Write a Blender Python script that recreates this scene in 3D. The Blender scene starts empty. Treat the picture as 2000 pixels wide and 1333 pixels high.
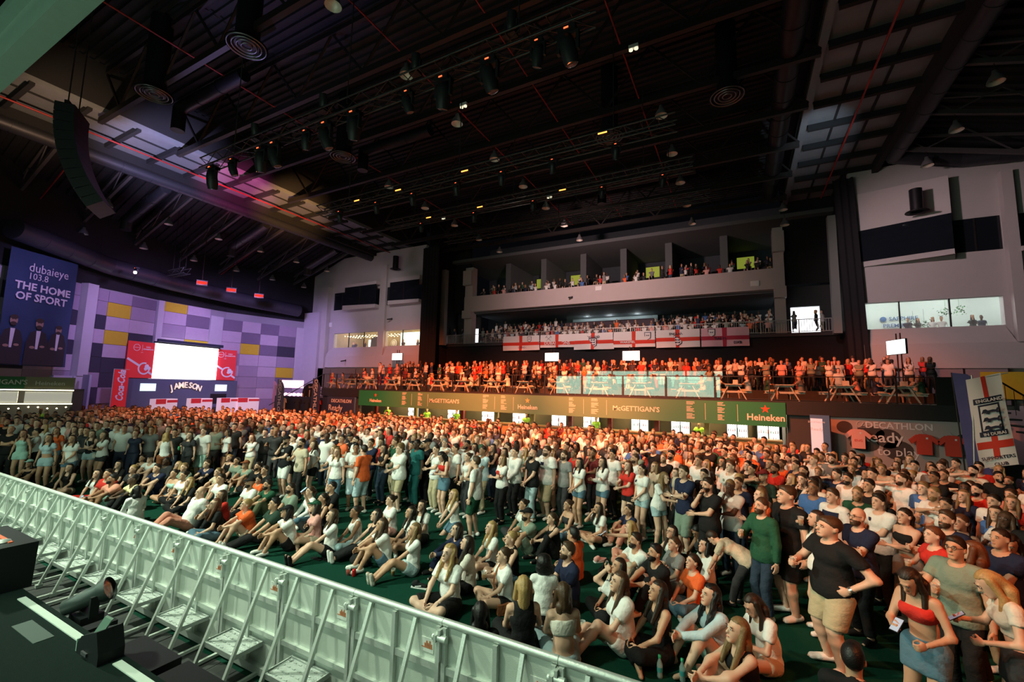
import bpy, math, random
import numpy as np
from mathutils import Matrix, Vector
scene = bpy.context.scene
C = scene.collection
# ------------------------------------------------------------------ camera
# world: X along the back facade, Y from the stage into the hall, Z up; crowd floor z = 0, metres
CAM_H = 3.3
def build_camera():
    f_px, yaw, pit, rol = 843.6, math.radians(27.83), math.radians(6.26), math.radians(1.26)
    cy, sy, cp, sp = math.cos(yaw), math.sin(yaw), math.cos(pit), math.sin(pit)
    F = Vector((-sy*cp, cy*cp, sp)); r = Vector((cy, sy, 0)); u = r.cross(F)
    cr, sr = math.cos(rol), math.sin(rol)
    r2 = r*cr + u*sr; u2 = u*cr - r*sr
    cd = bpy.data.cameras.new('camera'); cd.sensor_width = 36; cd.sensor_fit = 'HORIZONTAL'
    cd.lens = f_px/2000*36; cd.clip_start = .05; cd.clip_end = 300
    o = bpy.data.objects.new('camera', cd); C.objects.link(o)
    m = Matrix.Identity(4)
    for i, v in enumerate((r2, u2, -F)):
        for k in range(3): m[k][i] = v[k]
    m[2][3] = CAM_H; o.matrix_world = m
    scene.camera = o
build_camera()
# ------------------------------------------------------------------ world, lights, exposure
w = bpy.data.worlds.new('dark_hall'); scene.world = w; w.use_nodes = True
w.node_tree.nodes['Background'].inputs[0].default_value = (.45, .5, .7, 1)
w.node_tree.nodes['Background'].inputs[1].default_value = .003
scene.view_settings.view_transform = 'Standard'; scene.view_settings.look = 'None'
scene.view_settings.exposure = 0.0; scene.view_settings.gamma = 1.0
scene.view_settings.use_curve_mapping = False
def aim(o, loc, tgt):
    o.location = loc
    o.rotation_euler = (Vector(tgt)-Vector(loc)).to_track_quat('-Z', 'Y').to_euler()
def area(name, loc, tgt, sx, sy, power, col, spread=180):
    l = bpy.data.lights.new(name, 'AREA'); l.shape = 'RECTANGLE'; l.size = sx; l.size_y = sy
    l.energy = power; l.color = col; l.spread = math.radians(spread)
    o = bpy.data.objects.new(name, l); C.objects.link(o); aim(o, loc, tgt); return o
def spot(name, loc, tgt, deg, power, col, blend=.6, r=.15):
    l = bpy.data.lights.new(name, 'SPOT'); l.energy = power; l.color = col; l.spot_size = math.radians(deg)
    l.spot_blend = blend; l.shadow_soft_size = r
    o = bpy.data.objects.new(name, l); C.objects.link(o); aim(o, loc, tgt); return o
def point(name, loc, power, col, r=.1):
    l = bpy.data.lights.new(name, 'POINT'); l.energy = power; l.color = col; l.shadow_soft_size = r
    o = bpy.data.objects.new(name, l); C.objects.link(o); o.location = loc; return o
# stage screen showing the match (crowd looks at it, the deck's glass mirrors it)
area('stage_screen_light', (-10.8, -2.2, 4.7), (-10.8, 8, 4.7), 18, 4.6, 850, (.70, 1.0, .74))
# front wash from the stage header, over the pit and the front rows
spot('front_wash_light', (-5.5, .6, 8.2), (-3.0, 7.5, .6), 95, 1700, (.86, 1.0, .74), .8, .2)
spot('front_wash_light', (-14.0, .6, 8.2), (-9.0, 7.5, .6), 100, 6000, (.86, 1.0, .76), .8, .2)
# red and orange washes of the moving heads on the first truss
RED = (1.0, .17, .055); ORG = (1.0, .22, .065)
for x, tx, ty, p in ((-16.5, -27, 16, 8000), (-15.5, -22, 18, 11000), (-12.5, -16, 18, 16500), (-9.2, -9, 18, 17500), (-5.8, -3, 17.5, 13500), (-3.4, 2, 14.5, 3600)):
    spot('truss_red_light', (x, 8.9, 11.0), (tx, ty, 1.5), 56, p, ORG, .9, .12)
for x, tx, p in ((-18, -24, 3600), (-11, -14.5, 2600), (-4.5, -4.5, 1700)):  # warm fill spots, added to brighten the dim rows between the washes
    spot('added_warm_fill', (x, 8.7, 11.0), (tx, 13.0, 1.5), 58, p, (1.0, .50, .36), .9, .12)
for x, tx, p in ((-14, -24, 20000), (-11, -15, 38000), (-8, -7, 38000), (-5, 1, 20000)):
    spot('truss_deck_light', (x, 14.2, 11.4), (tx, 26, 4.0), 46, p, RED, .9, .12)
spot('side_orange_light', (-4.5, 2.2, 8.6), (2.6, 8.6, 1.4), 36, 2200, (1.0, .28, .10), .8, .12)
spot('side_orange_light', (5.2, 2.4, 7.0), (1.9, 6.0, 1.2), 42, 1500, (1.0, .20, .05), .8, .12)
spot('side_orange_light', (-22.5, 6.0, 9.0), (-18.5, 9.5, 1.5), 24, 3500, (1.0, .2, .04), .8, .12)
# lilac washes on the end wall and facade wings
for x, y, z, tx, ty, tz, p, deg in ((-34, 20, 11, -43.8, 25, 6, 3600, 90), (-33, 15, 11.5, -43, 18, 6, 2600, 90), (-31, 9, 11, -41, 12, 7, 1700, 85), (-36, 24, 10.5, -41, 32, 6, 1500, 90)):
    spot('wall_lilac_light', (x, y, z), (tx, ty, tz), deg, p, (.58, .40, 1.0), .8, .3)
spot('wing_light', (-24, 20, 12.5), (-33, 32, 9), 60, 1900, (1.0, .76, .84), .9, .3)
spot('wing_light', (0.5, 19, 12.5), (11, 32, 9.5), 62, 3800, (1.0, .68, .72), .9, .3)
spot('balcony_light', (-10.5, 24.6, 12.6), (-10.5, 36, 11.0), 112, 4600, (1.0, .64, .60), .9, .3)
# moving heads that paint the left and right catwalks
spot('catwalk_pink_light', (-22, 11.5, 10.5), (-31, 16.6, 17.2), 26, 17000, (1.0, .14, .48), .8, .1)
spot('catwalk_amber_light', (-21, 13.5, 10.5), (-31, 20.8, 17.2), 26, 17000, (1.0, .5, .18), .8, .1)
spot('catwalk_lilac_light', (-22, 8.6, 10.5), (-31, 12.4, 17.2), 36, 14000, (.60, .55, 1.0), .8, .1)
spot('catwalk_dim_light', (-22, 6.6, 10.5), (-31, 8, 17.2), 40, 4000, (1.0, .62, .35), .9, .1)
spot('catwalk_white_light', (4.2, 20.5, 13.0), (3.9, 26.8, 17.2), 34, 1300, (.70, .86, 1.0), .9, .1)
spot('roof_lilac_light', (-22, 9.6, 11.0), (-19, 9.6, 16.6), 60, 900, (.5, .4, 1.0), .9, .1)
spot('roof_lilac_light', (-36, 17, 9), (-37.5, 17, 16), 110, 260, (.62, .42, .9), .9, .1)
spot('roof_warm_light', (-10, 18, 11), (-10.5, 18.5, 18), 120, 60, (1.0, .72, .6), .9, .1)
# ------------------------------------------------------------------ helpers
MATS = {}
def mat(name, col=(.5,.5,.5), rough=.6, metal=0, emit=0, ecol=None, noise=0, nscale=8, bump=0, bscale=40, alpha=1, trans=0, spec=.5, col2=None):
    if name in MATS: return MATS[name]
    m = bpy.data.materials.new(name); m.use_nodes = True; nt = m.node_tree; N = nt.nodes; Lk = nt.links
    b = N['Principled BSDF']; b.inputs['Base Color'].default_value = (*col, 1); b.inputs['Roughness'].default_value = rough
    b.inputs['Metallic'].default_value = metal; b.inputs['Specular IOR Level'].default_value = spec
    if trans: b.inputs['Transmission Weight'].default_value = trans
    if alpha < 1: b.inputs['Alpha'].default_value = alpha
    if emit:
        b.inputs['Emission Color'].default_value = (*(ecol or col), 1); b.inputs['Emission Strength'].default_value = emit
    if noise or bump:
        tc = N.new('ShaderNodeTexCoord')
    if noise:
        n = N.new('ShaderNodeTexNoise'); n.inputs['Scale'].default_value = nscale; n.inputs['Detail'].default_value = 5
        Lk.new(tc.outputs['Object'], n.inputs['Vector'])
        mx = N.new('ShaderNodeMix'); mx.data_type = 'RGBA'
        c2 = col2 or tuple(max(0, c*(1-noise)) for c in col)
        mx.inputs[6].default_value = (*col, 1); mx.inputs[7].default_value = (*c2, 1)
        Lk.new(n.outputs['Fac'], mx.inputs[0]); Lk.new(mx.outputs[2], b.inputs['Base Color'])
    if bump:
        n2 = N.new('ShaderNodeTexNoise'); n2.inputs['Scale'].default_value = bscale; n2.inputs['Detail'].default_value = 3
        Lk.new(tc.outputs['Object'], n2.inputs['Vector'])
        bp = N.new('ShaderNodeBump'); bp.inputs['Strength'].default_value = bump; bp.inputs['Distance'].default_value = .03
        Lk.new(n2.outputs['Fac'], bp.inputs['Height']); Lk.new(bp.outputs['Normal'], b.inputs['Normal'])
    MATS[name] = m; return m
def link(name, me, parent=None, loc=None):
    o = bpy.data.objects.new(name, me); C.objects.link(o)
    if parent is not None: o.parent = parent
    if loc is not None: o.location = loc
    return o
def tag(o, label=None, cat=None, group=None, kind=None):
    if label: o['label'] = label
    if cat: o['category'] = cat
    if group: o['group'] = group
    if kind: o['kind'] = kind
    return o
def empty(name, loc=(0,0,0), rz=0, label=None, cat=None, group=None):
    o = bpy.data.objects.new(name, None); C.objects.link(o); o.location = loc; o.rotation_euler = (0,0,rz)
    o.empty_display_size = .1
    return tag(o, label, cat, group)
def copy_tree(o, parent=None):
    c = o.copy(); C.objects.link(c); c.parent = parent
    for ch in list(o.children): copy_tree(ch, c)
    return c
class MB:
    def __init__(s): s.v = []; s.f = []; s.mi = []; s.sm = []
    def add(s, vs, fs, mi=0, smooth=False):
        b = len(s.v); s.v += [tuple(p) for p in vs]; s.f += [tuple(i+b for i in f) for f in fs]
        s.mi += [mi]*len(fs); s.sm += [smooth]*len(fs); return s
    def box(s, x0, x1, y0, y1, z0, z1, mi=0):
        vs = [(x,y,z) for z in (z0,z1) for y in (y0,y1) for x in (x0,x1)]
        return s.add(vs, [(0,2,3,1),(4,5,7,6),(0,1,5,4),(2,6,7,3),(0,4,6,2),(1,3,7,5)], mi)
    def cbox(s, c, sx, sy, sz, mi=0):
        return s.box(c[0]-sx/2,c[0]+sx/2,c[1]-sy/2,c[1]+sy/2,c[2]-sz/2,c[2]+sz/2,mi)
    def beam(s, p, q, w, h=None, mi=0, up=(0,0,1)):
        p = Vector(p); q = Vector(q); d = (q-p).normalized(); u = Vector(up)
        if abs(d.dot(u)) > .98: u = Vector((0,1,0))
        sx = d.cross(u).normalized()*(w/2); sz = sx.cross(d).normalized()*((h or w)/2)
        vs = [c+a*sx+b*sz for c in (p,q) for b in (-1,1) for a in (-1,1)]
        return s.add(vs, [(0,2,3,1),(4,5,7,6),(0,1,5,4),(2,6,7,3),(0,4,6,2),(1,3,7,5)], mi)
    def tube(s, p, q, r, r2=None, n=10, mi=0, cap=True, smooth=True):
        p = Vector(p); q = Vector(q); r2 = r if r2 is None else r2; d = (q-p).normalized()
        u = Vector((0,0,1)) if abs(d.z) < .9 else Vector((1,0,0))
        a = d.cross(u).normalized(); b = a.cross(d)
        vs = [c+(a*math.cos(t)+b*math.sin(t))*rr for c, rr in ((p,r),(q,r2)) for t in [2*math.pi*i/n for i in range(n)]]
        s.add(vs, [(i,(i+1)%n,n+(i+1)%n,n+i) for i in range(n)], mi, smooth)
        if cap: s.add(vs, [tuple(range(n-1,-1,-1)), tuple(range(n,2*n))], mi)
        return s
    def lathe(s, prof, c=(0,0,0), n=16, mi=0, smooth=True, axis=None):
        M = Matrix.Identity(3) if axis is None else Vector((0,0,1)).rotation_difference(Vector(axis)).to_matrix()
        c = Vector(c); k = len(prof)
        vs = [c+M@Vector((r*math.cos(2*math.pi*i/n), r*math.sin(2*math.pi*i/n), z)) for r, z in prof for i in range(n)]
        return s.add(vs, [(j*n+i, j*n+(i+1)%n, (j+1)*n+(i+1)%n, (j+1)*n+i) for j in range(k-1) for i in range(n)], mi, smooth)
    def prism(s, poly, y0, y1, mi=0):          # polygon in x,z pushed along y
        n = len(poly)
        vs = [(x,y0,z) for x,z in poly]+[(x,y1,z) for x,z in poly]
        return s.add(vs, [tuple(range(n)), tuple(range(2*n-1,n-1,-1))]+[(i,(i+1)%n+0,n+(i+1)%n,n+i)[::-1] for i in range(n)], mi)
    def xf(s, M):
        s.v = [tuple(M@Vector(p)) for p in s.v]; return s
    def mesh(s, name, mats):
        me = bpy.data.meshes.new(name); me.from_pydata(s.v, [], s.f)
        for m in (mats if isinstance(mats, (list,tuple)) else [mats]): me.materials.append(m)
        if any(s.mi): me.polygons.foreach_set('material_index', s.mi)
        if any(s.sm): me.polygons.foreach_set('use_smooth', s.sm)
        me.update(); return me
    def build(s, name, mats, parent=None, loc=None):
        return link(name, s.mesh(name, mats), parent, loc)
def struct(o, label=None): 
    o['kind'] = 'structure'
    if label: o['label'] = label
    return o
def boxo(name, dims, m, parent=None): return MB().box(*dims).build(name, m, parent)
def frame_m(o, ex, ey, ez):
    M = Matrix.Identity(4)
    for i, v in enumerate((ex, ey, ez, o)):
        for k in range(3): M[k][i] = v[k]
    return M
def text(name, body, size, loc, m, parent=None, ex=(1,0,0), ez=(0,0,1), bold=0, align='CENTER', sx=1.0, depth=.01, shear=0):
    cu = bpy.data.curves.new(name, 'FONT'); cu.body = body; cu.size = size; cu.align_x = align; cu.align_y = 'CENTER'
    cu.extrude = depth/2; cu.offset = bold*size; cu.resolution_u = 2; cu.shear = shear
    t = bpy.data.objects.new(name, cu); C.objects.link(t)
    me = bpy.data.meshes.new_from_object(t.evaluated_get(bpy.context.evaluated_depsgraph_get()))
    bpy.data.objects.remove(t); bpy.data.curves.remove(cu)
    ex = Vector(ex).normalized(); ez = Vector(ez).normalized(); n = ex.cross(ez)
    me.transform(frame_m(Vector(loc), ex*sx, ez, n)); me.materials.clear(); me.materials.append(m); me.name = name
    return link(name, me, parent)
# ------------------------------------------------------------------ the hall: floors
rnd = random.Random(7)
M_plaster = mat('plaster_lilac_grey', (.46,.42,.42), .85, noise=.12, nscale=1.2, bump=.1, bscale=30)
M_wingw = mat('plaster_warm_white', (.50,.47,.47), .85, noise=.10, nscale=1.5, bump=.1, bscale=30)
M_dark = mat('matt_black_paint', (.010,.010,.012), .85, noise=.3, nscale=3)
M_dgrey = mat('dark_grey_paint', (.045,.046,.052), .8, noise=.2, nscale=2)
M_drape = mat('black_drape', (.008,.008,.011), .95, bump=.3, bscale=6)
M_steel = mat('dark_steel', (.022,.018,.017), .55, .3, noise=.3, nscale=6)
M_alu = mat('brushed_aluminium', (.62,.67,.62), .42, .45, noise=.18, nscale=10, bump=.08, bscale=60)
M_alud = mat('aluminium_sheet', (.62,.68,.61), .5, .25, noise=.15, nscale=5, bump=.12, bscale=120)
M_glassd = mat('smoked_glass', (.010,.013,.018), .08, spec=.5)
M_glass = mat('clear_glass', (.85,.95,.92), .03, alpha=.10, spec=.5)
M_white = mat('white_paint', (.72,.72,.72), .6)
carpet = mat('green_carpet', (.006,.062,.038), .95, noise=.45, nscale=30, bump=.4, bscale=300, spec=.1)
fl = MB().box(-50, 22, 3.3, 46, -.1, 0).build('floor', carpet); struct(fl, 'dark green carpeted crowd floor')
pit = MB().box(-50, 22, -6, 3.3, -.14, -.02).build('floor_pit', M_dark); struct(pit, 'dark pit floor between stage and barricade')
pm = [mat('pit_board_%d' % i, c, .7, noise=.4, nscale=12) for i, c in enumerate(((.020,.022,.022),(.030,.032,.031),(.014,.016,.017)))]
pme = [MB().box(-.075,.075,-.85,.85,-.02,0).mesh('plank', m) for m in pm]
for i in range(118):
    link('plank', pme[rnd.randrange(3)], pit, (-19.5+i*.156, 2.45, rnd.uniform(0,.006)))
# ------------------------------------------------------------------ end wall with acoustic tiles (curved in plan)
WP = [Vector((x,y)) for x,y in ((-42.4,32),(-42.75,30.64),(-44.2,23.84),(-43.46,17.83),(-42.02,13.4),(-39.16,7.55),(-35.5,1.5),(-33,-4))]
def wpt(s):
    for a, b in zip(WP[:-1], WP[1:]):
        L = (b-a).length
        if s <= L: d = (b-a)/L; return a+d*s, Vector((-d.y, d.x))       # normal points into the hall
        s -= L
    return WP[-1], Vector((1,0))
def wslab(b, s0, s1, z0, z1, d0, d1, mi=0):
    (a, n), (c, m) = wpt(s0), wpt(s1); e = (c-a).normalized(); n = Vector((-e.y, e.x))
    vs = [(p.x+n.x*d, p.y+n.y*d, z) for z in (z0,z1) for d in (d0,d1) for p in (a,c)]
    return b.add(vs, [(0,2,3,1),(4,5,7,6),(0,1,5,4),(2,6,7,3),(0,4,6,2),(1,3,7,5)], mi)
b = MB(); ss = [0,1.4,8.36,14.41,19.07,25.58,32.6,38]
for a, c in zip(ss[:-1], ss[1:]): wslab(b, a, c, 0, 10.1, -.5, 0); 
wl = b.build('wall_left', mat('end_wall_paint', (.30,.28,.32), .85)); struct(wl, 'curved end wall covered in checkered acoustic tiles')
b = MB()
for a, c in zip(ss[:-1], ss[1:]): wslab(b, a, c, 10.1, 17, -.6, .02)
struct(b.build('wall_left_upper', M_dark), 'black upper band of the end wall')
TC = {'l':(.50,.41,.50),'m':(.35,.28,.37),'d':(.19,.15,.22),'k':(.045,.042,.065),'y':(.62,.46,.03)}
TM = {k: mat('acoustic_tile_'+k, c, .95, noise=.15, nscale=4, bump=.3, bscale=160) for k, c in TC.items()}
def tile(s0, s1, z0, z1, k):
    b = MB(); wslab(b, s0+.012, s1-.012, z0+.012, z1-.012, 0, .09+rnd.uniform(-.012,.012)); b.build('tile', TM[k], wl)
Z1 = [9.40,8.28,7.17,6.10,4.95,3.88,2.75,1.65,.5]
for i, (s0, s1, cols) in enumerate(((6.9,8.72,'dllmlmmll'),(5.17,6.9,'ldylmmmll'),(3.42,5.17,'dldllmlmd'),(1.62,3.42,'mdkmydmll'))):
    for j in range(8): tile(s0, s1, Z1[j+1], Z1[j], cols[j])
Z2 = [10.08,9.25,8.18,7.02,6.4]
for s0, s1, cols in ((11.99,13.97,'ylml'),(9.93,11.99,'ldly')):
    for j in range(4): tile(s0, s1, Z2[j+1], Z2[j], cols[j])
Z3 = [9.98,9.15,8.08,7.02,5.96,4.95,3.80,2.7,1.5]
for s0, s1, cols in ((18.2,19.38,'mmklkkmk'),(16.48,18.2,'mylylkkm'),(14.5,16.48,'dmlkkdkm')):
    for j in range(8): tile(s0, s1, Z3[j+1], Z3[j], cols[j])
for s0, s1, cols in ((20.2,21.4,'mmklklmm'),(21.4,23.1,'lmmkmlmk'),(23.1,24.8,'mklmmklm'),(24.8,26.5,'lmkmlmml')):
    for j in range(8): tile(s0, s1, Z3[j+1]+.05, Z3[j]+.05, cols[j])
b = MB()
for s0, s1, z0, z1, d in ((19.38,20.15,3.5,10.15,.55),(14.0,14.45,6.4,10.05,.35),(8.74,9.93,6.4,9.5,.25),(19.2,20.3,0,3.5,.5),(20.3,21.5,2.0,3.5,.4)): wslab(b, s0, s1, z0, z1, 0, d)
wslab(b, 0, 1.6, 0, 9.4, 0, .1); b.box(-42.9,-40.2, 31.2, 32.1, 0, 11.1)
struct(b.build('trim_1', mat('pilaster_paint', (.50,.46,.52), .85, noise=.1, nscale=2)), 'pale pilasters of the end wall')
# ------------------------------------------------------------------ back facade, wings
def holed(b, x0, x1, z0, z1, y0, y1, holes, mi=0):
    xs = sorted({x0,x1,*[h[0] for h in holes],*[h[1] for h in holes]}); zs = sorted({z0,z1,*[h[2] for h in holes],*[h[3] for h in holes]})
    for a, c in zip(xs[:-1], xs[1:]):
        run = None
        for p, q in zip(zs[:-1], zs[1:]):
            mx, mz = (a+c)/2, (p+q)/2; solid = not any(h[0]<mx<h[1] and h[2]<mz<h[3] for h in holes)
            if solid: run = (run[0], q) if run else (p, q)
            if run and (not solid or q == zs[-1]): b.box(a, c, y0, y1, run[0], run[1], mi); run = None
LW = [(-38.6,-32.1,7.2,8.75),(-31.2,-26.6,7.2,8.75),(-38.95,-32.0,11.3,13.2),(-31.45,-26.6,11.35,13.2)]
b = MB(); holed(b, -42.4, -26.5, 0, 17, 32, 32.4, LW)
b.box(-42.4,-26.5,31.7,32,5.1,6.25); b.box(-32.05,-31.25,31.75,32,6.25,15.5); b.box(-40.9,-39.4,31.5,32,0,13.9)
b.add([(-39.9,31.72,6.25),(-32.1,31.72,6.25),(-32.1,32,7.2),(-38.7,32,7.2)], [(0,1,2,3)]); b.add([(-31.2,31.72,6.25),(-26.5,31.72,6.25),(-26.5,32,7.2),(-30.9,32,7.2)], [(0,1,2,3)])
b.prism([(-36.7,11.05),(-32.05,11.05),(-32.05,11.4),(-36.7,11.55)], 31.2, 32); b.prism([(-30.4,11.2),(-26.5,11.2),(-26.5,11.5),(-30.4,11.6)], 31.2, 32)
b.box(-36.5,-32.05,31.2,32,13.45,13.75); b.box(-30.2,-26.5,31.2,32,13.4,13.8)
struct(b.build('wall_back_left', M_wingw), 'pale facade wing left of the balcony with two rows of windows')
RW = [(6.35,12.5,7.2,8.78),(13.6,18,7.2,8.78),(6.35,10.6,11.3,13.3),(10.65,12.7,11.3,13.18),(13.25,18,11.25,13.15)]
b = MB(); holed(b, 6.3, 20, 0, 17, 32, 32.4, RW)
b.box(6.3,20,31.7,32,4.9,6.27); b.box(12.75,13.2,31.6,32,6.27,15.5)
b.add([(6.3,31.72,6.27),(12.75,31.72,6.27),(12.45,32,7.2),(6.3,32,7.2)], [(0,1,2,3)])
b.add([(6.35,32,11.27),(10.5,31.1,11.35),(10.8,32,11.28),(6.35,32,10.95),(10.5,31.1,11.05),(10.8,32,10.95)], [(0,1,2),(0,3,4,1),(1,4,5,2)])
b.add([(6.35,32,13.17),(10.5,31.1,13.35),(10.7,32,13.2),(6.35,32,15.5),(10.5,31.1,15.5),(10.7,32,15.5)], [(2,1,0),(1,4,3,0),(2,5,4,1)])
b.box(13.2,20,31.5,32,11.0,11.25)
struct(b.build('wall_back_right', M_wingw), 'pale facade wing right of the balcony with two rows of windows')
wi = 0
def pane(pts, m, label):
    global wi; wi += 1
    p = [Vector(q) for q in pts]; n = (p[1]-p[0]).cross(p[3]-p[0]).normalized()*.03
    o = MB().add([*p,*[q+n for q in p]], [(0,1,2,3),(7,6,5,4),(0,4,5,1),(1,5,6,2),(2,6,7,3),(3,7,4,0)]).build('window_%d' % wi, m); struct(o, label); return o
def mull(par, x, y, z0, z1, m=None): MB().box(x-.03,x+.03,y-.05,y+.05,z0,z1).build('mullion', m or M_steel, par)
for x0, x1, y, z0, z1 in ((-38.95,-36.5,32.05,11.3,13.2),(-36.5,-32.05,31.25,11.5,13.45),(-31.45,-30.2,32.05,11.35,13.2),(-30.2,-26.55,31.25,11.55,13.4),(10.65,12.7,32.05,11.3,13.18),(13.25,18,32.05,11.25,13.15)):
    p = pane([(x0,y,z0),(x1,y,z0),(x1,y,z1),(x0,y,z1)], M_glassd, 'dark upper window of the facade wing')
    if x1-x0 > 2: mull(p, (x0+x1)/2, y-.02, z0, z1)
p = pane([(6.35,32.0,11.27),(10.5,31.12,11.35),(10.5,31.12,13.35),(6.35,32.0,13.17)], M_glassd, 'slanted dark bay window beside the black drape')
for x0, x1, z0, z1, ms in ((-38.6,-32.1,7.2,8.75,(-36.4,-34.2)),(-31.2,-26.6,7.2,8.75,(-29.0,)),(6.35,12.5,7.2,8.78,(8.26,10.4)),(13.6,18,7.2,8.78,())):
    p = pane([(x0,32.1,z0),(x1,32.1,z0),(x1,32.1,z1),(x0,32.1,z1)], M_glass, 'lit lounge window of the facade wing')
    for x in ms: mull(p, x, 32.08, z0, z1)
# rooms behind the lit windows
def room(x0, x1, wallm, fl_, ceilm, label):
    b = MB(); b.box(x0,x1,36,36.2,6.2,9.6,0); b.box(x0-.2,x0,32.4,36.2,6.2,9.6,0); b.box(x1,x1+.2,32.4,36.2,6.2,9.6,0); b.box(x0,x1,32.4,36.2,6.1,6.25,1); b.box(x0,x1,32.4,36.2,9.5,9.65,2)
    struct(b.build('wall_lounge', [wallm, fl_, ceilm]), label)
room(-39,-26.75, mat('lounge_wall_warm', (.45,.36,.22), .8, noise=.5, nscale=1.5), M_dgrey, mat('lounge_ceiling_warm', (.5,.44,.32), .8), 'warm lit lounge behind the left wing windows')
room(6.55,18, mat('lounge_wall_white', (.62,.66,.62), .8, noise=.2, nscale=1), M_dgrey, M_white, 'white lit lounge behind the right wing windows')
for x in (-37,-34,-30,-27.6): point('lounge_warm_light', (x,34,9.2), 120, (1,.78,.42), .3)
for x in (8,11,14.5): point('lounge_white_light', (x,34,9.2), 130, (.9,1,.95), .3)
# ------------------------------------------------------------------ centre: balcony tiers
b = MB(); b.box(-26.5,6.3,44,44.4,3,20)
struct(b.build('wall_back', mat('balcony_back_wall', (.060,.072,.090), .85, noise=.2, nscale=2)), 'dark blue back wall behind the balconies')
M_fascia = mat('fascia_plaster', (.50,.44,.44), .85, noise=.08, nscale=2, bump=.08, bscale=40)
fo = MB().box(-24.6,3.1,36,36.35,10.9,12.45).box(-24.6,3.1,36.35,37.2,10.9,11.1).build('trim_2', M_fascia); struct(fo, 'broad pale fascia of the upper balcony')
b = MB()
for x0, x1 in ((-24.6,-23.7),(2.45,3.1)):
    b.prism([(x0,7.6),(x1,7.6),(x1,15.5),(x0,15.5)], 36.1, 36.9)
    b.box(x0-.05,x1+.05,35.7,36.5,13.6,15.1); b.box(x0-.05,x1+.05,35.7,36.4,10.2,11.0)
struct(b.build('trim_3', M_fascia), 'pale end columns of the balcony')
b = MB()
for i in range(7): b.box(-24.0,2.6,36.4+i*.9,37.3+i*.9 if i<6 else 44,7.0,7.6+i*.30)
b.box(-26.4,6.2,35.62,36.4,7.35,7.6); b.box(-26.4,-24.6,36.4,38,7.35,7.6); b.box(3.1,6.2,36.4,38,7.35,7.6)
struct(b.build('floor_lower_balcony', M_dgrey), 'stepped floor of the lower balcony')
b = MB()
for i in range(6): b.box(-24.0,2.6,36.35+i*1.0,37.4+i*1.0 if i<5 else 44,11.0,11.9+i*.42)
struct(b.build('floor_upper_balcony', M_dgrey), 'stepped floor of the upper balcony')
b = MB(); b.box(-26.5,6.3,36.2,44.2,16.2,16.5); 
for x in (-21.1,-17.1,-13.0,-9.2,-5.3,-1.0): b.box(x-.12,x+.45,38.5,44,12,16.3)
struct(b.build('ceiling_balcony', mat('balcony_ceiling', (.10,.11,.12), .85)), 'ceiling and dividing piers of the upper balcony boxes')
b = MB(); b.box(-24,2.6,36.6,44.2,10.75,10.95); struct(b.build('ceiling_lower_balcony', mat('balcony_soffit', (.09,.10,.115), .85)), 'soffit above the lower balcony')
di = 0
def door(x0, x1, y, z0, z1, m, label):
    global di; di += 1
    o = MB().box(x0,x1,y-.06,y,z0,z1).build('door_%d' % di, m); struct(o, label); 
    b = MB(); b.box(x0-.08,x0,y-.1,y,z0,z1+.08); b.box(x1,x1+.08,y-.1,y,z0,z1+.08); b.box(x0,x1,y-.1,y,z1,z1+.08); b.build('door_frame', M_dgrey, o); return o
M_exit = mat('yellow_green_lit_doorway', (.35,.40,.05), .6, emit=.42, ecol=(.42,.5,.06))
for x0, x1 in ((-24.1,-23.4),(-20.14,-19.0),(-16.04,-14.74),(-8.05,-6.73),(.1,1.5)): door(x0, x1, 43.95, 13.8, 15.72, M_exit, 'yellow-green lit doorway of the upper balcony')
M_day = mat('daylit_doorway', (.9,.95,1), .5, emit=2.2, ecol=(.93,.96,1))
b = MB(); holed(b, -26.4,-23.7, 7.35, 11.0, 37.6, 37.9, [(-24.95,-23.8,7.6,9.4)]); holed(b, 3.1, 6.2, 7.35, 11.3, 37.6, 37.9, [(3.5,5.3,7.4,9.75)])
struct(b.build('wall_stair', M_dgrey), 'dark grey stair walls beside the balcony')
door(-24.95,-23.8,37.95,7.6,9.4,M_day,'bright doorway left of the lower balcony'); door(3.5,5.3,37.95,7.4,9.75,M_day,'bright doorway right of the lower balcony')
b = MB(); b.box(-26.5,-26.4,32.4,38,3,20); b.box(6.2,6.3,32.4,38,3,20); b.box(-26.5,-24.6,36.9,37.2,11.0,20); b.box(3.1,6.2,36.9,37.2,11.3,20); struct(b.build('wall_stair_upper', M_dark), 'black stage housing above the stair doorways')
b = MB(); b.box(-26.2,-25.7,34.2,34.7,7.4,15); b.box(5.5,5.95,34.2,34.7,7.3,15.2); struct(b.build('trim_4', mat('green_grey_column', (.24,.26,.25), .8)), 'slim grey-green columns beside the drapes')
# press box of the lower balcony
b = MB(); b.box(-15.6,-6.9,41.2,41.4,8.6,10.1); struct(b.build('wall_press_box', mat('press_box_front', (.10,.075,.10), .8)), 'plum front wall of the press box')
pane([(-15.5,41.3,10.1),(-6.95,41.3,10.1),(-6.95,41.3,10.75),(-15.5,41.3,10.75)], M_glass, 'long glass front of the press box')
b = MB(); b.box(-15.6,-6.9,43.4,43.6,8.6,10.75); struct(b.build('wall_press_room', mat('press_room_white', (.62,.70,.74), .8)), 'pale lit wall inside the press box')
for x in (-13.6,-11.3,-8.6): point('press_box_light', (x,42.2,10.5), 26, (.9,1,1), .08)
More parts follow.
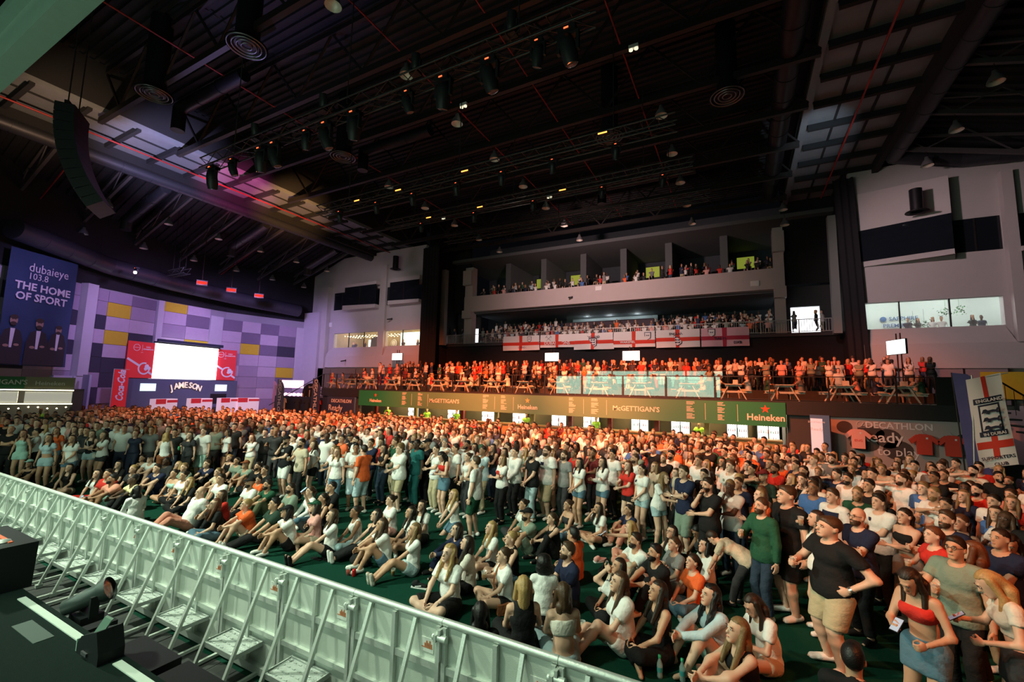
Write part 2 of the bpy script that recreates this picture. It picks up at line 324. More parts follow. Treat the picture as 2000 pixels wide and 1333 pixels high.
# black cladding under the balcony and drapes with folds
def drape(name, x0, x1, y, z0, z1, label, amp=.12, per=.35, lean=0):
    n = max(8, int((x1-x0)/per*4)); vs = []; fs = []
    for i in range(n+1):
        t = i/n; x = x0+(x1-x0)*t; yy = y+amp*math.sin(2*math.pi*(x-x0)/per)
        vs += [(x+lean, yy, z0), (x, yy, z1)]
    for i in range(n): fs.append((2*i,2*i+2,2*i+3,2*i+1))
    m = MB(); m.add(vs, fs, 0, True); m.add([(v[0],v[1]+.05,v[2]) for v in vs], [f[::-1] for f in fs], 0, True)
    return tag(m.build(name, M_drape), label, 'drape')
b = MB(); b.box(-26.5,6.2,35.8,36.0,3,7.35); struct(b.build('wall_under_balcony', M_drape), 'black cladding below the lower balcony')
drape('stage_drape', -26.5,-24.7, 31.6, 5.3, 16.5, 'tall black pleated drape at the left end of the balcony')
drape('stage_drape', 5.45,6.45, 31.6, 4.6, 16.5, 'tall black pleated drape at the right end of the balcony', lean=.25)
# ------------------------------------------------------------------ raised deck over the bar
b = MB(); b.box(-29.3,8.6,23.5,35,2.9,3.0); b.box(-29.3,8.6,27.4,35,3.0,3.5); b.box(-29.3,8.6,29.6,35,3.5,3.8)
struct(b.build('floor_deck', mat('deck_boards', (.050,.048,.045), .7, noise=.4, nscale=5)), 'dark raised deck above the bar')
b = MB(); b.box(-29.3,-25.1,23.42,23.5,2.4,3.0); b.box(-25.1,1.8,23.42,23.5,2.92,3.0); b.box(1.8,8.6,23.42,23.5,2.38,3.0)
struct(b.build('trim_5', mat('black_deck_fascia', (.016,.016,.018), .6)), 'black fascia edge of the raised deck')
b = MB(); b.box(-29.3,8.6,26.4,26.6,0,2.9,0); b.box(-29.3,-25.2,23.6,23.8,0,2.9,1); b.box(1.85,3.1,23.6,23.8,0,2.4,1); b.box(-25.1,1.8,23.6,26.4,2.85,2.9,0); b.box(1.8,8.6,23.9,26.4,0,2.38,1); b.box(-42,-29.3,31.5,31.7,3,5,0)
struct(b.build('wall_bar', [mat('bar_back_wall', (.16,.13,.09), .8, noise=.3, nscale=2), M_dgrey]), 'brown back wall of the bar under the deck')
b = MB()
for x in (9.0,10.6,12.3): b.box(x-.03,x+.03,31.62,31.7,3,4.9)
b.box(8.2,12.3,31.66,31.72,3,4.85,1); struct(b.build('trim_6', [M_steel, mat('grey_partition', (.25,.22,.24), .8)]), 'grey partition panels behind the deck on the right')
b = MB(); b.box(-40,-29.3,31.55,31.69,3,4.9,1)
for x in (-38.2,-34.5,-31): b.box(x-.03,x+.03,31.5,31.6,3,4.9)
struct(b.build('trim_7', [M_steel, mat('grey_partition', (.25,.22,.24), .8)]), 'grey partition panels behind the deck on the left')
# ------------------------------------------------------------------ roof
M_deck = mat('roof_deck_steel', (.020,.019,.022), .7, .2, noise=.3, nscale=3)
def corr(name, x0, x1, z0, z1, y0, y1, label, n):
    vs = []; fs = []; p = (y1-y0)/n
    for i in range(n):
        for yy, dz in ((0,0),(.45,0),(.55,.12),(.95,.12)):
            y = y0+(i+yy)*p; vs += [(x0,y,z0+dz),(x1,y,z1+dz)]
    for i in range(n*4-1): fs.append((2*i,2*i+1,2*i+3,2*i+2))
    struct(MB().add(vs, fs).build(name, M_deck), label)
corr('ceiling', -28.9, 3.2, 19.6, 19.6, 0, 40, 'corrugated dark steel roof over the middle bay', 100)
corr('ceiling_left', -46, -33.0, 14.2, 18.6, 0, 40, 'sloping corrugated roof of the left aisle', 70)
corr('ceiling_right', 7.5, 22, 18.6, 14.0, 0, 40, 'sloping corrugated roof of the right aisle', 70)
BY = [5.0+3.545*k for k in range(9)]
ti = 0
for y in BY:
    if y > 35: continue
    b = MB(); b.box(-28.9,3.2,y-.10,y+.10,16.45,16.75); b.box(-28.9,3.2,y-.08,y+.08,19.2,19.45)
    xs = [-28.9+2.14*i for i in range(16)]
    for i, (a, c) in enumerate(zip(xs[:-1], xs[1:])): b.beam((a,y,16.7 if i%2 else 19.3), (c,y,19.3 if i%2 else 16.7), .09)
    tag(b.build('roof_truss', M_steel), 'dark steel roof truss spanning the middle bay, %s from the stage' % ('first','second','third','fourth','fifth','sixth','seventh','eighth','ninth')[BY.index(y)], 'roof truss', 'roof trusses of the middle bay')
for y in BY:
    if y > 32: continue
    for x0, x1, z0, z1, lab in ((-45,-33.1,14.0,17.6,'left'),(7.6,21,17.6,13.8,'right')):
        b = MB(); b.beam((x0,y,z0-.5), (x1,y,z1-.5), .16, .22); b.beam((x0,y,z0+.2), (x1,y,z1+.9), .12)
        n = 8
        for i in range(n):
            u, v = i/n, (i+1)/n; p = lambda t, q: (x0+(x1-x0)*t, y, z0+(z1-z0)*t+(-.45 if q else .2+.7*(t if lab == 'left' else 1-t)))
            b.beam(p(u, i%2), p(v, (i+1)%2), .06)
        tag(b.build('roof_beam', mat('aisle_beam_paint', (.085,.075,.08), .6, noise=.3, nscale=4)), 'sloping lattice roof beam of the %s aisle, %s from the stage' % (lab, ('first','second','third','fourth','fifth','sixth','seventh','eighth','ninth')[BY.index(y)]), 'roof beam', 'roof beams of the %s aisle' % lab)
# ------------------------------------------------------------------ catwalks, ducts, pipes
M_cat = mat('catwalk_panel_steel', (.22,.23,.25), .5, .25, noise=.25, nscale=3)
def catwalk(x0, x1, ys, edge_x, label):
    r = empty('catwalk', ((x0+x1)/2, ys[0], 17.2), 0, label, 'catwalk'); ox, oy, oz = r.location
    def bd(b, n, m): return b.xf(Matrix.Translation((-ox,-oy,-oz))).build(n, m, r)
    w3 = (x1-x0)/3
    for a, c in zip(ys[:-1], ys[1:]):
        for k in range(3): bd(MB().box(x0+k*w3+.03,x0+(k+1)*w3-.03,a+.1,c-.1,17.25,17.33), 'panel', M_cat)
        bd(MB().box(x0+.35,x1,a-.10,a+.10,16.95,17.28), 'cross_beam', M_dark)
    for k in (1,2): bd(MB().box(x0+k*w3-.05,x0+k*w3+.05,ys[0],ys[-1],17.18,17.3), 'runner', M_dark)
    e = edge_x; bd(MB().box(e-.12,e+.18,ys[0],ys[-1],17.1,17.34), 'edge_strip', M_cat)
    o = x1 if abs(e-x0) < .5 else x0
    bd(MB().box(o-.15,o+.15,ys[0],ys[-1],16.7,17.4), 'edge_girder', M_dark)
    bd(MB().box(x0-.1,x0+.0,ys[0],ys[-1],17.34,19.6), 'side_sheet', M_dark); bd(MB().box(x1,x1+.1,ys[0],ys[-1],17.34,19.6), 'side_sheet', M_dark)
    return r
catwalk(-33.2,-28.9,[4+2.05*i for i in range(16)],-29.0,'left catwalk under the roof with panels washed pink, amber and lilac')
catwalk(3.2,7.6,[3.25+2.05*i for i in range(17)],3.3,'right catwalk under the roof with one pale lit patch')
M_duct = mat('black_duct', (.011,.011,.014), .45, .3, noise=.2, nscale=2)
M_ductp = mat('galvanised_duct', (.06,.06,.075), .45, .5, noise=.25, nscale=4)
def duct(pts, r, m, label, group=None, rings=True):
    b = MB()
    for p, q in zip(pts[:-1], pts[1:]):
        b.tube(p, q, r, n=18)
        if rings:
            L = (Vector(q)-Vector(p)).length; n = int(L/1.5)
            for i in range(1, n): c = Vector(p).lerp(Vector(q), i/n); d = (Vector(q)-Vector(p)).normalized()*.03; b.tube(c-d, c+d, r+.02, n=18)
    if m is M_duct and len(pts) == 3: b.tube(pts[-1], (pts[-1][0],pts[-1][1],19.6), .02, n=5)
    for p in pts[1:-1]: b.lathe([(0,-r),(r*.7,-r*.7),(r,0),(r*.7,r*.7),(0,r)], p, 14)
    return tag(b.build('air_duct', m), label, 'air duct', group)
duct([(2.2,4,17.0),(2.2,34,17.0)], .45, M_duct, 'long black air duct left of the right catwalk')
duct([(8.1,8,16.8),(8.1,30.4,16.8),(11,31.2,16.3),(20,31.2,15.6)], .38, M_ductp, 'purple tinged air duct right of the right catwalk')
duct([(-33.8,5,16.6),(-33.8,33,16.6)], .40, M_ductp, 'grey air duct along the outer side of the left catwalk')
duct([(-37.5,8,12.0),(-40.7,13.5,11.6),(-41.6,18,11.4),(-41.9,24,11.2),(-41.3,29.5,11.0)], .62, M_ductp, 'large curved air duct below the roof along the end wall')
for y, x0, x1, lab in ((17.4,-19.5,-14.5,'nearest'),(10.3,-25,-19.5,'closest to the stage'),(27.9,-8,-2,'farthest')):
    duct([(x0,y,16.0),(x0,y,17.2),(x1,y,17.2)], .30, M_duct, 'short black branch duct between the roof trusses, %s' % lab)
for i, (y, lab) in enumerate(((13.8,'amber end'),(20.9,'middle'),(28.0,'far end'))):
    duct([(-39.5+i*.6,y,14.2),(-39.5+i*.6,y,15.0),(-34.2,y,16.3)], .33, M_ductp, 'branch duct of the left aisle, %s' % lab)
M_pipe = mat('red_sprinkler_pipe', (.30,.018,.015), .5)
for x, lab in ((-20.7,'left of the lamps'),(-12.3,'above the middle lamps'),(-8.1,'right of the middle lamps'),(-3.9,'over the right lamps')):
    tag(MB().tube((x,4,17.4),(x,34,17.4),.035,n=6).build('sprinkler_pipe', M_pipe), 'thin red sprinkler pipe %s' % lab, 'pipe', 'sprinkler pipes')
tag(MB().tube((5.35,4,16.8),(5.35,35,16.8),.05,n=6).build('sprinkler_pipe', M_pipe), 'red sprinkler pipe below the right catwalk', 'pipe', 'sprinkler pipes')
tag(MB().tube((-31.2,4,16.8),(-31.2,34,16.8),.05,n=6).build('sprinkler_pipe', M_pipe), 'dark red sprinkler pipe below the left catwalk', 'pipe', 'sprinkler pipes')
for y in (9.5,22.9): tag(MB().tube((-44,y,13.6),(-34.5,y,16.9),.04,n=6).build('sprinkler_pipe', M_pipe), 'red sprinkler pipe sloping across the left aisle %s' % ('near the line array' if y < 15 else 'above the red strobes'), 'pipe', 'sprinkler pipes')
# bell lamps hanging from the trusses
M_shade = mat('lamp_shade_grey', (.16,.16,.17), .5, .2); M_refl = mat('lamp_reflector', (.62,.58,.50), .4, .2)
def bell(loc, label):
    r = empty('bell_lamp', loc, 0, label, 'lamp', 'switched-off bell lamps under the roof')
    MB().lathe([(.02,.52),(.09,.50),(.11,.36),(.19,.26),(.26,.10),(.28,0)], n=16).build('shade', M_shade, r)
    MB().lathe([(.0,.22),(.12,.20),(.22,.08),(.272,.005)], n=16).build('reflector', M_refl, r)
    MB().tube((0,0,.5),(0,0,.95),.015,n=6).build('stem', M_steel, r)
ordn = ['first','second','third','fourth','fifth','sixth','seventh','eighth']
for x, nm in ((-19.14,'left'),(-11.48,'middle'),(-2.77,'right')):
    k = 0
    for y in BY[1:]:
        if y > 34.5 or (nm == 'right' and y < 18) or (nm == 'left' and y < 18): continue
        bell((x, y+.05, 15.7), 'grey bell lamp in the %s row over the middle bay, %s from the stage' % (nm, ordn[k])); k += 1
k = 0
for y in BY[4:8]: bell((9.3,y,15.7), 'grey bell lamp over the right aisle, %s from the stage' % ordn[k]); k += 1
k = 0
for x, z in ((-37.7,15.0),(-41.2,13.6)):
    for y in BY[2:8]: bell((x,y,z), 'grey bell lamp over the left aisle, %s row, %s from the stage' % ('inner' if x > -40 else 'outer', ordn[k%6])); k += 1
for x, y, lab in ((3.0,33.8,'upper'),(3.0,33.2,'lower')): bell((x,y,15.9 if lab == 'upper' else 14.6), 'small bell lamp at the far end of the right catwalk, %s one' % lab)
# round swirl diffusers on black drop ducts
M_ring = mat('diffuser_ring', (.18,.18,.20), .3, .7)
for x, y, lab in ((-16.1,8.5,'with the purple beam beside it'),(-22.6,8.3,'nearest the line array'),(-5.4,20.2,'over the middle of the truss'),(-0.1,19.4,'beside the right black duct'),(-19.2,15.7,'above the first truss end')):
    r = empty('air_diffuser', (x,y,15.9), 0, 'round black swirl diffuser under the roof, '+lab, 'air vent', 'round diffusers')
    MB().tube((0,0,.05),(0,0,3.7),.42,n=18).build('drop_duct', M_duct, r); MB().lathe([(.70,.0),(.72,.05),(.5,.12),(.42,.2)], n=24).build('bowl', M_duct, r)
    for q in (.18,.34,.50,.66): MB().lathe([(q-.03,.02),(q,-.02),(q+.02,.02)], n=24).build('ring', M_ring, r)
M_exl = mat('emergency_light_lens', (.9,.85,.6), .4, emit=1.2)
for x, y, lab in ((-11.0,15.63,'behind the middle lamp'),(-3.2,15.64,'over the right lamps'),(-11.1,26.2,'far middle'),(-20.0,26.2,'far left')):
    r = empty('emergency_light', (x,y-.15,16.4), 0, 'twin emergency light on the roof truss, '+lab, 'lamp', 'twin emergency lights')
    MB().box(-.18,.18,-.06,.06,-.06,.08).build('case', M_white, r)
    for k in (-.1,.1): MB().lathe([(0,.0),(.07,.0),(.08,-.04),(.0,-.06)], (k,0,-.08), 10).build('lens', M_exl, r)
# drop ducts with flared ends in the aisles
for x, y, z, lab in ((8.9,30.4,13.4,'in front of the right wing'),(-29.4,31.0,14.6,'in front of the left wing')):
    r = empty('air_nozzle', (x,y,z), 0, 'black flared air nozzle hanging '+lab, 'air vent')
    MB().tube((0,0,.1),(0,0,1.3),.28,n=16).build('neck', M_duct, r); MB().lathe([(.28,.12),(.5,.04),(.52,0),(.26,.02)], n=18).build('flare', M_duct, r)
# ------------------------------------------------------------------ lighting trusses with moving heads
M_truss = mat('truss_black_steel', (.030,.034,.034), .4, .5)
def truss(x0, x1, y, z, label, w=.45, hgt=.42):
    r = empty('lighting_truss', (x0,y,z), 0, label, 'lighting truss'); L = x1-x0
    for dy, dz in ((-w/2,0),(w/2,0),(-w/2,hgt),(w/2,hgt)): MB().tube((0,dy,dz),(L,dy,dz),.028,n=6).build('chord', M_truss, r)
    b = MB(); n = int(L/.55)
    for i in range(n):
        a, c = L*i/n, L*(i+1)/n
        for dy in (-w/2,w/2): b.beam((a,dy,0 if i%2 else hgt),(c,dy,hgt if i%2 else 0),.022)
        b.beam((a,-w/2,0),(c,w/2,0),.02); b.beam((a,-w/2,hgt),(a,w/2,hgt),.02)
    b.build('lacing', M_truss, r)
    for i in range(3): b = MB().tube((L*(.12+.38*i),0,hgt),(L*(.12+.38*i),0,16.5-z),.02,n=5); b.build('hanging_cable', M_dark, r)
M_mh = mat('moving_head_black', (.012,.014,.015), .45, spec=.25); M_lens = mat('moving_head_lens', (.06,.06,.07), .08, .2); M_led = mat('red_standby_led', (1,.1,.03), .5, emit=3)
def moving_head(loc, label, sc=1.0, up=False, aimv=(0,.35,-1), grp='moving heads on the lighting trusses'):
    r = empty('moving_head_light', loc, 0, label, 'stage light', grp); r.scale = (sc,)*3
    MB().box(-.19,.19,-.14,.14,-.12,0).build('base', M_mh, r)
    b = MB(); b.box(-.24,-.18,-.05,.05,-.52,-.1); b.box(.18,.24,-.05,.05,-.52,-.1); b.box(-.24,.24,-.06,.06,-.16,-.1); b.build('yoke', M_mh, r)
    a = Vector(aimv).normalized(); c = Vector((0,0,-.45))
    MB().lathe([(.0,-.28),(.13,-.26),(.17,-.1),(.175,.16),(.15,.30),(.145,.34)], c, 16, axis=a).build('head', M_mh, r)
    MB().lathe([(0,.335),(.09,.345),(.135,.32)], c, 16, axis=a).build('lens', M_lens, r)
    MB().box(-.05,.05,-.15,-.141,-.08,-.05).build('standby_light', M_led, r)
    if up: r.rotation_euler = (math.pi,0,0)
    return r
truss(-19.3,-2.8,9.05,12.0,'nearest lighting truss across the hall, hung with big moving heads')
truss(-19.0,-1.6,14.35,12.0,'second lighting truss across the hall behind the nearest one')
truss(-18.0,-1.4,18.2,12.4,'third lighting truss across the hall, in front of the balcony')
truss(-17.0,-1.0,22.5,12.8,'farthest lighting truss across the hall')
for i, x in enumerate((-18.6,-17.2,-15.4,-14.6,-12.9,-11.9,-10.6,-8.4,-7.1,-5.6,-4.2,-3.4)):
    moving_head((x,9.0,11.95), 'black moving head hanging under the nearest truss, %s from its left end' % (ordn+['ninth','tenth','eleventh','twelfth'])[i], 1.15 if i%3 != 1 else .85, aimv=((.2 if i%2 else -.25),.3,-1))
for i, x in enumerate((-16,-12.2,-8.2,-5.0)): moving_head((x,9.05,12.45), 'moving head standing on top of the nearest truss, %s from its left end' % ordn[i], .8, True, aimv=(.2,.3,-.8))
for i, x in enumerate((-17.5,-15,-12.8,-10.4,-8.2,-6.0,-3.6)): moving_head((x,14.35,11.95), 'small moving head under the second truss, %s from its left end' % ordn[i], .7, aimv=(-.2,.5,-1))
for i, x in enumerate((-15.5,-12,-8.6,-5.2,-2.6)): moving_head((x,18.2,12.385), 'small moving head under the third truss, %s from its left end' % ordn[i], .65, aimv=(-.2,.5,-1))
M_amb = mat('truss_amber_strip', (1,.30,.05), .5, emit=4)
for k, (x, y, z) in enumerate(((-13.4,14.1,12.1),(-9.8,14.1,12.2),(-4.0,14.1,12.3),(-16.0,14.1,12.1),(-11.5,18.0,12.5),(-7,18.0,12.5),(-14.8,18,12.5))):
    r = empty('strip_light', (x,y,z), 0, 'little amber strip light on the %s truss, %s from the left' % (('second','third')[y > 16], ordn[(1,2,3,0,1,2,0)[k]]), 'stage light', 'amber strip lights')
    MB().box(-.22,.22,-.06,.06,-.05,.05).build('case', M_mh, r); MB().box(-.16,.16,-.075,-.061,-.025,.02).build('tube', M_amb, r)
# red strobes at the end wall
truss(-38.6,-36.2,16.5,11.3,'short truss carrying the red strobes near the end wall')
M_str = mat('red_strobe_face', (.02,.0,.0), 1.0, spec=0, emit=2.6, ecol=(1,.02,.012))
for k, (x, y) in enumerate(((-37.1,18.0),(-37.6,20.5),(-37.65,22.9))):
    r = empty('red_strobe', (x,y,11), math.radians(60), '%s of three glowing red strobe lights above the end wall bar' % ('nearest','middle','farthest')[k], 'stage light', 'red strobes')
    MB().box(-.36,.36,-.06,.14,-.2,.2).build('case', M_mh, r); MB().box(-.32,.32,-.085,-.06,-.10,.10).build('lamp', M_str, r)
    MB().tube((0,.05,.2),(0,.05,5.0),.02,n=5).build('hanger', M_dark, r)
    point('red_strobe_glow', (x+.3,y-.3,10.9), 30, (1,.08,.05), .1)
# line array hanging at the left
r = empty('line_array', (-20.0,5.2,8.8), math.radians(-35), 'curved black line array of loudspeakers hanging at the far left', 'loudspeaker')
ang = 0; p = Vector((0,0,3.6))
for i in range(11):
    M = Matrix.Translation(p)@Matrix.Rotation(ang, 4, 'X')
    MB().prism([(-.6,0),(.6,0),(.6,-.30),(-.6,-.30)], -.25, .25).xf(M).build('cabinet', M_mh, r)
    p = p+Matrix.Rotation(ang, 3, 'X')@Vector((0,0,-.32)); ang += math.radians(3.6)
MB().beam((-.5,0,3.7),(.5,0,3.7),.12).tube((-.4,0,3.7),(-.4,0,8),.02,n=5).tube((.4,0,3.7),(.4,0,8),.02,n=5).build('rigging', M_steel, r)
# stage header at the top left
M_hdr = mat('header_green_grey', (.09,.15,.12), .55, .2, noise=.2, nscale=6)
r = empty('stage_header', (-9,1.7,8.0), 0, 'pale green lit header beam of the stage at the top left corner', 'beam')
MB().box(-6,6,-.05,.22,0,.30).build('lower_flange', M_hdr, r); MB().box(-6,6,.0,.12,.30,.62).build('web', M_hdr, r); MB().box(-6,6,-.12,.2,.62,.78).build('upper_flange', M_hdr, r)
# ------------------------------------------------------------------ barricade: modules of 1.1 m along X at Y = 3.4
M_plate = mat('tread_plate', (.50,.55,.52), .38, .6, noise=.2, nscale=9, bump=.5, bscale=150)
M_sign = mat('maker_plate', (.62,.64,.60), .5); M_signr = mat('maker_plate_print', (.45,.12,.03), .6)
def bar_meshes():
    q = {}
    q['sheet'] = MB().box(.01,1.09,0,.02,.10,1.17).mesh('sheet', M_alud)
    q['top_rail'] = MB().tube((.0,0,1.2),(1.1,0,1.2),.032,n=12).mesh('top_rail', M_alu)
    q['mid_rail'] = MB().box(.03,1.07,-.035,0,.79,.85).mesh('mid_rail', M_alu)
    q['low_rail'] = MB().box(.03,1.07,-.035,0,.43,.48).mesh('low_rail', M_alu)
    q['bottom_rail'] = MB().box(0,1.1,-.06,.04,.03,.11).mesh('bottom_rail', M_alu)
    q['post'] = MB().box(-.02,.02,-.045,.0,.1,1.17).mesh('post', M_alu)
    q['strut'] = MB().beam((0,-.02,1.17),(0,-.46,.04),.035,.035).cbox((0,-.46,.03),.06,.08,.05).mesh('strut', M_alu)
    q['foot_bar'] = MB().box(-.018,.018,-.75,0,.02,.055).mesh('foot_bar', M_alu)
    b = MB().box(-.28,.28,-.33,-.02,.335,.35)
    for x0, x1, y0, y1 in ((-.28,.28,-.345,-.325),(-.28,.28,-.035,-.015),(-.295,-.28,-.345,-.015),(.28,.295,-.345,-.015)): b.box(x0,x1,y0,y1,.315,.362)
    for i in range(7):
        for j in range(4): b.box(-.24+i*.08-.018,-.24+i*.08+.018,-.30+j*.075-.008,-.30+j*.075+.008,.35,.356)
    q['step_plate'] = b.mesh('step_plate', M_plate)
    q['clamp'] = MB().tube((-.07,-.06,1.09),(.07,-.06,1.09),.03,n=10).box(-.012,.012,-.08,0,.9,1.16).box(-.05,-.02,-.095,-.03,1.06,1.12).mesh('clamp', M_alu)
    b = MB().box(-.07,.07,-.006,0,.90,1.02); q['maker_plate'] = b.mesh('maker_plate', M_sign)
    b = MB()
    for i, (x, h) in enumerate(((-.03,.03),(-.012,.05),(.006,.035),(.024,.055),(.042,.03))): b.box(x,x+.012,-.009,-.006,.945,.945+h)
    b.box(-.065,.06,-.008,-.006,.935,.942); q['plate_print'] = b.mesh('plate_print', M_signr)
    return q
BQ = bar_meshes(); bi = 0
posn = ['rightmost','second from the right','third from the right','fourth from the right','fifth from the right','sixth from the right','seventh from the right','eighth from the right','ninth from the right','tenth from the right','eleventh from the right','twelfth from the right','thirteenth from the right','fourteenth from the right','fifteenth from the right','sixteenth from the right','leftmost']
for k in range(17):
    x = -.21-1.105*(k+1)
    r = empty('barricade_section', (x,3.4,0), 0, 'perforated aluminium crowd barricade section, %s in view' % posn[k] if k else 'perforated aluminium crowd barricade section cut by the bottom edge', 'barricade', 'crowd barricade sections')
    for n in ('sheet','top_rail','mid_rail','low_rail','bottom_rail'): link(n, BQ[n], r)
    for px in (.03,.55,1.07): link('post', BQ['post'], r, (px,0,0))
    for px in (.24,.80): link('strut', BQ['strut'], r, (px,0,0))
    for px in (.05,.80): link('foot_bar', BQ['foot_bar'], r, (px,0,0))
    link('step_plate', BQ['step_plate'], r, (.52,0,0)); link('clamp', BQ['clamp'], r, (.0,0,0))
    s = link('maker_plate', BQ['maker_plate'], r, (.93,0,0)); link('plate_print', BQ['plate_print'], s)
# ------------------------------------------------------------------ stage edge in the lower left
M_stage = mat('stage_deck_felt', (.008,.018,.015), .9, noise=.4, nscale=25, bump=.2, bscale=200, spec=.08)
st = MB().box(-14,2.5,-5,1.62,1.3,1.4).build('floor_stage', M_stage); struct(st, 'dark stage deck at the lower left')
MB().box(-14,2.5,1.5,1.6,0,1.3).build('stage_skirt', M_drape, st)
M_strip = mat('pale_edge_strip', (.62,.70,.62), .6, noise=.1, nscale=20)
tag(boxo('edge_strip', (-5.56,-4.22,1.525,1.575,1.4,1.408), M_strip), 'pale strip along the stage edge left of the black projector stand', 'strip', 'stage edge strips')
tag(boxo('edge_strip', (-3.78,-2.2,1.53,1.58,1.4,1.408), M_strip), 'pale strip along the stage edge at the bottom of the picture', 'strip', 'stage edge strips')
tag(boxo('tape_strip', (-5.0,-4.55,1.36,1.47,1.4,1.403), mat('grey_tape', (.055,.085,.072), .6)), 'dark green tape patch stuck on the stage deck', 'tape')
r = empty('stage_light', (-4.62,1.72,1.22), 0, 'black moving head on the stage edge tilted toward the crowd', 'stage light')
MB().box(-.19,.19,-.13,.13,0,.10).build('base', M_mh, r); MB().add([(x,y,z) for y in (-.05,.05) for x,z in ((-.22,.08),(.22,.08),(.22,.36),(.17,.36),(.17,.12),(-.17,.12),(-.17,.36),(-.22,.36))], [(0,1,4,5),(1,2,3,4),(0,5,6,7),(13,12,9,8),(12,11,10,9),(15,14,13,8)]+[(i,(i+1)%8,8+(i+1)%8,8+i)[::-1] for i in range(8)]).build('yoke', M_mh, r); r.scale = (.58,.58,.58); r.location = (-4.85,1.75,1.32)
a_ = Vector((.55,.62,.35)).normalized()
MB().lathe([(0,-.30),(.10,-.28),(.12,-.05),(.125,.12),(.155,.16),(.16,.26)], (0,0,.30), 18, axis=a_).build('head', mat('moving_head_green_black', (.030,.042,.038), .4), r)
MB().lathe([(0,.22),(.09,.235),(.145,.22)], (0,0,.30), 18, axis=a_).build('lens', mat('stage_lens', (.30,.22,.22), .1, .4), r)
r = empty('projector_stand', (-4.02,1.54,1.4), 0, 'black bracketed device with pale green side standing on the stage edge', 'stage device'); r.scale = (.72,.72,.72)
MB().prism([(-.20,0),(.26,0),(.26,.10),(.18,.28),(-.12,.17),(-.20,.08)], -.10, .10).build('housing', M_mh, r)
MB().box(-.215,-.200,-.10,.06,.01,.12).build('side_plate', mat('pale_green_plate', (.30,.46,.36), .5), r)
MB().beam((.06,-.06,.18),(.14,.0,.36),.03,.07).build('screen_arm', mat('pale_green_plate', (.30,.46,.36), .5), r); MB().box(-.06,.05,-.115,-.10,.03,.06).build('socket', M_dgrey, r)
r = empty('stage_monitor', (-6.15,1.50,1.4), 0, 'black stage monitor box at the left with orange light painted on its top edge', 'loudspeaker')
MB().prism([(-.5,0),(.32,0),(.36,.40),(-.5,.40)], -.15, .18).build('cabinet', M_mh, r); MB().box(-.5,.22,.02,.05,.40,.408).build('painted_edge_light', mat('orange_edge_light_paint', (.8,.12,.03), .6), r)  # orange light on the cabinet's top edge, put into the strip's colour
MB().lathe([(.0,.015),(.05,.012),(.06,0)], (.14,.0,.405), 12).build('knob', M_alu, r)
for x0, x1, lab in ((-5.55,-5.1,'beside the stage monitor'),(-4.6,-4.0,'behind the stage light'),(-3.9,-3.3,'nearest the bottom edge')):
    r = empty('subwoofer', ((x0+x1)/2,1.85,0), 0, 'black subwoofer box in the pit, '+lab, 'loudspeaker', 'pit subwoofers'); w2 = (x1-x0)/2
    MB().box(-w2,w2,-.2,.22,0,1.12).build('cabinet', M_mh, r); MB().box(-w2+.03,w2-.03,.22,.235,.05,1.05).build('grille', M_dgrey, r)
# ------------------------------------------------------------------ bar front under the deck
M_band = mat('menu_band_lit_olive', (.20,.19,.07), .6); M_bandg = mat('menu_band_green', (.012,.20,.085), .55)
def band_mat():  # paler middle of the ramp puts warm light into the band's green
    m = bpy.data.materials.new('menu_band_painted_light'); m.use_nodes = True; N = m.node_tree.nodes; L = m.node_tree.links; bs = N['Principled BSDF']
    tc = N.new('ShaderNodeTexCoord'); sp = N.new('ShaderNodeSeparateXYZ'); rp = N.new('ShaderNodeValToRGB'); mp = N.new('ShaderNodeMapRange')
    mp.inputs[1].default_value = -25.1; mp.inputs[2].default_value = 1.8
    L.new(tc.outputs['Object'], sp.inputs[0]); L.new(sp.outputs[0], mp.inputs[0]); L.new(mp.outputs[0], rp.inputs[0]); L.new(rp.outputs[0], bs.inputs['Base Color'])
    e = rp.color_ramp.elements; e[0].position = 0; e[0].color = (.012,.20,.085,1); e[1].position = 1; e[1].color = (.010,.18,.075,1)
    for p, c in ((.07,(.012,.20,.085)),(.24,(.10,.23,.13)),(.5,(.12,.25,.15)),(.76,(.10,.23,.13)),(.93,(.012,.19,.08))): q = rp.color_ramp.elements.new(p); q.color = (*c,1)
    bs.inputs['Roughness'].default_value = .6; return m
mb = MB().box(-25.1,1.8,23.36,23.44,1.82,2.92).build('menu_band', band_mat()); tag(mb, 'long green menu band above the bar opening, warm light painted into its middle', 'sign')
M_ink = mat('menu_white_print', (.72,.70,.62), .6); M_star = mat('menu_red_star', (.75,.09,.03), .6); M_gold = mat('menu_gold_star', (.70,.48,.16), .6)
def star(b, x, z, r, y):
    pts = [(x+(r if i%2 == 0 else r*.40)*math.sin(math.pi*i/5), z+(r if i%2 == 0 else r*.40)*math.cos(math.pi*i/5)) for i in range(10)]
    for i in range(10): a, c = pts[i], pts[(i+1)%10]; b.add([(x,y,z),(a[0],y,a[1]),(c[0],y,c[1])], [(0,1,2)])
for x, s, m in ((-23.4,.30,M_star),(-11.2,.34,M_gold),(1.0,.40,M_star)):
    b = MB(); star(b, x, 2.60, s*.5, 23.345); b.build('star', m, mb); text('lettering', 'Heineken', s*1.05, (x,23.35,2.20), M_ink, mb, bold=.02, sx=.95)
for x in (-17.3,-4.9): text('lettering', 'McGETTIGAN\'S', .36, (x,23.35,2.36), M_ink, mb, bold=.012)
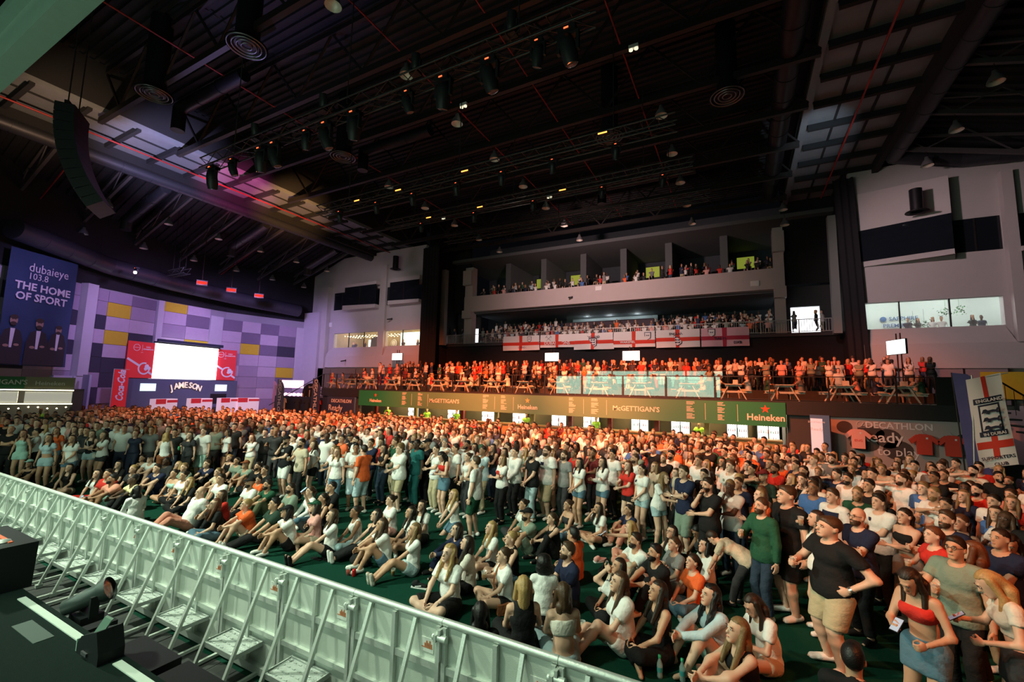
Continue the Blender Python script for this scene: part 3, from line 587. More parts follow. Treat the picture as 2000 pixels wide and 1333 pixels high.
for k, x in enumerate((-20.9,-19.5,-14.3,-13.0,-8.6,-7.3,-2.4,-1.0)):
    b = MB(); q = random.Random(k)
    for i in range(15):
        if i in (3,9): continue
        b.box(x,x+q.uniform(.18,.42),23.35,23.36,2.82-i*.058,2.845-i*.058)
    b.box(x+.85,x+.865,23.35,23.36,1.98,2.78); b.build('menu_lines', M_ink, mb)
M_cool = mat('lit_cooler_glass', (.9,.92,.95), .3, emit=3.2, ecol=(1,.95,.88)); M_post = mat('maroon_post', (.20,.018,.012), .6); M_oak = mat('bar_oak', (.36,.25,.10), .6, noise=.3, nscale=6)
bt = [mat('bottle_'+n, c, .3) for n, c in (('green',(.03,.16,.05)),('amber',(.25,.10,.02)),('blue',(.05,.10,.3)),('red',(.4,.04,.03)))]
cn = 0; ordc = ['first','second','third','fourth','fifth','sixth','seventh','eighth','ninth','tenth']
for x in (-22.0,-18.3,-15.4,-13.0,-10.2,-8.1,-5.2,-3.0,-.2,1.2):
    r = empty('drinks_cooler', (x,25.9,0), 0, 'white lit drinks cooler in the bar, %s from the left' % ordc[cn], 'cooler', 'lit coolers in the bar'); cn += 1
    MB().box(-.5,.5,0,.45,0,2.2).build('case', M_dgrey, r)
    for s in (-1,1):
        d = MB().box(s*.245-.22,s*.245+.22,-.03,0,.3,2.1).build('door', M_cool, r); MB().box(s*.03-.012,s*.03+.012,-.06,-.03,.9,1.5).build('handle', M_alu, d)
    for zz in (.95,1.3,1.65): 
        b = MB(); q = random.Random(cn*7+int(zz*10))
        for i in range(9): b.tube((-.42+i*.105,-.05,zz),(-.42+i*.105,-.05,zz+.2),.028,.012,n=6,mi=q.randrange(4))
        tag(b.build('bottle_row', bt, r), None, None, None, 'stuff')
b = MB()
for x in (-24.9,-21.0,-16.9,-14.2,-11.6,-9.1,-6.7,-4.1,-1.6): tag(MB().box(x-.12,x+.12,24.9,25.1,0,2.85).build('bar_post', M_post if int(x*10)%2 else M_oak), '%s bar post, %s from the left' % ('maroon' if int(x*10)%2 else 'oak', ordc[[-24.9,-21.0,-16.9,-14.2,-11.6,-9.1,-6.7,-4.1,-1.6].index(x)]), 'post', 'posts of the bar')
tag(MB().box(-25,1.7,24.2,24.8,.0,1.05).box(-25,1.7,24.1,24.9,1.05,1.12).build('bar_counter', M_oak), 'long wooden bar counter behind the crowd', 'counter')
M_bulb = mat('chandelier_bulb', (1,.85,.5), .5, emit=14)
for i, x in enumerate((-20.0,-11.0,-7.4,-1.2)):
    r = empty('chandelier', (x,25.2,2.5), 0, 'small crystal chandelier over the bar, %s from the left' % ordn[i], 'lamp', 'chandeliers over the bar')
    MB().tube((0,0,0),(0,0,.4),.015,n=5).lathe([(.32,-.02),(.34,0),(.32,.02)], n=16).build('ring', M_alu, r)
    for k in range(8): MB().lathe([(0,.04),(.03,0),(0,-.04)], (.32*math.cos(k*.785),.32*math.sin(k*.785),.05), 6).build('bulb', M_bulb, r)
for x in (-23,-19.5,-16,-12.5,-9,-5.5,-2,1): point('bar_warm_light', (x,25.2,2.5), 170, (1,.72,.34), .15)
# ------------------------------------------------------------------ deck railing with glass, second railing, picnic tables
M_rail = mat('black_rail', (.012,.012,.013), .45)
def rail_glass():
    m = bpy.data.materials.new('rail_glass'); m.use_nodes = True; N = m.node_tree.nodes; L = m.node_tree.links
    t = N.new('ShaderNodeBsdfTransparent'); t.inputs[0].default_value = (.93,.97,.95,1); g = N.new('ShaderNodeBsdfGlossy'); g.inputs['Roughness'].default_value = .015; x = N.new('ShaderNodeMixShader'); x.inputs[0].default_value = .11
    L.new(t.outputs[0], x.inputs[1]); L.new(g.outputs[0], x.inputs[2]); L.new(x.outputs[0], N['Material Output'].inputs[0]); return m
M_glr = rail_glass()
PX = [-29.3,-27.8,-25.6,-23.45,-21.25,-18.96,-16.79,-14.71,-12.35,-10.18,-7.9,-5.6,-3.39,-1.08,1.21,3.47,5.78,6.95]
for i, (a, c) in enumerate(zip(PX[:-1], PX[1:])):
    r = empty('deck_railing', (a,23.55,3.0), 0, 'black framed glass railing panel of the raised deck, %s from the left' % (['zeroth','second','third','fourth','fifth','sixth','seventh','eighth','ninth','tenth','eleventh','twelfth','thirteenth','fourteenth','fifteenth','sixteenth','seventeenth'][i]) if i else 'black framed railing panel at the left end of the raised deck', 'railing', 'front railing of the raised deck'); L = c-a
    MB().box(-.03,.03,-.03,.03,0,1.13).build('post', M_rail, r); MB().box(0,L,-.025,.025,1.09,1.13).build('top_bar', M_rail, r); MB().box(0,L,-.02,.02,.03,.06).build('bottom_bar', M_rail, r)
    if i > 0: MB().box(.06,L-.06,-.006,.006,.08,1.07).build('glass', M_glr, r)
    else:
        for k in range(7): MB().tube((.2*k+.1,0,.05),(.2*k+.1,0,1.1),.01,n=5).build('baluster', M_rail, r)
r = empty('deck_gate_panel', (7.0,23.55,3.0), 0, 'solid black railing panel near the blue feather banner', 'railing'); MB().box(0,.9,-.03,.03,0,1.13).build('panel', M_rail, r); MB().box(.9,1.6,-.03,.03,0,.06).build('threshold', M_rail, r)
for i in range(4): MB().tube((1.1+i*.12,0,0),(1.1+i*.12,0,.62),.02,n=6).build('baluster', M_alu, r)
for i in range(14):
    a = -27+i*2.2; c = a+2.2
    r = empty('tier_railing', (a,27.4,3.5), 0, 'thin black railing section of the upper deck tier, %s from the left' % (ordc+['eleventh','twelfth','thirteenth','fourteenth'])[i], 'railing', 'railing of the upper deck tier')
    MB().box(-.02,.02,-.02,.02,0,1.08).build('post', M_rail, r); MB().box(0,2.2,-.02,.02,1.05,1.08).build('top_bar', M_rail, r)
    if 7 <= i <= 11: MB().box(.05,2.15,-.005,.005,.1,1.03).build('glass', M_glr, r)
M_ptab = mat('white_painted_wood', (.74,.72,.68), .6, noise=.12, nscale=8)
def picnic():
    r = empty('picnic_table', (0,0,0)); 
    for i in range(5): MB().box(-.375+i*.152,-.375+i*.152+.142,-.8,.8,.72,.76).build('top_plank', M_ptab, r)
    for s in (-1,1):
        for k in range(2): MB().box(s*.66-.13+k*.135,s*.66-.13+k*.135+.125,-.8,.8,.42,.455).build('bench_plank', M_ptab, r)
        for yy in (-.62,.62): MB().beam((s*.20,yy,.72),(s*.56,yy,0),.045,.10,up=(0,1,0)).build('leg', M_ptab, r)
    for yy in (-.58,.58): MB().box(-.80,.80,yy-.02,yy+.02,.33,.42).build('bench_bearer', M_ptab, r); MB().box(-.36,.36,yy-.02,yy+.02,.64,.72).build('top_bearer', M_ptab, r)
    return r
TX = [-28.5,-26.55,-24.6,-22.6,-20.5,-18.4,-16.4,-14.1,-11.8,-9.45,-7.1,-4.8,-2.4,-.3,1.85,4.1,6.1]
proto = picnic()
for i, x in enumerate(TX):
    o = proto if i == 0 else copy_tree(proto); o.location = (x,24.65,3.0)
    tag(o, 'white wooden picnic table on the raised deck, %s from the left' % (ordc+['eleventh','twelfth','thirteenth','fourteenth','fifteenth','sixteenth'])[i] if i < 16 else 'white wooden picnic table at the right end of the raised deck', 'picnic table', 'picnic tables on the raised deck')
    if i in (3,6,9,13,15,16):
        tag(MB().box(-.11,.11,-.1,.1,0,.2).build('paper_box', mat('white_paper', (.75,.72,.66), .7), None, (x+.1,24.2,3.76)), 'white paper box on the %s picnic table from the left' % (ordc+['eleventh','twelfth','thirteenth','fourteenth','fifteenth','sixteenth','seventeenth'])[i], 'box', 'paper boxes on the picnic tables')
# television screens over the deck
M_tv = mat('tv_picture', (.75,.95,.92), .4, emit=1.5, ecol=(.78,.97,.95))
def tv(x, y, z, w_, h_, rz, label, pole=True):
    r = empty('tv_screen', (x,y,z), rz, label, 'screen'); MB().box(-w_/2,w_/2,-.03,.05,-h_/2,h_/2).build('case', M_mh, r); MB().box(-w_/2+.02,w_/2-.02,-.04,-.03,-h_/2+.02,h_/2-.02).build('picture', M_tv, r)
    if pole: MB().tube((-.12,.1,-3),(-.12,.1,h_/2+.3),.03,n=6).tube((.12,.1,-3),(.12,.1,h_/2+.3),.03,n=6).build('stand', M_mh, r)
tv(-27.65,30,5.95,1.25,.66,0,'white lit television on twin poles left of the balcony'); tv(-12.5,30.2,5.72,1.15,.66,0,'lit television below the second balcony flag'); tv(-6.6,30.2,5.72,1.2,.70,0,'lit television below the fourth balcony flag'); tv(6.5,26.0,5.6,1.15,.70,math.radians(-68),'lit television turned sideways on a pole at the right')
# ------------------------------------------------------------------ lower balcony rail and flags
M_brail = mat('balcony_rail_steel', (.42,.40,.38), .45, .4)
nx = -26.4; i = 0
while nx < 6.0:
    L = min(2.32, 6.1-nx); r = empty('balcony_railing', (nx,35.7,7.6), 0, 'steel barred balcony railing section, %s from the left' % (ordc+['eleventh','twelfth','thirteenth','fourteenth','fifteenth'])[min(i,14)], 'railing', 'lower balcony railing'); i += 1
    MB().box(-.03,.03,-.03,.03,0,.95).build('post', M_brail, r); MB().box(0,L,-.025,.025,.90,.95).build('top_bar', M_brail, r); MB().box(0,L,-.02,.02,.06,.10).build('bottom_bar', M_brail, r)
    b = MB()
    for k in range(1, int(L/.155)): b.box(k*.155-.012,k*.155+.012,-.012,.012,.1,.9)
    b.build('bars', M_brail, r); nx += L+.001
M_fw = mat('flag_white', (.74,.71,.70), .8, bump=.15, bscale=8); M_fr = mat('flag_red', (.62,.04,.02), .8, bump=.15, bscale=8); M_fn = mat('flag_navy', (.02,.024,.05), .8); M_fp = mat('flag_pink', (.72,.42,.48), .8, bump=.15, bscale=8); M_fm = mat('flag_maroon', (.42,.02,.05), .8)
def cloth(name, W, Hh, x0, x1, z0, z1, m, par, wav, dy=0, n=22, k=8, curve=0):
    vs = []; fs = []
    for j in range(k+1):
        for i in range(n+1):
            u = x0+(x1-x0)*i/n; v = z0+(z1-z0)*j/k; d = -v/Hh
            vs.append((u+.12*d*d*math.sin(u*2), wav(u,v)+dy, v-curve*math.sin(math.pi*u/W)))
    for j in range(k):
        for i in range(n): a = j*(n+1)+i; fs.append((a,a+1,a+n+2,a+n+1))
    return MB().add(vs, fs, 0, True).build(name, m, par)
def flag(x, W, Hh, label, base=M_fw, red=M_fr, seed=0, vpos=.5, hpos=.55):
    r = empty('flag', (x,35.55,8.15), 0, label, 'flag', 'flags on the balcony rail'); q = random.Random(seed); a, ph = q.uniform(2,3.4), q.uniform(0,6)
    wav = lambda u, v: .07*math.sin(u*a+ph+v*1.5)*(.25-v/Hh)
    for sgn in (0,.012): cloth('cloth', W, Hh, 0, W, -Hh, 0, base, r, wav, sgn)
    cloth('cross_upright', W, Hh, W*vpos-.16, W*vpos+.16, -Hh, 0, red, r, wav, -.012, 4); cloth('cross_bar', W, Hh, 0, W, -Hh*hpos-.15, -Hh*hpos+.15, red, r, wav, -.014, 22, 2)
    return r, wav
def ftext(r, wav, s, size, x, z, m, **k): return text('lettering', s, size, (x, wav(x,z)-.03, z), m, r, depth=.004, **k)
def crest(r, wav, x, z, s, full=True):
    y = wav(x,z)-.022; o = MB().prism([(x-s*.42,z+s*.5),(x+s*.42,z+s*.5),(x+s*.40,z-s*.28),(x,z-s*.55),(x-s*.40,z-s*.28)], y, y+.006).build('crest', M_fn, r)
    MB().prism([(x-s*.34,z+s*.42),(x+s*.34,z+s*.42),(x+s*.32,z-s*.24),(x,z-s*.46),(x-s*.32,z-s*.24)], y-.005, y).build('shield', M_fw, o)
    b = MB()
    for k in range(3 if full else 1):
        zz = z+s*(.28-.24*k) if full else z+.05*s; w_ = s*.24 if full else s*.2
        b.prism([(x-w_,zz+.03*s),(x-w_*.6,zz+.10*s),(x-w_*.3,zz+.03*s),(x+w_*.6,zz+.05*s),(x+w_,zz+.12*s),(x+w_*.9,zz-.02*s),(x+w_*.6,zz-.09*s),(x+w_*.4,zz-.03*s),(x-w_*.4,zz-.03*s),(x-w_*.6,zz-.09*s),(x-w_*.8,zz-.03*s)], y-.010, y-.005)
    b.build('lions' if full else 'emblem', M_fn, o)
r, wv = flag(-19.7,3.7,1.35,'white flag with orange cross and small round crest, leftmost on the balcony', seed=1); crest(r, wv, 2.75, -.35, .5, False); ftext(r, wv, 'MARCHING ON', .22, 1.9, -1.08, M_fn)
r, wv = flag(-15.85,3.2,1.15,'white flag with red cross and black crossed hammers, second along the balcony', seed=2, hpos=.68)
b = MB(); b.beam((.55,wv(.7,-.3)-.02,-.55),(1.0,wv(.7,-.3)-.02,-.15),.05,.01); b.beam((1.0,wv(.7,-.3)-.022,-.55),(.55,wv(.7,-.3)-.022,-.15),.05,.01); b.beam((.48,wv(.7,-.3)-.02,-.24),(.66,wv(.7,-.3)-.02,-.06),.10,.01); b.beam((.90,wv(.7,-.3)-.02,-.06),(1.08,wv(.7,-.3)-.02,-.24),.10,.01); b.build('crossed_hammers', M_fn, r)
ftext(r, wv, 'DUBAI  IRONS', .38, 1.6, -.78, M_fw, bold=.02)
r, wv = flag(-12.7,3.45,1.4,'white flag with red cross and ENGLAND crest, third along the balcony', seed=3); crest(r, wv, 1.72, -.85, .85); ftext(r, wv, 'ENGLAND', .26, 1.72, -.34, M_fn, bold=.02)
r, wv = flag(-9.2,3.3,1.3,'white flag with red cross and corner crest, fourth along the balcony', seed=4, hpos=.68); crest(r, wv, 2.75, -.42, .62, False); ftext(r, wv, 'WAKEFIELD MAGS', .27, 1.65, -.88, M_fw, bold=.02)
r, wv = flag(-5.8,3.2,1.4,'white flag with red cross and navy ENGLAND crest, fifth along the balcony', seed=5); crest(r, wv, 1.6, -.85, .85); ftext(r, wv, 'ENGLAND', .26, 1.6, -.34, M_fn, bold=.02)
r, wv = flag(-2.5,3.2,1.4,'pink flag with maroon cross and dark lettering at the right end of the balcony', M_fp, M_fm, 6); crest(r, wv, .72, -.36, .6, False); ftext(r, wv, 'DUBAI HAMMERS', .30, 1.65, -.80, M_fn, bold=.015); ftext(r, wv, 'DXB', .26, 2.45, -1.14, M_fn, bold=.03)
# fascia fittings
tag(MB().box(-.28,.28,-.06,0,-.20,.20).box(-.24,.24,-.07,-.06,-.16,.16).build('wall_box', M_white, None, (-10.6,35.99,12.1)), 'white square box in the middle of the pale balcony fascia', 'wall box', 'white wall boxes'); tag(MB().box(-.28,.28,-.06,0,-.20,.20).box(-.24,.24,-.07,-.06,-.16,.16).build('wall_box', M_white, None, (1.2,35.99,11.4)), 'white square box at the right end of the balcony fascia', 'wall box', 'white wall boxes')
tag(MB().box(-.24,.24,-.06,0,-.24,.24).box(-.2,.2,-.07,-.06,-.2,.2).build('wall_box', M_white, None, (-39.2,31.98,9.75)), 'white square box on the left facade wing', 'wall box', 'white wall boxes')
def camera_(x, y, z, label):
    r = empty('security_camera', (x,y,z), 0, label, 'camera'); MB().box(-.05,.05,-.05,.0,-.1,.1).build('bracket', M_dgrey, r); MB().beam((0,-.05,0),(-.15,-.45,-.1),.12,.12).build('housing', M_dgrey, r); MB().tube((-.15,-.45,-.1),(-.16,-.49,-.11),.05,n=10).build('lens', M_glassd, r)
camera_(-30.4,31.95,9.9,'dark security camera beside the left facade windows'); camera_(-36.2,31.65,5.8,'dark security camera on the ledge of the left wing'); camera_(-13.0,35.95,11.5,'dark camera on the fascia left of the white box')
# ------------------------------------------------------------------ end wall bar: screen, posters, letters, banners
def wframe(s, d=0.0):
    p, n = wpt(s); e = Vector((-n.y, n.x)); return Vector((p.x+n.x*d, p.y+n.y*d, 0)), Vector((n.y,-n.x,0)), Vector((n.x,n.y,0))
def wflat(s_mid, d):           # local frame: x to the viewer's right, y away from the viewer, z up
    p, n = wpt(s_mid); n3 = Vector((n.x,n.y,0)); ex = Vector((n.y,-n.x,0))*-1
    if ex.dot(Vector((0,1,0))) < 0: ex = -ex
    return frame_m(Vector((p.x+n.x*d,p.y+n.y*d,0)), ex, -n3, Vector((0,0,1)))
def weld(name, s_mid, d, label, cat):
    r = empty(name, (0,0,0), 0, label, cat); r.matrix_world = wflat(s_mid, d); return r
bx_ = weld('bar_wall', 12.0, 1.1, 'dark blue grey bar front below the bright screen with arched white lettering', 'bar')
MB().box(-4.55,4.6,0,.3,0,3.42).build('front', mat('bar_front_blue_grey', (.10,.12,.18), .7), bx_); MB().box(-4.55,4.6,-.5,-.02,.0,1.0).build('counter', M_dgrey, bx_)
MB().box(2.1,3.6,-.02,.02,1.3,2.2).build('doorway', M_dark, bx_)
M_let = mat('arched_letters', (.85,.80,.60), .5, emit=.5, ecol=(1,.9,.65)); M_lete = mat('letter_edge_brown', (.20,.09,.03), .6)
for i, ch in enumerate('JAMESON'):
    t = (i-3)/3.0; x = -.15+t*1.12; z = 2.95-.26*t*t; a = -t*.28
    ex = (math.cos(a),0,math.sin(a)); ez = (-math.sin(a),0,math.cos(a))
    for dd, mm, bo, dp in ((.0,M_lete,.06,.04),(-.04,M_let,.02,.04)): text('letter', ch, .70, (x,-.04+dd,z-.0), mm, bx_, ex, ez, bold=bo, depth=dp, sx=.85)
for x in (-3.0,3.0): MB().box(x-.55,x+.55,-.05,0,2.45,3.05).build('menu_screen', mat('menu_screen_white', (.7,.9,.9), .5, emit=.9, ecol=(.75,.95,.95)), bx_)
sc_ = weld('big_screen', 11.82, .55, 'glowing white projection screen between two red posters', 'screen')
MB().box(-2.66,2.66,0,.08,3.48,6.40).build('picture', mat('white_projection', (.95,.97,1), .5, emit=3.0, ecol=(.97,.98,1)), sc_); MB().box(-2.75,2.75,-.5,-.3,6.5,6.75).box(-2.75,2.75,-.1,.1,6.42,6.55).build('roller_case', mat('roller_case_navy', (.02,.025,.05), .6), sc_)
b = MB(); q = random.Random(4)
for i in range(14): b.box(-2.3+i*.32,-2.3+i*.32+q.uniform(.15,.3),-.006,0,6.0-q.uniform(0,.12)-.02*i*.3,6.13)
b.build('ticker_line', mat('ticker_pale_mint', (.55,.85,.78), .5, emit=1.6, ecol=(.62,.88,.82)), sc_)
M_pr = mat('poster_red', (.62,.02,.03), .6, emit=.18, ecol=(.9,.05,.06)); M_pw = mat('poster_white', (.78,.76,.78), .6)
for s_, nm in ((15.58,'left'),(8.22,'right')):
    r = weld('red_poster', s_, .5, 'red poster with white ring and arm drawing, %s of the bright screen' % nm, 'poster'); w_ = 1.1 if nm == 'left' else .93
    MB().box(-w_,w_,0,.08,3.48,6.38).build('board', M_pr, r)
    def ring(cx, cz, ro, ri, n=20, t0=0, t1=2*math.pi):
        b = MB(); vs = []
        for i in range(n+1): a = t0+(t1-t0)*i/n; vs += [(cx+ro*math.cos(a),-.012,cz+ro*math.sin(a)),(cx+ri*math.cos(a),-.012,cz+ri*math.sin(a))]
        return b.add(vs, [(2*i,2*i+1,2*i+3,2*i+2) for i in range(n)])
    ring(w_*.25, 4.25, .50, .38, 20, 1.2, 6.6).build('ring', M_pw, r); MB().beam((-w_,-.01,5.0),(-.1,-.01,4.45),.01,.16).build('arm_stripe', M_pw, r); MB().beam((w_*.55,-.01,4.0),(w_,-.01,3.7),.01,.15).build('arm_stripe', M_pw, r)
    ring(-w_*.42, 5.9, .27, .24).build('badge', M_pw, r); text('lettering', 'CocaCola', .12, (-w_*.42,-.012,5.9), M_pw, r, shear=.3, depth=.004); MB().box(-.03,-.015,-.012,0,5.65,6.15).build('divider', M_pw, r)
    text('lettering', 'EURO', .14, (w_*.42,-.012,5.98), M_pw, r, depth=.004, bold=.02); text('lettering', 'CHAMPION', .16, (w_*.42,-.012,5.80), M_pw, r, depth=.004, bold=.02); text('lettering', '2024', .09, (-.02,-.012,5.52), M_pw, r, depth=.004)
    b = MB()
    for cx, cz, rr in ((w_*.45,4.42,.18),(w_*.62,4.28,.15),(w_*.38,4.22,.14)): b.lathe([(0,.012),(rr*.7,.01),(rr,0)], (cx,-.012,cz), 12, axis=(0,-1,0))
    b.build('ball_drawing', M_pw, r)
r = weld('cola_banner', 17.8, 1.6, 'tall red banner with white vertical script beside the bright screen', 'banner'); M_cc = mat('cola_red', (.70,.012,.02), .6, emit=.12, ecol=(1,.05,.05))
MB().box(-.52,.52,0,.02,.6,4.05).build('cloth', M_cc, r); MB().tube((-.55,.03,0),(-.55,.03,4.1),.025,n=6).tube((-.55,.03,4.08),(.55,.03,4.08),.02,n=6).build('pole', M_alu, r)
text('lettering', 'Coca-Cola', .74, (.02,-.012,2.85), M_pw, r, (0,0,1), (-1,0,0), bold=.03, depth=.006, shear=.35, sx=.72)
# bottle crates and stands along the end wall bar
for i, s_ in enumerate((14.9,11.6,9.0,6.6)):
    r = weld('promo_counter', s_, 2.6, 'small red and white promo counter before the end wall bar, %s from the left' % ordn[i], 'counter'); 
    MB().box(-.9,.9,0,.6,0,1.85).build('body', mat('promo_white_lit', (.75,.6,.62), .6, emit=.35, ecol=(1,.7,.75)), r); MB().box(-.92,-.1,-.02,0,1.45,1.85).build('red_panel', M_pr, r); MB().box(.0,.9,-.02,0,1.55,1.75).build('red_panel', M_pr, r)
# banner with three suited men
r = weld('sport_banner', 23.3, .9, 'huge blue banner lettered THE HOME OF SPORT above three printed men in suits', 'banner')
M_bn = mat('banner_blue', (.012,.034,.085), .7, noise=.5, nscale=.8, col2=(.03,.06,.15)); M_bt = mat('banner_white_print', (.70,.66,.74), .6); M_suit = mat('banner_suit_print', (.030,.025,.030), .7); M_face = mat('banner_skin_print', (.36,.22,.17), .7); M_hp = mat('banner_hair_print', (.05,.032,.026), .7)
vs = []; n = 24
for j in range(9):
    for i in range(n+1): u = -1.95+3.9*i/n; v = 4.05+7.1*j/8; vs.append((u,.05*math.sin(u*4+v)*(1-j/9),v))
MB().add(vs, [(j*(n+1)+i,j*(n+1)+i+1,(j+1)*(n+1)+i+1,(j+1)*(n+1)+i) for j in range(8) for i in range(n)], 0, True).build('cloth', M_bn, r)
text('lettering', 'dubaieye', .78, (.20,-.09,10.15), M_bt, r, depth=.004, sx=.85); text('lettering', '103.8', .58, (-.38,-.09,9.60), M_bt, r, depth=.004, sx=.9)
text('lettering', 'THE HOME', .66, (.02,-.09,8.92), M_bt, r, bold=.025, depth=.004, sx=.98); text('lettering', 'OF SPORT', .66, (.0,-.09,8.28), M_bt, r, bold=.025, depth=.004, sx=.98)
def disc(b, cx, cz, rx, rz, y, mi=0, n=14): 
    vs = [(cx,y,cz)]+[(cx+rx*math.cos(2*math.pi*i/n),y,cz+rz*math.sin(2*math.pi*i/n)) for i in range(n)]; b.add(vs, [(0,1+(i+1)%n,1+i) for i in range(n)], mi)
for cx, cz, k in ((-1.35,6.75,1.0),(.05,6.7,1.05),(1.2,6.45,.9)):
    b = MB(); y = -.085
    b.add([(cx-.62*k,y,4.1),(cx+.62*k,y,4.1),(cx+.60*k,y,5.5),(cx+.42*k,y,6.12),(cx+.14*k,y,6.28),(cx-.14*k,y,6.28),(cx-.42*k,y,6.12),(cx-.60*k,y,5.5)], [tuple(range(8))], 0)
    b.add([(cx-.12*k,y-.004,6.26),(cx+.12*k,y-.004,6.26),(cx+.05*k,y-.004,5.1),(cx-.08*k,y-.004,5.1)], [(0,1,2,3)], 1)
    disc(b, cx, cz, .21*k, .30*k, y-.006, 2); disc(b, cx, cz+.20*k, .22*k, .14*k, y-.009, 3); disc(b, cx, cz-.20*k, .17*k, .12*k, y-.008, 3)
    disc(b, cx-.25*k, 5.2, .16, .09, y-.008, 2, 8); disc(b, cx+.28*k, 5.28, .15, .08, y-.008, 2, 8)
    for e in (-1,1): disc(b, cx+e*.08*k, cz+.05*k, .035, .018, y-.011, 3, 6)
    b.build('printed_man', [M_suit, M_bt, M_face, M_hp], r)
sp_ = moving_head((-38.4,14.3,11.4), 'single bright white spotlight above the red poster at the end wall', .8, aimv=(.8,-.5,-.2), grp='end wall lights')
MB().lathe([(0,.36),(.10,.36),(.13,.34)], (0,0,-.45), 14, axis=Vector((.8,-.5,-.2)).normalized()).build('lit_lens', mat('spot_white_lit', (1,.95,.8), .5, emit=12), sp_)
# refreshment kiosk at the far left
k_ = empty('refreshment_kiosk', (-33.2,8.2,0), math.radians(58), 'lit refreshment kiosk with green sign and menu boards at the far left', 'kiosk')
MB().box(-3.2,2.0,0,1.6,2.62,2.72).box(-3.2,2.0,1.5,1.6,0,2.7).box(1.9,2.0,0,1.6,0,2.7).build('shell', M_dgrey, k_)
MB().box(-3.2,.1,-.04,0,2.75,3.35).build('green_sign', mat('kiosk_green', (.03,.16,.05), .6), k_); MB().box(.1,2.0,-.04,0,2.75,3.35).build('beige_sign', mat('kiosk_beige', (.28,.24,.14), .6), k_)
text('lettering', 'McGETTIGAN\'S', .34, (-.95,-.05,3.05), M_ink, k_, bold=.015); text('lettering', 'Heineken', .30, (1.05,-.05,3.02), M_ink, k_, bold=.01)
M_kb = mat('kiosk_menu_board', (.62,.60,.50), .6, emit=.30, ecol=(1,.95,.8)); M_kl = mat('kiosk_strip_light', (1,.95,.6), .5, emit=5)
for x0, x1 in ((-3.1,-.1),(.15,1.95)): MB().box(x0,x1,-.04,0,2.0,2.58).build('menu_board', M_kb, k_)
for z in (2.66,1.94): MB().box(-3.2,2.0,-.07,-.04,z-.02,z+.03).build('strip_light', M_kl, k_)
for i in range(14): MB().lathe([(0,.04),(.04,0),(0,-.04)], (-3.0+i*.36,.3,1.72+.05*math.sin(i*1.5)), 6).build('bulb', M_bulb, k_)
MB().box(-3.2,2.0,-.3,.3,0,1.02).build('counter', M_oak, k_)
point('kiosk_light', (-33.4,8.6,2.3), 60, (1,.85,.5), .2)
tag(MB().box(-.55,.55,0,.12,0,3.6).build('pale_pillar', mat('pale_lilac_pillar', (.45,.42,.55), .7), None, (-40.2,12.9,0)), 'pale lilac pillar right of the refreshment kiosk', 'pillar')
# ------------------------------------------------------------------ sports shop booths and feather banners
M_db = mat('shop_navy', (.012,.022,.075), .6, noise=.3, nscale=1, col2=(.04,.05,.12)); M_dw = mat('shop_white_print', (.66,.66,.72), .6)
r = empty('shop_booth', (-28.4,23.3,0), 0, 'navy sports shop booth with white lettering under the left end of the deck', 'booth')
MB().box(.0,2.95,0,.25,0,2.38).build('front', M_db, r); MB().box(-6.6,.0,.1,.3,0,2.25).build('side_wall', mat('shop_wall_navy', (.010,.016,.045), .7), r)
text('lettering', 'DECATHLON', .36, (1.55,-.012,2.05), M_dw, r, bold=.02); text('lettering', 'Ready', .62, (.95,-.012,1.52), M_dw, r, bold=.01); text('lettering', 'to play', .5, (1.6,-.012,1.0), M_dw, r)
for x, c in ((-5.4,'white'),(-3.6,'black'),(-2.4,'black'),(-1.2,'red')):
    b = MB().prism([(x-.22,1.2),(x+.22,1.2),(x+.22,1.85),(x+.42,1.7),(x+.34,2.0),(x+.12,2.1),(x-.12,2.1),(x-.34,2.0),(x-.42,1.7),(x-.22,1.85)], .03, .10)
    b.build('hanging_shirt', mat('hung_shirt_'+c, {'white':(.6,.6,.6),'black':(.02,.02,.02),'red':(.6,.05,.03)}[c], .8), r)
def feather(x, y, z0, h_, w_, label, body, txt, m, lean=0.0, rz=0.0, size=.5):
    r = empty('feather_banner', (x,y,0), rz, label, 'banner'); pts = [(0,z0),(w_,z0+.15)]
    for i in range(9): a = i/8*math.pi/2; pts.append((w_*math.cos(a)+lean*h_*.5, z0+h_*.62+h_*.38*math.sin(a)))
    MB().prism([(0,z0)]+[(w_+.0,z0+.1)]+[(w_*math.cos(i/8*math.pi/2)+lean, z0+h_*.65+h_*.35*math.sin(i/8*math.pi/2)) for i in range(9)], 0, .012).build('cloth', m, r)
    MB().tube((0,.02,0),(lean,.02,z0+h_),.02,n=6).build('pole', M_mh, r)
    if txt: text('lettering', txt, size, (w_*.5,-.012,z0+h_*.42), M_dw, r, (0,0,-1), (1,0,0), bold=.015)
    b = MB()
    for i in range(16):
        a, c = 2*math.pi*i/16, 2*math.pi*(i+1)/16; b.beam((w_*.45+.2*math.cos(a)*w_*1.4,-.012,z0+h_*.76+.2*math.sin(a)*1.4),(w_*.45+.2*math.cos(c)*w_*1.4,-.012,z0+h_*.76+.2*math.sin(c)*1.4),.03,.008)
    b.beam((w_*.45,-.014,z0+h_*.70),(w_*.45+.12*w_,-.014,z0+h_*.82),.05,.008); b.build('emblem', M_dw, r)
feather(-34.3,23.0,1.0,2.65,.95,'dark purplish feather banner with sideways white lettering, farther left', 'x', 'DECATHLON', mat('feather_dark', (.055,.045,.075), .6), .1)
feather(-29.4,22.6,1.0,2.75,.95,'navy feather banner with sideways white lettering at the left corner of the deck', 'x', 'DECATHLON', M_db, .1)
feather(-37.0,24.5,1.0,2.5,.7,'pink lit feather banner near the end wall', 'x', '', mat('feather_pink', (.62,.22,.42), .6), .0)
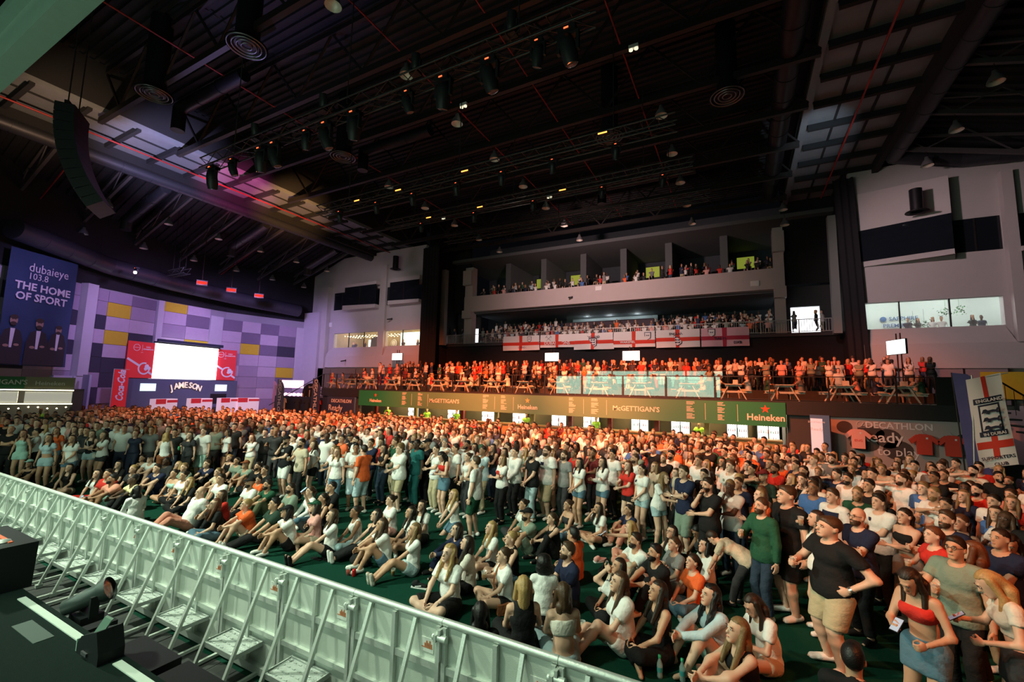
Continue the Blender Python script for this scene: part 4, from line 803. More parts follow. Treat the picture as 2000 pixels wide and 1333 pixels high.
r = empty('round_stand', (-31.4,24.0,0), 0, 'dark arched display stand with rows of goods between the feather banners', 'stand')
MB().prism([(-.95,0)]+[(.95,0)]+[(.95*math.cos(math.pi*i/10),2.5+.85*math.sin(math.pi*i/10)) for i in range(11)], 0, .2).build('arch', M_dark, r); text('lettering', 'Sports', .22, (.1,-.01,3.05), M_dw, r)
for i in range(9): MB().tube((-.8+i*.2,-.03,1.8),(-.8+i*.2,-.03,2.5+.3*math.sin(i*2)),.03,n=6).build('goods', M_dgrey if i%2 else M_dw, r)
r = empty('shop_wall', (3.1,23.55,0), 0, 'pinkish grey shop wall lettered Ready under the right end of the deck', 'booth')
MB().box(.0,4.9,0,.1,0,2.36).build('board', mat('shop_wall_grey', (.40,.35,.36), .7, noise=.2, nscale=1), r)
b = MB()
for cx, cz, rx, rz in ((.85,1.95,.28,.26),(1.7,1.75,.5,.3),(2.3,1.55,.45,.4),(1.5,1.25,.5,.3),(2.6,1.1,.5,.4)): disc(b, cx, cz, rx, rz, -.004, 0, 18)
b.build('dark_print', mat('shop_print_dark', (.05,.04,.042), .7), r); text('lettering', 'DECATHLON', .36, (2.65,-.014,2.08), M_dw, r, bold=.02); text('lettering', 'Ready', .60, (2.05,-.014,1.58), M_dw, r, bold=.01); text('lettering', 'to play', .5, (2.6,-.014,1.02), M_dw, r)
for i in range(12): pass
b = MB()
for i in range(14): a, c = 2*math.pi*i/14, 2*math.pi*(i+1)/14; b.beam((1.45+.17*math.cos(a),-.012,2.10+.14*math.sin(a)),(1.45+.17*math.cos(c),-.012,2.10+.14*math.sin(c)),.02,.008)
b.beam((1.42,-.012,2.02),(1.52,-.012,2.18),.04,.008); b.build('emblem', M_dw, r)
M_sr = mat('hung_shirt_red', (.60,.05,.03), .8)
SHP = [(-.22,-.75),(.22,-.75),(.23,-.2),(.38,-.35),(.46,-.2),(.22,.02),(.10,.05),(-.10,.05),(-.22,.02),(-.46,-.2),(-.38,-.35),(-.23,-.2)]
for x, y, z, m, lab in ((4.35,23.3,1.85,mat('hung_shirt_pink', (.72,.36,.34), .8),'pink football shirt on a mannequin before the shop wall'),(6.45,23.3,1.78,M_sr,'red football shirt hanging on the shop wall, left one'),(7.3,23.3,1.78,M_sr,'red football shirt hanging on the shop wall, right one'),(7.75,23.35,1.85,mat('hung_shirt_black', (.02,.02,.02), .8),'black shirt hanging at the right edge of the shop wall')):
    q = empty('hanging_jersey', (x,y,z), 0, lab, 'shirt', 'shirts at the right shop wall'); MB().prism(SHP, -.06, .06).build('cloth', m, q); MB().tube((-.2,0,.03),(.2,0,.03),.012,n=5).tube((0,0,.03),(0,.2,.16),.008,n=5).build('hanger', M_alu, q)
    MB().box(.05,.11,-.068,-.06,-.14,-.07).build('badge', M_dw, q)
    if 'pink' in lab: text('lettering', 'ENG', .14, (0,-.066,-.42), M_sr, q)
r = empty('shop_display', (2.95,22.6,0), math.radians(-20), 'blue and white lit shop display board left of the grey shop wall', 'booth'); MB().box(-.35,.35,0,.2,0,2.45).build('board', mat('shop_board_blue', (.05,.12,.28), .6), r); MB().box(-.33,.1,-.01,0,.6,2.3).build('lit_panel', mat('shop_panel_white', (.6,.65,.75), .6, emit=.25, ecol=(.8,.85,1)), r); text('lettering', 'DECATHLON', .10, (-.11,-.02,2.15), M_dw, r); text('lettering', 'Ready', .18, (-.11,-.02,1.85), M_dw, r)
# blue and white feather banner plus supporters flag on the right
r = empty('blue_feather_banner', (6.0,18.6,0), 0, 'tall blue feather banner beside the white supporters flag', 'banner')
MB().prism([(.15,.8),(.95,.8),(.80,3.0),(.62,3.75),(.30,4.05),(-.05,4.1)], 0, .015).build('cloth', mat('feather_blue_lilac', (.03,.05,.15), .6, noise=.6, nscale=1.2, col2=(.16,.14,.38)), r); MB().tube((.1,.02,0),(-.05,.02,4.1),.02,n=6).build('pole', M_mh, r); MB().box(.60,.72,-.01,0,1.2,1.5).box(.58,.70,-.01,0,1.7,2.0).build('white_marks', M_dw, r)
r = empty('supporters_flag', (6.62,17.9,0), math.radians(-4), 'white supporters flag with red cross and ENGLAND IN DUBAI lion shield', 'flag')
def fl2(u, v): return (6.10-6.10+u*.76+.16*(1-v), .05*math.sin(u*5+v*4), 1.25+v*2.6+.22*u)
def fpatch(u0, u1, v0, v1, dy, m, nm, n=10, k=12):
    vs = [(lambda p: (p[0]-.6, p[1]+dy, p[2]))(fl2(u0+(u1-u0)*i/n, v0+(v1-v0)*j/k)) for j in range(k+1) for i in range(n+1)]
    return MB().add(vs, [(j*(n+1)+i,j*(n+1)+i+1,(j+1)*(n+1)+i+1,(j+1)*(n+1)+i) for j in range(k) for i in range(n)], 0, True).build(nm, m, r)
fpatch(0,1,0,1,0,M_fw,'cloth'); fpatch(.42,.56,.74,1,-.008,M_fr,'cross_upright'); fpatch(.42,.58,.10,.36,-.008,M_fr,'cross_upright'); fpatch(.02,.98,.20,.28,-.010,M_fr,'cross_bar')
fpatch(.10,.92,.70,.765,-.012,M_fn,'name_band'); fpatch(.20,.80,.36,.69,-.012,M_fn,'shield_edge'); fpatch(.25,.75,.40,.67,-.016,M_fw,'shield'); fpatch(.14,.88,.335,.39,-.018,M_fn,'name_band')
for k in range(3): 
    p = fl2(.5, .61-.09*k); q = p[1]-.075; LP = [(-.18,.0),(-.16,.07),(-.10,.08),(-.06,.03),(.04,.045),(.11,.03),(.13,.08),(.19,.09),(.17,.06),(.15,.0),(.17,-.07),(.12,-.07),(.10,-.025),(-.02,-.02),(-.05,-.075),(-.10,-.075),(-.09,-.02),(-.13,-.03),(-.20,-.05)]
    MB().prism([(p[0]-.6+a, p[2]+.28*a+c*.95) for a, c in LP], q, q+.004).build('lion', M_fn, r)
def f2t(s, u, v, size, m): p = fl2(u,v); text('lettering', s, size, (p[0]-.6,p[1]-.07,p[2]), m, r, (1,0,.28), (-.2,0,1), bold=.02, depth=.004)
f2t('ENGLAND', .51, .732, .125, M_fw); f2t('IN DUBAI', .51, .362, .115, M_fw); f2t('SUPPORTERS', .5, .10, .125, M_fn); f2t('CLUB', .55, .03, .12, M_fn)
MB().tube((-.62,.04,0),(-.44,.04,4.0),.02,n=6).tube((-.46,.04,3.86),(.32,.04,4.07),.015,n=6).build('pole', M_alu, r)
# pink price board and stair rail at the far right
r = empty('price_board', (8.6,20.2,0), math.radians(-10), 'pink price board behind the supporters flag at the right edge', 'sign'); MB().box(-.2,1.6,0,.08,0,2.35).build('board', mat('price_board_pink', (.62,.40,.38), .7), r)
for i in range(4): text('lettering', ('DRAUGHT','BOTTLES','WINE','SOFT')[i], .11, (.35,-.01,2.1-.34*i), mat('price_print', (.10,.03,.03), .7), r, bold=.02); MB().box(.05,.62,-.006,0,1.93-.34*i,1.96-.34*i).build('price_line', M_dgrey, r)
r = empty('deck_stair', (8.7,23.3,0), 0, 'steel stair with slanting handrail at the right end of the deck', 'stair')
for i in range(12): MB().box(.0+i*.28,.3+i*.28,0,1.2,2.75-i*.25,2.82-i*.25).build('tread', M_dgrey, r)
MB().beam((.1,0,3.95),(3.4,0,1.1),.05,.05).build('handrail', M_rail, r)
for i in range(14): MB().tube((.2+i*.23,0,2.9-i*.2),(.2+i*.23,0,3.85-i*.2),.012,n=5).build('baluster', M_rail, r)
tag(MB().box(-.8,.8,0,.05,-.7,.7).build('yellow_panel', TM['y'], None, (12.0,31.55,4.0)), 'yellow wall panel behind the stair at the right edge', 'panel')
r = empty('left_stair', (-29.4,23.6,0), 0, 'black stair with slanting handrail at the left end of the deck', 'stair')
for i in range(12): MB().box(-.3-i*.42,.0-i*.42,0,1.2,2.75-i*.25,2.82-i*.25).build('tread', M_dgrey, r)
MB().beam((0,0,4.1),(-6.6,0,1.4),.05,.05).build('handrail', M_rail, r)
# pink lit snack stall at the end of the left wall
r = empty('snack_stall', (-36.6,26.2,0), math.radians(20), 'pink glowing snack stall with two lit signs near the end wall corner', 'kiosk'); M_ps = mat('stall_pink_light', (1,.55,.75), .5, emit=3.0, ecol=(1,.55,.72))
MB().box(-1.8,1.8,0,1.2,2.0,2.1).box(-1.8,-1.7,0,1.2,0,2.8).box(1.7,1.8,0,1.2,0,2.8).build('frame', M_wingw, r); MB().box(-1.2,1.0,-.05,0,2.9,3.6).build('upper_sign', M_ps, r)
for i in range(8): MB().lathe([(0,.16),(.15,.1),(.17,0),(.15,-.1),(0,-.16)], (-1.5+i*.42,-.08,2.3), 10).build('sign_bulb', M_ps, r)
MB().box(-1.8,1.8,0,.5,0,1.0).build('counter', mat('stall_counter_orange', (.7,.35,.08), .6, emit=.3, ecol=(1,.5,.1)), r)
# lounge interiors: wall lettering, plants, string lights, round sign
r = empty('lounge_sign', (9.35,35.85,8.1), 0, 'blue wall lettering with a blue globe inside the right lounge', 'sign'); M_sg = mat('sign_blue_ink', (.03,.10,.25), .6)
MB().lathe([(0,.03),(.15,.02),(.17,0)], (-.95,0,.2), 14, axis=(0,-1,0)).build('globe', M_sg, r); text('lettering', 'SAPPHIRE', .34, (.05,-.02,.2), M_sg, r, bold=.01); text('lettering', 'PREMIER', .34, (-.35,-.02,-.25), M_sg, r, bold=.01)
M_leaf = mat('plant_green', (.03,.12,.03), .7)
for i, (x, z) in enumerate(((11.0,8.45),(11.6,8.5),(9.5,7.65),(10.0,7.75),(6.7,7.7))):
    q = empty('hanging_plant', (x,34.5,z), 0, 'leafy green plant seen through the right lounge window, %s from the left' % ('fourth','fifth','second','third','first')[i], 'plant', 'plants in the right lounge'); rr = random.Random(i); b = MB()
    for k in range(60):
        c = Vector((rr.gauss(0,.16),rr.gauss(0,.12),rr.gauss(0,.14))); d = Vector((rr.uniform(-1,1),rr.uniform(-1,1),rr.uniform(-1,.3))).normalized()*.12; s_ = d.cross(Vector((0,0,1))).normalized()*.04
        b.add([c,c+d*.5+s_,c+d,c+d*.5-s_], [(0,1,2,3)])
    tag(b.build('leaves', M_leaf, q), None, None, None, 'stuff'); MB().tube((0,0,0),(0,0,.9),.006,n=4).build('stem', M_leaf, q)
for k in range(3): 
    q = empty('string_lights', (-38.3+k*.0,33.2+k*.7,8.6), 0, 'row of warm hanging bulbs in the left lounge, %s row' % ('front','middle','back')[k], 'lamp', 'bulb rows in the left lounge')
    for i in range(26): MB().lathe([(0,.05),(.045,0),(0,-.05)], (i*.45,0,-.06*abs(math.sin(i*.8))), 6).build('bulb', M_bulb, q)
q = empty('round_sign', (-33.6,35.8,7.95), 0, 'white round sign on the back wall of the left lounge', 'sign'); MB().lathe([(0,.04),(.42,.04),(.45,0)], n=24, axis=(0,-1,0)).build('disc', M_white, q); MB().lathe([(.30,.045),(.34,.05)], n=24, axis=(0,-1,0)).build('ring', M_dgrey, q)
tag(MB().box(-.9,.9,-.03,.03,-.5,.5).box(-.95,.95,.03,.06,-.55,.55).build('lounge_screen', mat('lounge_screen_white', (.8,.95,.95), .5, emit=1.6), None, (-36.4,35.7,7.9)), 'white television in the left lounge left of the dark curtain', 'screen'); tag(MB().box(-1.3,1.3,-.03,.03,-.75,.75).box(-1.35,1.35,.03,.06,-.8,.8).build('lounge_screen', mat('lounge_screen_mint', (.65,.92,.82), .5, emit=1.1, ecol=(.65,.95,.82)), None, (-29.7,34.0,8.0)), 'mint green projection screen in the lounge right of the column', 'screen')
tag(MB().prism([(-.8,-.7),(.8,-.7),(.7,.6),(.2,.75),(-.7,.6)], -.1, .1).build('lounge_curtain', M_drape, None, (-34.9,34.5,7.85)), 'dark curtain piece in the left lounge', 'curtain')
# ------------------------------------------------------------------ people: implicit bodies polygonised to meshes
def v3(*a): return np.array(a, float)
def nrm(a): return a/(np.linalg.norm(a)+1e-9)
def rotx(a): c, s = math.cos(a), math.sin(a); return np.array([[1,0,0],[0,c,-s],[0,s,c]])
def rotz(a): c, s = math.cos(a), math.sin(a); return np.array([[c,-s,0],[s,c,0],[0,0,1]])
def roty(a): c, s = math.cos(a), math.sin(a); return np.array([[c,0,s],[0,1,0],[-s,0,c]])
def smin(a, b, k):
    h = np.clip(.5+.5*(b-a)/k, 0, 1); return b*(1-h)+a*h-k*h*(1-h)
def d_cap(P, a, b, ra, rb):
    ab = b-a; t = np.clip(((P-a)@ab)/(ab@ab+1e-12), 0, 1)
    return np.sqrt((((P-a)-t[:,None]*ab)**2).sum(1))-(ra+(rb-ra)*t)
def d_ell(P, c, R, r):
    q = (P-c)@R; k = np.sqrt(((q/r)**2).sum(1)); return (k-1)*min(r)*1.15
def sdf(prims, P, k=.03):
    d = None
    for p in prims:
        e = d_cap(P, *p[1:5]) if p[0] == 'c' else d_ell(P, *p[1:4])
        kk = k
        cl = p[5] if p[0] == 'c' and len(p) > 5 else (p[4] if p[0] == 'e' and len(p) > 4 else None)
        if cl is not None:        # clip planes (point, normal): keep the side against the normal
            for q, n in cl: e = np.maximum(e, (P-q)@n)
            kk = .012
        d = e if d is None else smin(d, e, kk)
    return d
CORN = [(0,0,0),(1,0,0),(0,1,0),(1,1,0),(0,0,1),(1,0,1),(0,1,1),(1,1,1)]
EDG = [(0,1),(2,3),(4,5),(6,7),(0,2),(1,3),(4,6),(5,7),(0,4),(1,5),(2,6),(3,7)]
def nets(fn, lo, hi, h):
    n = [int(math.ceil((hi[i]-lo[i])/h))+2 for i in range(3)]
    ax = [lo[i]-h/2+h*np.arange(n[i]) for i in range(3)]
    G = np.stack(np.meshgrid(*ax, indexing='ij'), -1).reshape(-1,3)
    F = fn(G).reshape(n); S = F < 0
    cs = [S[c[0]:n[0]-1+c[0], c[1]:n[1]-1+c[1], c[2]:n[2]-1+c[2]] for c in CORN]
    tot = sum(c.astype(np.int8) for c in cs); act = (tot > 0) & (tot < 8)
    I = np.argwhere(act); 
    if len(I) == 0: return np.zeros((0,3)), np.zeros((0,4), int)
    idx = -np.ones(act.shape, int); idx[act] = np.arange(len(I))
    fv = [F[I[:,0]+c[0], I[:,1]+c[1], I[:,2]+c[2]] for c in CORN]
    acc = np.zeros((len(I),3)); cnt = np.zeros(len(I))
    for a, b in EDG:
        m = (fv[a] < 0) != (fv[b] < 0)
        t = np.where(m, fv[a]/(fv[a]-fv[b]+1e-12), 0)
        pa = np.array(CORN[a]); pb = np.array(CORN[b])
        acc += m[:,None]*(pa+t[:,None]*(pb-pa)); cnt += m
    V = (I+acc/cnt[:,None])*h+np.array([a[0] for a in ax])
    Q = []
    for x in range(3):
        y, z = (x+1)%3, (x+2)%3
        sl = [slice(None)]*3; sl2 = [slice(None)]*3; sl[x] = slice(0,-1); sl2[x] = slice(1,None)
        A = S[tuple(sl)]; B = S[tuple(sl2)]
        for flip, M in ((False, A & ~B), (True, B & ~A)):
            E = np.argwhere(M)
            E = E[(E[:,y] > 0) & (E[:,z] > 0) & (E[:,y] < n[y]-1) & (E[:,z] < n[z]-1)]
            if len(E) == 0: continue
            def at(dy, dz):
                J = E.copy(); J[:,y] += dy; J[:,z] += dz; return idx[J[:,0],J[:,1],J[:,2]]
            q = np.stack([at(-1,-1), at(0,-1), at(0,0), at(-1,0)], 1)
            Q.append(q[:,::-1] if flip else q)
    return V, np.concatenate(Q)
def bounds(prims, pad):
    lo = np.full(3, 1e9); hi = -lo
    for p in prims:
        if p[0] == 'c':
            for q, r in ((p[1],p[3]),(p[2],p[4])): lo = np.minimum(lo, q-r); hi = np.maximum(hi, q+r)
        else:
            m = max(p[3]); lo = np.minimum(lo, p[1]-m); hi = np.maximum(hi, p[1]+m)
    return lo-pad, hi+pad
def ik(a, t, l1, l2, pole):
    d = t-a; L = np.linalg.norm(d)
    if L > (l1+l2)*.995: t = a+d/L*(l1+l2)*.995; d = t-a; L = (l1+l2)*.995
    L = max(L, .06); u = nrm(d); c = (l1*l1-l2*l2+L*L)/(2*L); s = math.sqrt(max(0, l1*l1-c*c))
    p = pole-a; p = p-(p@u)*u
    if np.linalg.norm(p) < 1e-4: p = v3(0,1,0)-u[1]*u
    return a+u*c+nrm(p)*s, t
# pose: pel height, pelvis pitch, chest pitch (+ forward), twist, head pitch/yaw, hands (R, L), elbow poles, ankles (R, L), knee poles, feet
ST = dict(pel=(0,0,.93), pp=0, pc=0, tw=0, hp=-.12, hy=0, an=((.11,.0,.085),(-.11,.05,.085)), kp=((.16,1,.5),(-.16,1,.5)), ft=((.25,1,0),(-.2,1,0)),
          ha=((.27,.03,.80),(-.27,.03,.80)), ep=((.45,-.5,1.1),(-.45,-.5,1.1)), grip=(0,0))
SI = dict(pel=(0,0,.12), pp=-.12, pc=.10, tw=0, hp=-.22, hy=0, an=((-.14,.36,.07),(.15,.30,.08)), kp=((.6,.3,.3),(-.6,.3,.3)), ft=((-1,.3,0),(1,.2,0)),
          ha=((.10,.33,.22),(-.06,.33,.21)), ep=((.5,-.1,.3),(-.5,-.1,.3)), grip=(0,0))
def mk(b, **k): d = dict(b); d.update(k); return d
CR = ((.4,.05,.9),(-.4,.05,.9))
POSES = {
 'SD': ST,
 'SA': mk(ST, ha=((-.13,.19,1.20),(.14,.22,1.15)), ep=CR),
 'SC': mk(ST, ha=((.10,.33,1.20),(-.27,.05,.80)), ep=((.5,-.1,1.0),(-.45,-.5,1.1)), grip=(1,0)),
 'SB': mk(ST, ha=((.08,.32,1.18),(.10,.24,1.06)), ep=((.5,-.1,1.0),(-.4,0,.9)), grip=(1,0)),
 'SH': mk(ST, ha=((.03,.16,1.46),(.13,.21,1.10)), ep=((.3,.3,.9),(-.4,.1,.9)), grip=(1,0), hp=-.05),
 'SF': mk(ST, ha=((.02,.23,.95),(-.04,.25,.96)), ep=((.45,-.3,1.0),(-.45,-.3,1.0))),
 'SP': mk(ST, ha=((.06,.32,1.14),(-.06,.32,1.14)), ep=((.45,-.1,.9),(-.45,-.1,.9)), hp=.55, pc=.10, grip=(1,1)),
 'SQ': mk(ST, ha=((.05,.40,1.16),(-.16,.30,1.05)), ep=((.45,-.1,.9),(-.45,-.1,.9)), hp=.60, pc=.22, pp=.05, grip=(1,1)),
 'SK': mk(ST, ha=((.10,.30,1.17),(-.22,.04,1.0)), ep=((.5,-.1,1.0),(-.7,-.35,1.1)), grip=(1,1)),
 'SG': mk(ST, ha=((.27,.03,.8),(-.22,.04,1.02)), ep=((.45,-.5,1.1),(-.7,-.2,1.15)), grip=(0,1)),
 'SR': mk(ST, ha=((.04,.21,1.54),(-.27,.05,.80)), ep=((.6,.2,1.35),(-.45,-.5,1.1)), grip=(1,0)),
 'ST': mk(ST, ha=((.17,.05,1.72),(-.27,.05,.80)), ep=((.7,.2,1.4),(-.45,-.5,1.1))),
 'SL': mk(ST, pc=.30, pp=.12, ha=((.02,.48,1.14),(-.10,.44,1.10)), ep=CR, hp=.1),
 'SN': mk(ST, pel=(0,-.22,.88), pp=1.0, pc=1.25, ha=((.15,.45,.55),(-.15,.45,.55)), ep=((.5,.2,.7),(-.5,.2,.7)), hp=.9),
 'TX': SI,
 'TH': mk(SI, ha=((.05,.20,.70),(-.05,.33,.22)), ep=((.3,.5,.2),(-.5,0,.3)), grip=(1,0), pc=.22),
 'TK': mk(SI, pp=-.2, pc=.22, an=((.12,.50,.08),(-.12,.46,.08)), kp=((.2,.3,1.2),(-.2,.3,1.2)), ft=((.15,1,0),(-.15,1,0)), ha=((.0,.50,.40),(-.02,.47,.38)), ep=((.6,.2,.4),(-.6,.2,.4))),
 'TO': mk(SI, pp=-.1, pc=.15, an=((.14,.50,.08),(.10,.34,.08)), kp=((.3,.3,1.2),(-.7,.3,.2)), ft=((.15,1,0),(1,.2,0)), ha=((.16,.42,.42),(-.05,.34,.24)), ep=((.6,.1,.5),(-.5,-.1,.3))),
 'TS': mk(SI, pp=-.2, pc=.06, an=((.09,.82,.07),(-.05,.80,.09)), kp=((.12,.4,1),(-.1,.4,1)), ft=((.1,.15,1),(-.1,.15,1)), ha=((.14,.40,.24),(-.10,.42,.24)), ep=((.5,-.1,.3),(-.5,-.1,.3))),
 'TB': mk(SI, pp=-.5, pc=-.38, an=((.12,.66,.08),(-.10,.74,.07)), kp=((.2,.4,1),(-.15,.4,1)), ft=((.1,.5,.9),(-.1,.4,.9)), ha=((.30,-.40,.05),(-.30,-.38,.05)), ep=((.5,-.8,.5),(-.5,-.8,.5)), hp=-.1),
 'TM': mk(SI, pp=-.1, pc=.0, tw=.15, an=((-.34,.52,.07),(-.42,.40,.08)), kp=((.3,.8,.3),(-.1,.8,.5)), ft=((-.6,.5,0),(-.8,.3,0)), ha=((.34,-.12,.04),(.06,.44,.24)), ep=((.6,-.5,.4),(-.5,.1,.4))),
 'TV': mk(SI, pp=-.2, pc=.0, an=((-.10,.74,.07),(-.20,.70,.08)), kp=((.0,.6,1),(-.1,.5,1)), ft=((-.2,.2,1),(-.2,.2,1)), ha=((.32,-.18,.04),(-.05,.42,.24)), ep=((.5,-.5,.4),(-.5,0,.4))),
 'TN': mk(SI, pel=(0,-.02,.26), pp=.1, pc=.1, an=((.12,-.12,.09),(-.12,-.12,.09)), kp=((.2,1,.1),(-.2,1,.1)), ft=((0,-1,0),(0,-1,0)), ha=((.09,.34,.30),(-.05,.36,.30)), ep=((.5,0,.4),(-.5,0,.4))),
 'TP': mk(SI, ha=((.16,.26,1.16),(-.08,.34,.22)), ep=((.5,.0,.7),(-.5,0,.3)), grip=(1,0), hp=-.3),
 'TF': mk(SI, ha=((.12,.58,.56),(-.08,.34,.22)), ep=((.5,.1,.3),(-.5,0,.3)), grip=(1,0), hp=.05, pc=.2),
 'TC': mk(SI, ha=((.14,.30,.46),(-.06,.33,.21)), ep=((.5,.0,.2),(-.5,0,.3)), grip=(1,0)),
 'TD': mk(SI, hp=.5, pc=.3, ha=((.06,.34,.34),(-.04,.36,.34)), grip=(1,1)),
 'TR': mk(SI, ha=((.16,.10,.88),(-.05,.34,.22)), ep=((.6,.3,.5),(-.5,0,.3)), pp=-.2, pc=.08, an=((.02,.76,.07),(-.12,.62,.08)), kp=((.1,.4,1),(-.1,.4,1)), ft=((.0,.4,1),(-.1,.9,.3))),
 'CH': mk(SI, pel=(0,0,.50), pp=-.05, pc=.12, an=((.12,.40,.08),(-.12,.42,.08)), kp=((.12,1,.6),(-.12,1,.6)), ft=((.15,1,0),(-.15,1,0)), ha=((.08,.36,.82),(-.10,.38,.82)), ep=((.5,.1,.7),(-.5,.1,.7)), hp=-.1),
}
class Pose:
    def __init__(s, name, sex, hy=0.0):
        p = POSES[name]; s.p = p; s.sex = sex; f = sex == 'f'
        A = np.array; P = A(p['pel'], float); s.P = P
        s.Rp = rotx(-p['pp']); s.Rc = rotz(p['tw'])@rotx(-p['pc'])
        s.W = P+s.Rp@v3(0,0,.17); s.Cc = s.W+s.Rc@v3(0,0,.17); s.NB = s.Cc+s.Rc@v3(0,-.01,.17)
        s.Rh = rotz(p['hy']+hy)@rotx(-p['hp'])
        s.HC = s.NB+s.Rc@v3(0,.012,.07)+s.Rh@v3(0,.03,.095)
        sw = .150 if f else .178; hx = .092 if f else .09
        s.sh = [s.Cc+s.Rc@v3(k*sw,-.012,.125) for k in (1,-1)]
        s.hip = [P+s.Rp@v3(k*hx,0,-.02) for k in (1,-1)]
        s.el, s.hd, s.kn, s.an = [], [], [], []
        for i in (0,1):
            e, h = ik(s.sh[i], A(p['ha'][i], float), .285, .255, A(p['ep'][i], float)); s.el.append(e); s.hd.append(h)
            k, a = ik(s.hip[i], A(p['an'][i], float), .425, .415, A(p['kp'][i], float)); s.kn.append(k); s.an.append(a)
        s.ft = [nrm(A(q, float)) for q in p['ft']]
    def foot(s, i):
        a = s.an[i]; fd = s.ft[i]; sh = nrm(a-s.kn[i]); dn = nrm(sh-(sh@fd)*fd)
        if s.p['pel'][2] > .45: dn = v3(0,0,-1)
        elif a[2] < .12 and abs(fd[2]) < .3: dn = v3(0,0,-1)
        return a-fd*.045+dn*.03, a+fd*.15+dn*.045, dn
    def torso(s, g=0.0):
        f = s.sex == 'f'; e = g
        L = [('e', s.P+s.Rp@v3(0,-.015,.0), s.Rp, ((.168 if f else .16)+e, (.125 if f else .122)+e, .13+e)),
             ('e', s.W, (s.Rp+s.Rc)/2, ((.122 if f else .142)+e, (.098 if f else .112)+e, .16+e)),
             ('e', s.Cc+s.Rc@v3(0,.0,.02), s.Rc, ((.142 if f else .168)+e, (.105 if f else .118)+e, .165+e)),
             ('c', s.sh[0]-(s.sh[0]-s.sh[1])*.10, s.sh[1]+(s.sh[0]-s.sh[1])*.10, (.052 if f else .062)+e, (.052 if f else .062)+e),
             ('c', s.NB-s.Rc@v3(0,0,.03), s.NB-s.Rc@v3(0,0,.032), .085+e*.3, .085+e*.3)]
        if f: L += [('e', s.Cc+s.Rc@v3(k*.068,.075,.02), s.Rc, (.062+e,.058+e,.062+e)) for k in (1,-1)]
        return L
    def arms(s, i, t0=0, t1=2, g=0.0, clip=False):
        f = s.sex == 'f'; q = .88 if f else 1; L = []
        def seg(a, b, ra, rb, u0, u1):
            if u1 <= u0: return
            A_, B_ = a+(b-a)*u0, a+(b-a)*u1
            cl = [(B_, nrm(b-a))] if clip and u1 < 1 else None
            if clip and u1 < 1: B_ = B_+nrm(b-a)*.05
            L.append(('c', A_, B_, (ra+(rb-ra)*u0)*q+g, (ra+(rb-ra)*u1)*q+g, cl))
        seg(s.sh[i], s.el[i], .052, .041, max(0,t0), min(1,t1)); seg(s.el[i], s.hd[i], .042, .029, max(0,t0-1), min(1,t1-1))
        return L
    def legs(s, i, t1=2, g=0.0, clip=False):
        L = []; q = 1.04 if s.sex == 'f' else 1
        def seg(a, b, ra, rb, u1):
            if u1 <= 0: return
            B_ = a+(b-a)*u1; cl = [(B_, nrm(b-a))] if clip and u1 < 1 else None
            if clip and u1 < 1: B_ = B_+nrm(b-a)*.06
            L.append(('c', a, B_, ra*q+g, (ra+(rb-ra)*u1)*q+g, cl))
        seg(s.hip[i], s.kn[i], .090, .058, min(1,t1))
        if t1 > 1:
            u = t1-1; m = s.kn[i]+(s.an[i]-s.kn[i])*.3
            if u < .999 and clip: seg(s.kn[i], s.an[i], .064, .046, u)
            else: L += [('c', s.kn[i], m, .056+g, .060+g), ('c', m, s.an[i], .058+g, .038+g)]
        return L
    def body(s):
        L = s.torso()
        for i in (0,1): L += s.arms(i)
        for i in (0,1):
            L += s.legs(i); h, t, dn = s.foot(i); L += [('c', h, t, .036, .028)]
        return L+[('c', s.NB-s.Rc@v3(0,0,.04), s.HC-s.Rh@v3(0,.02,.06), .056, .050)]
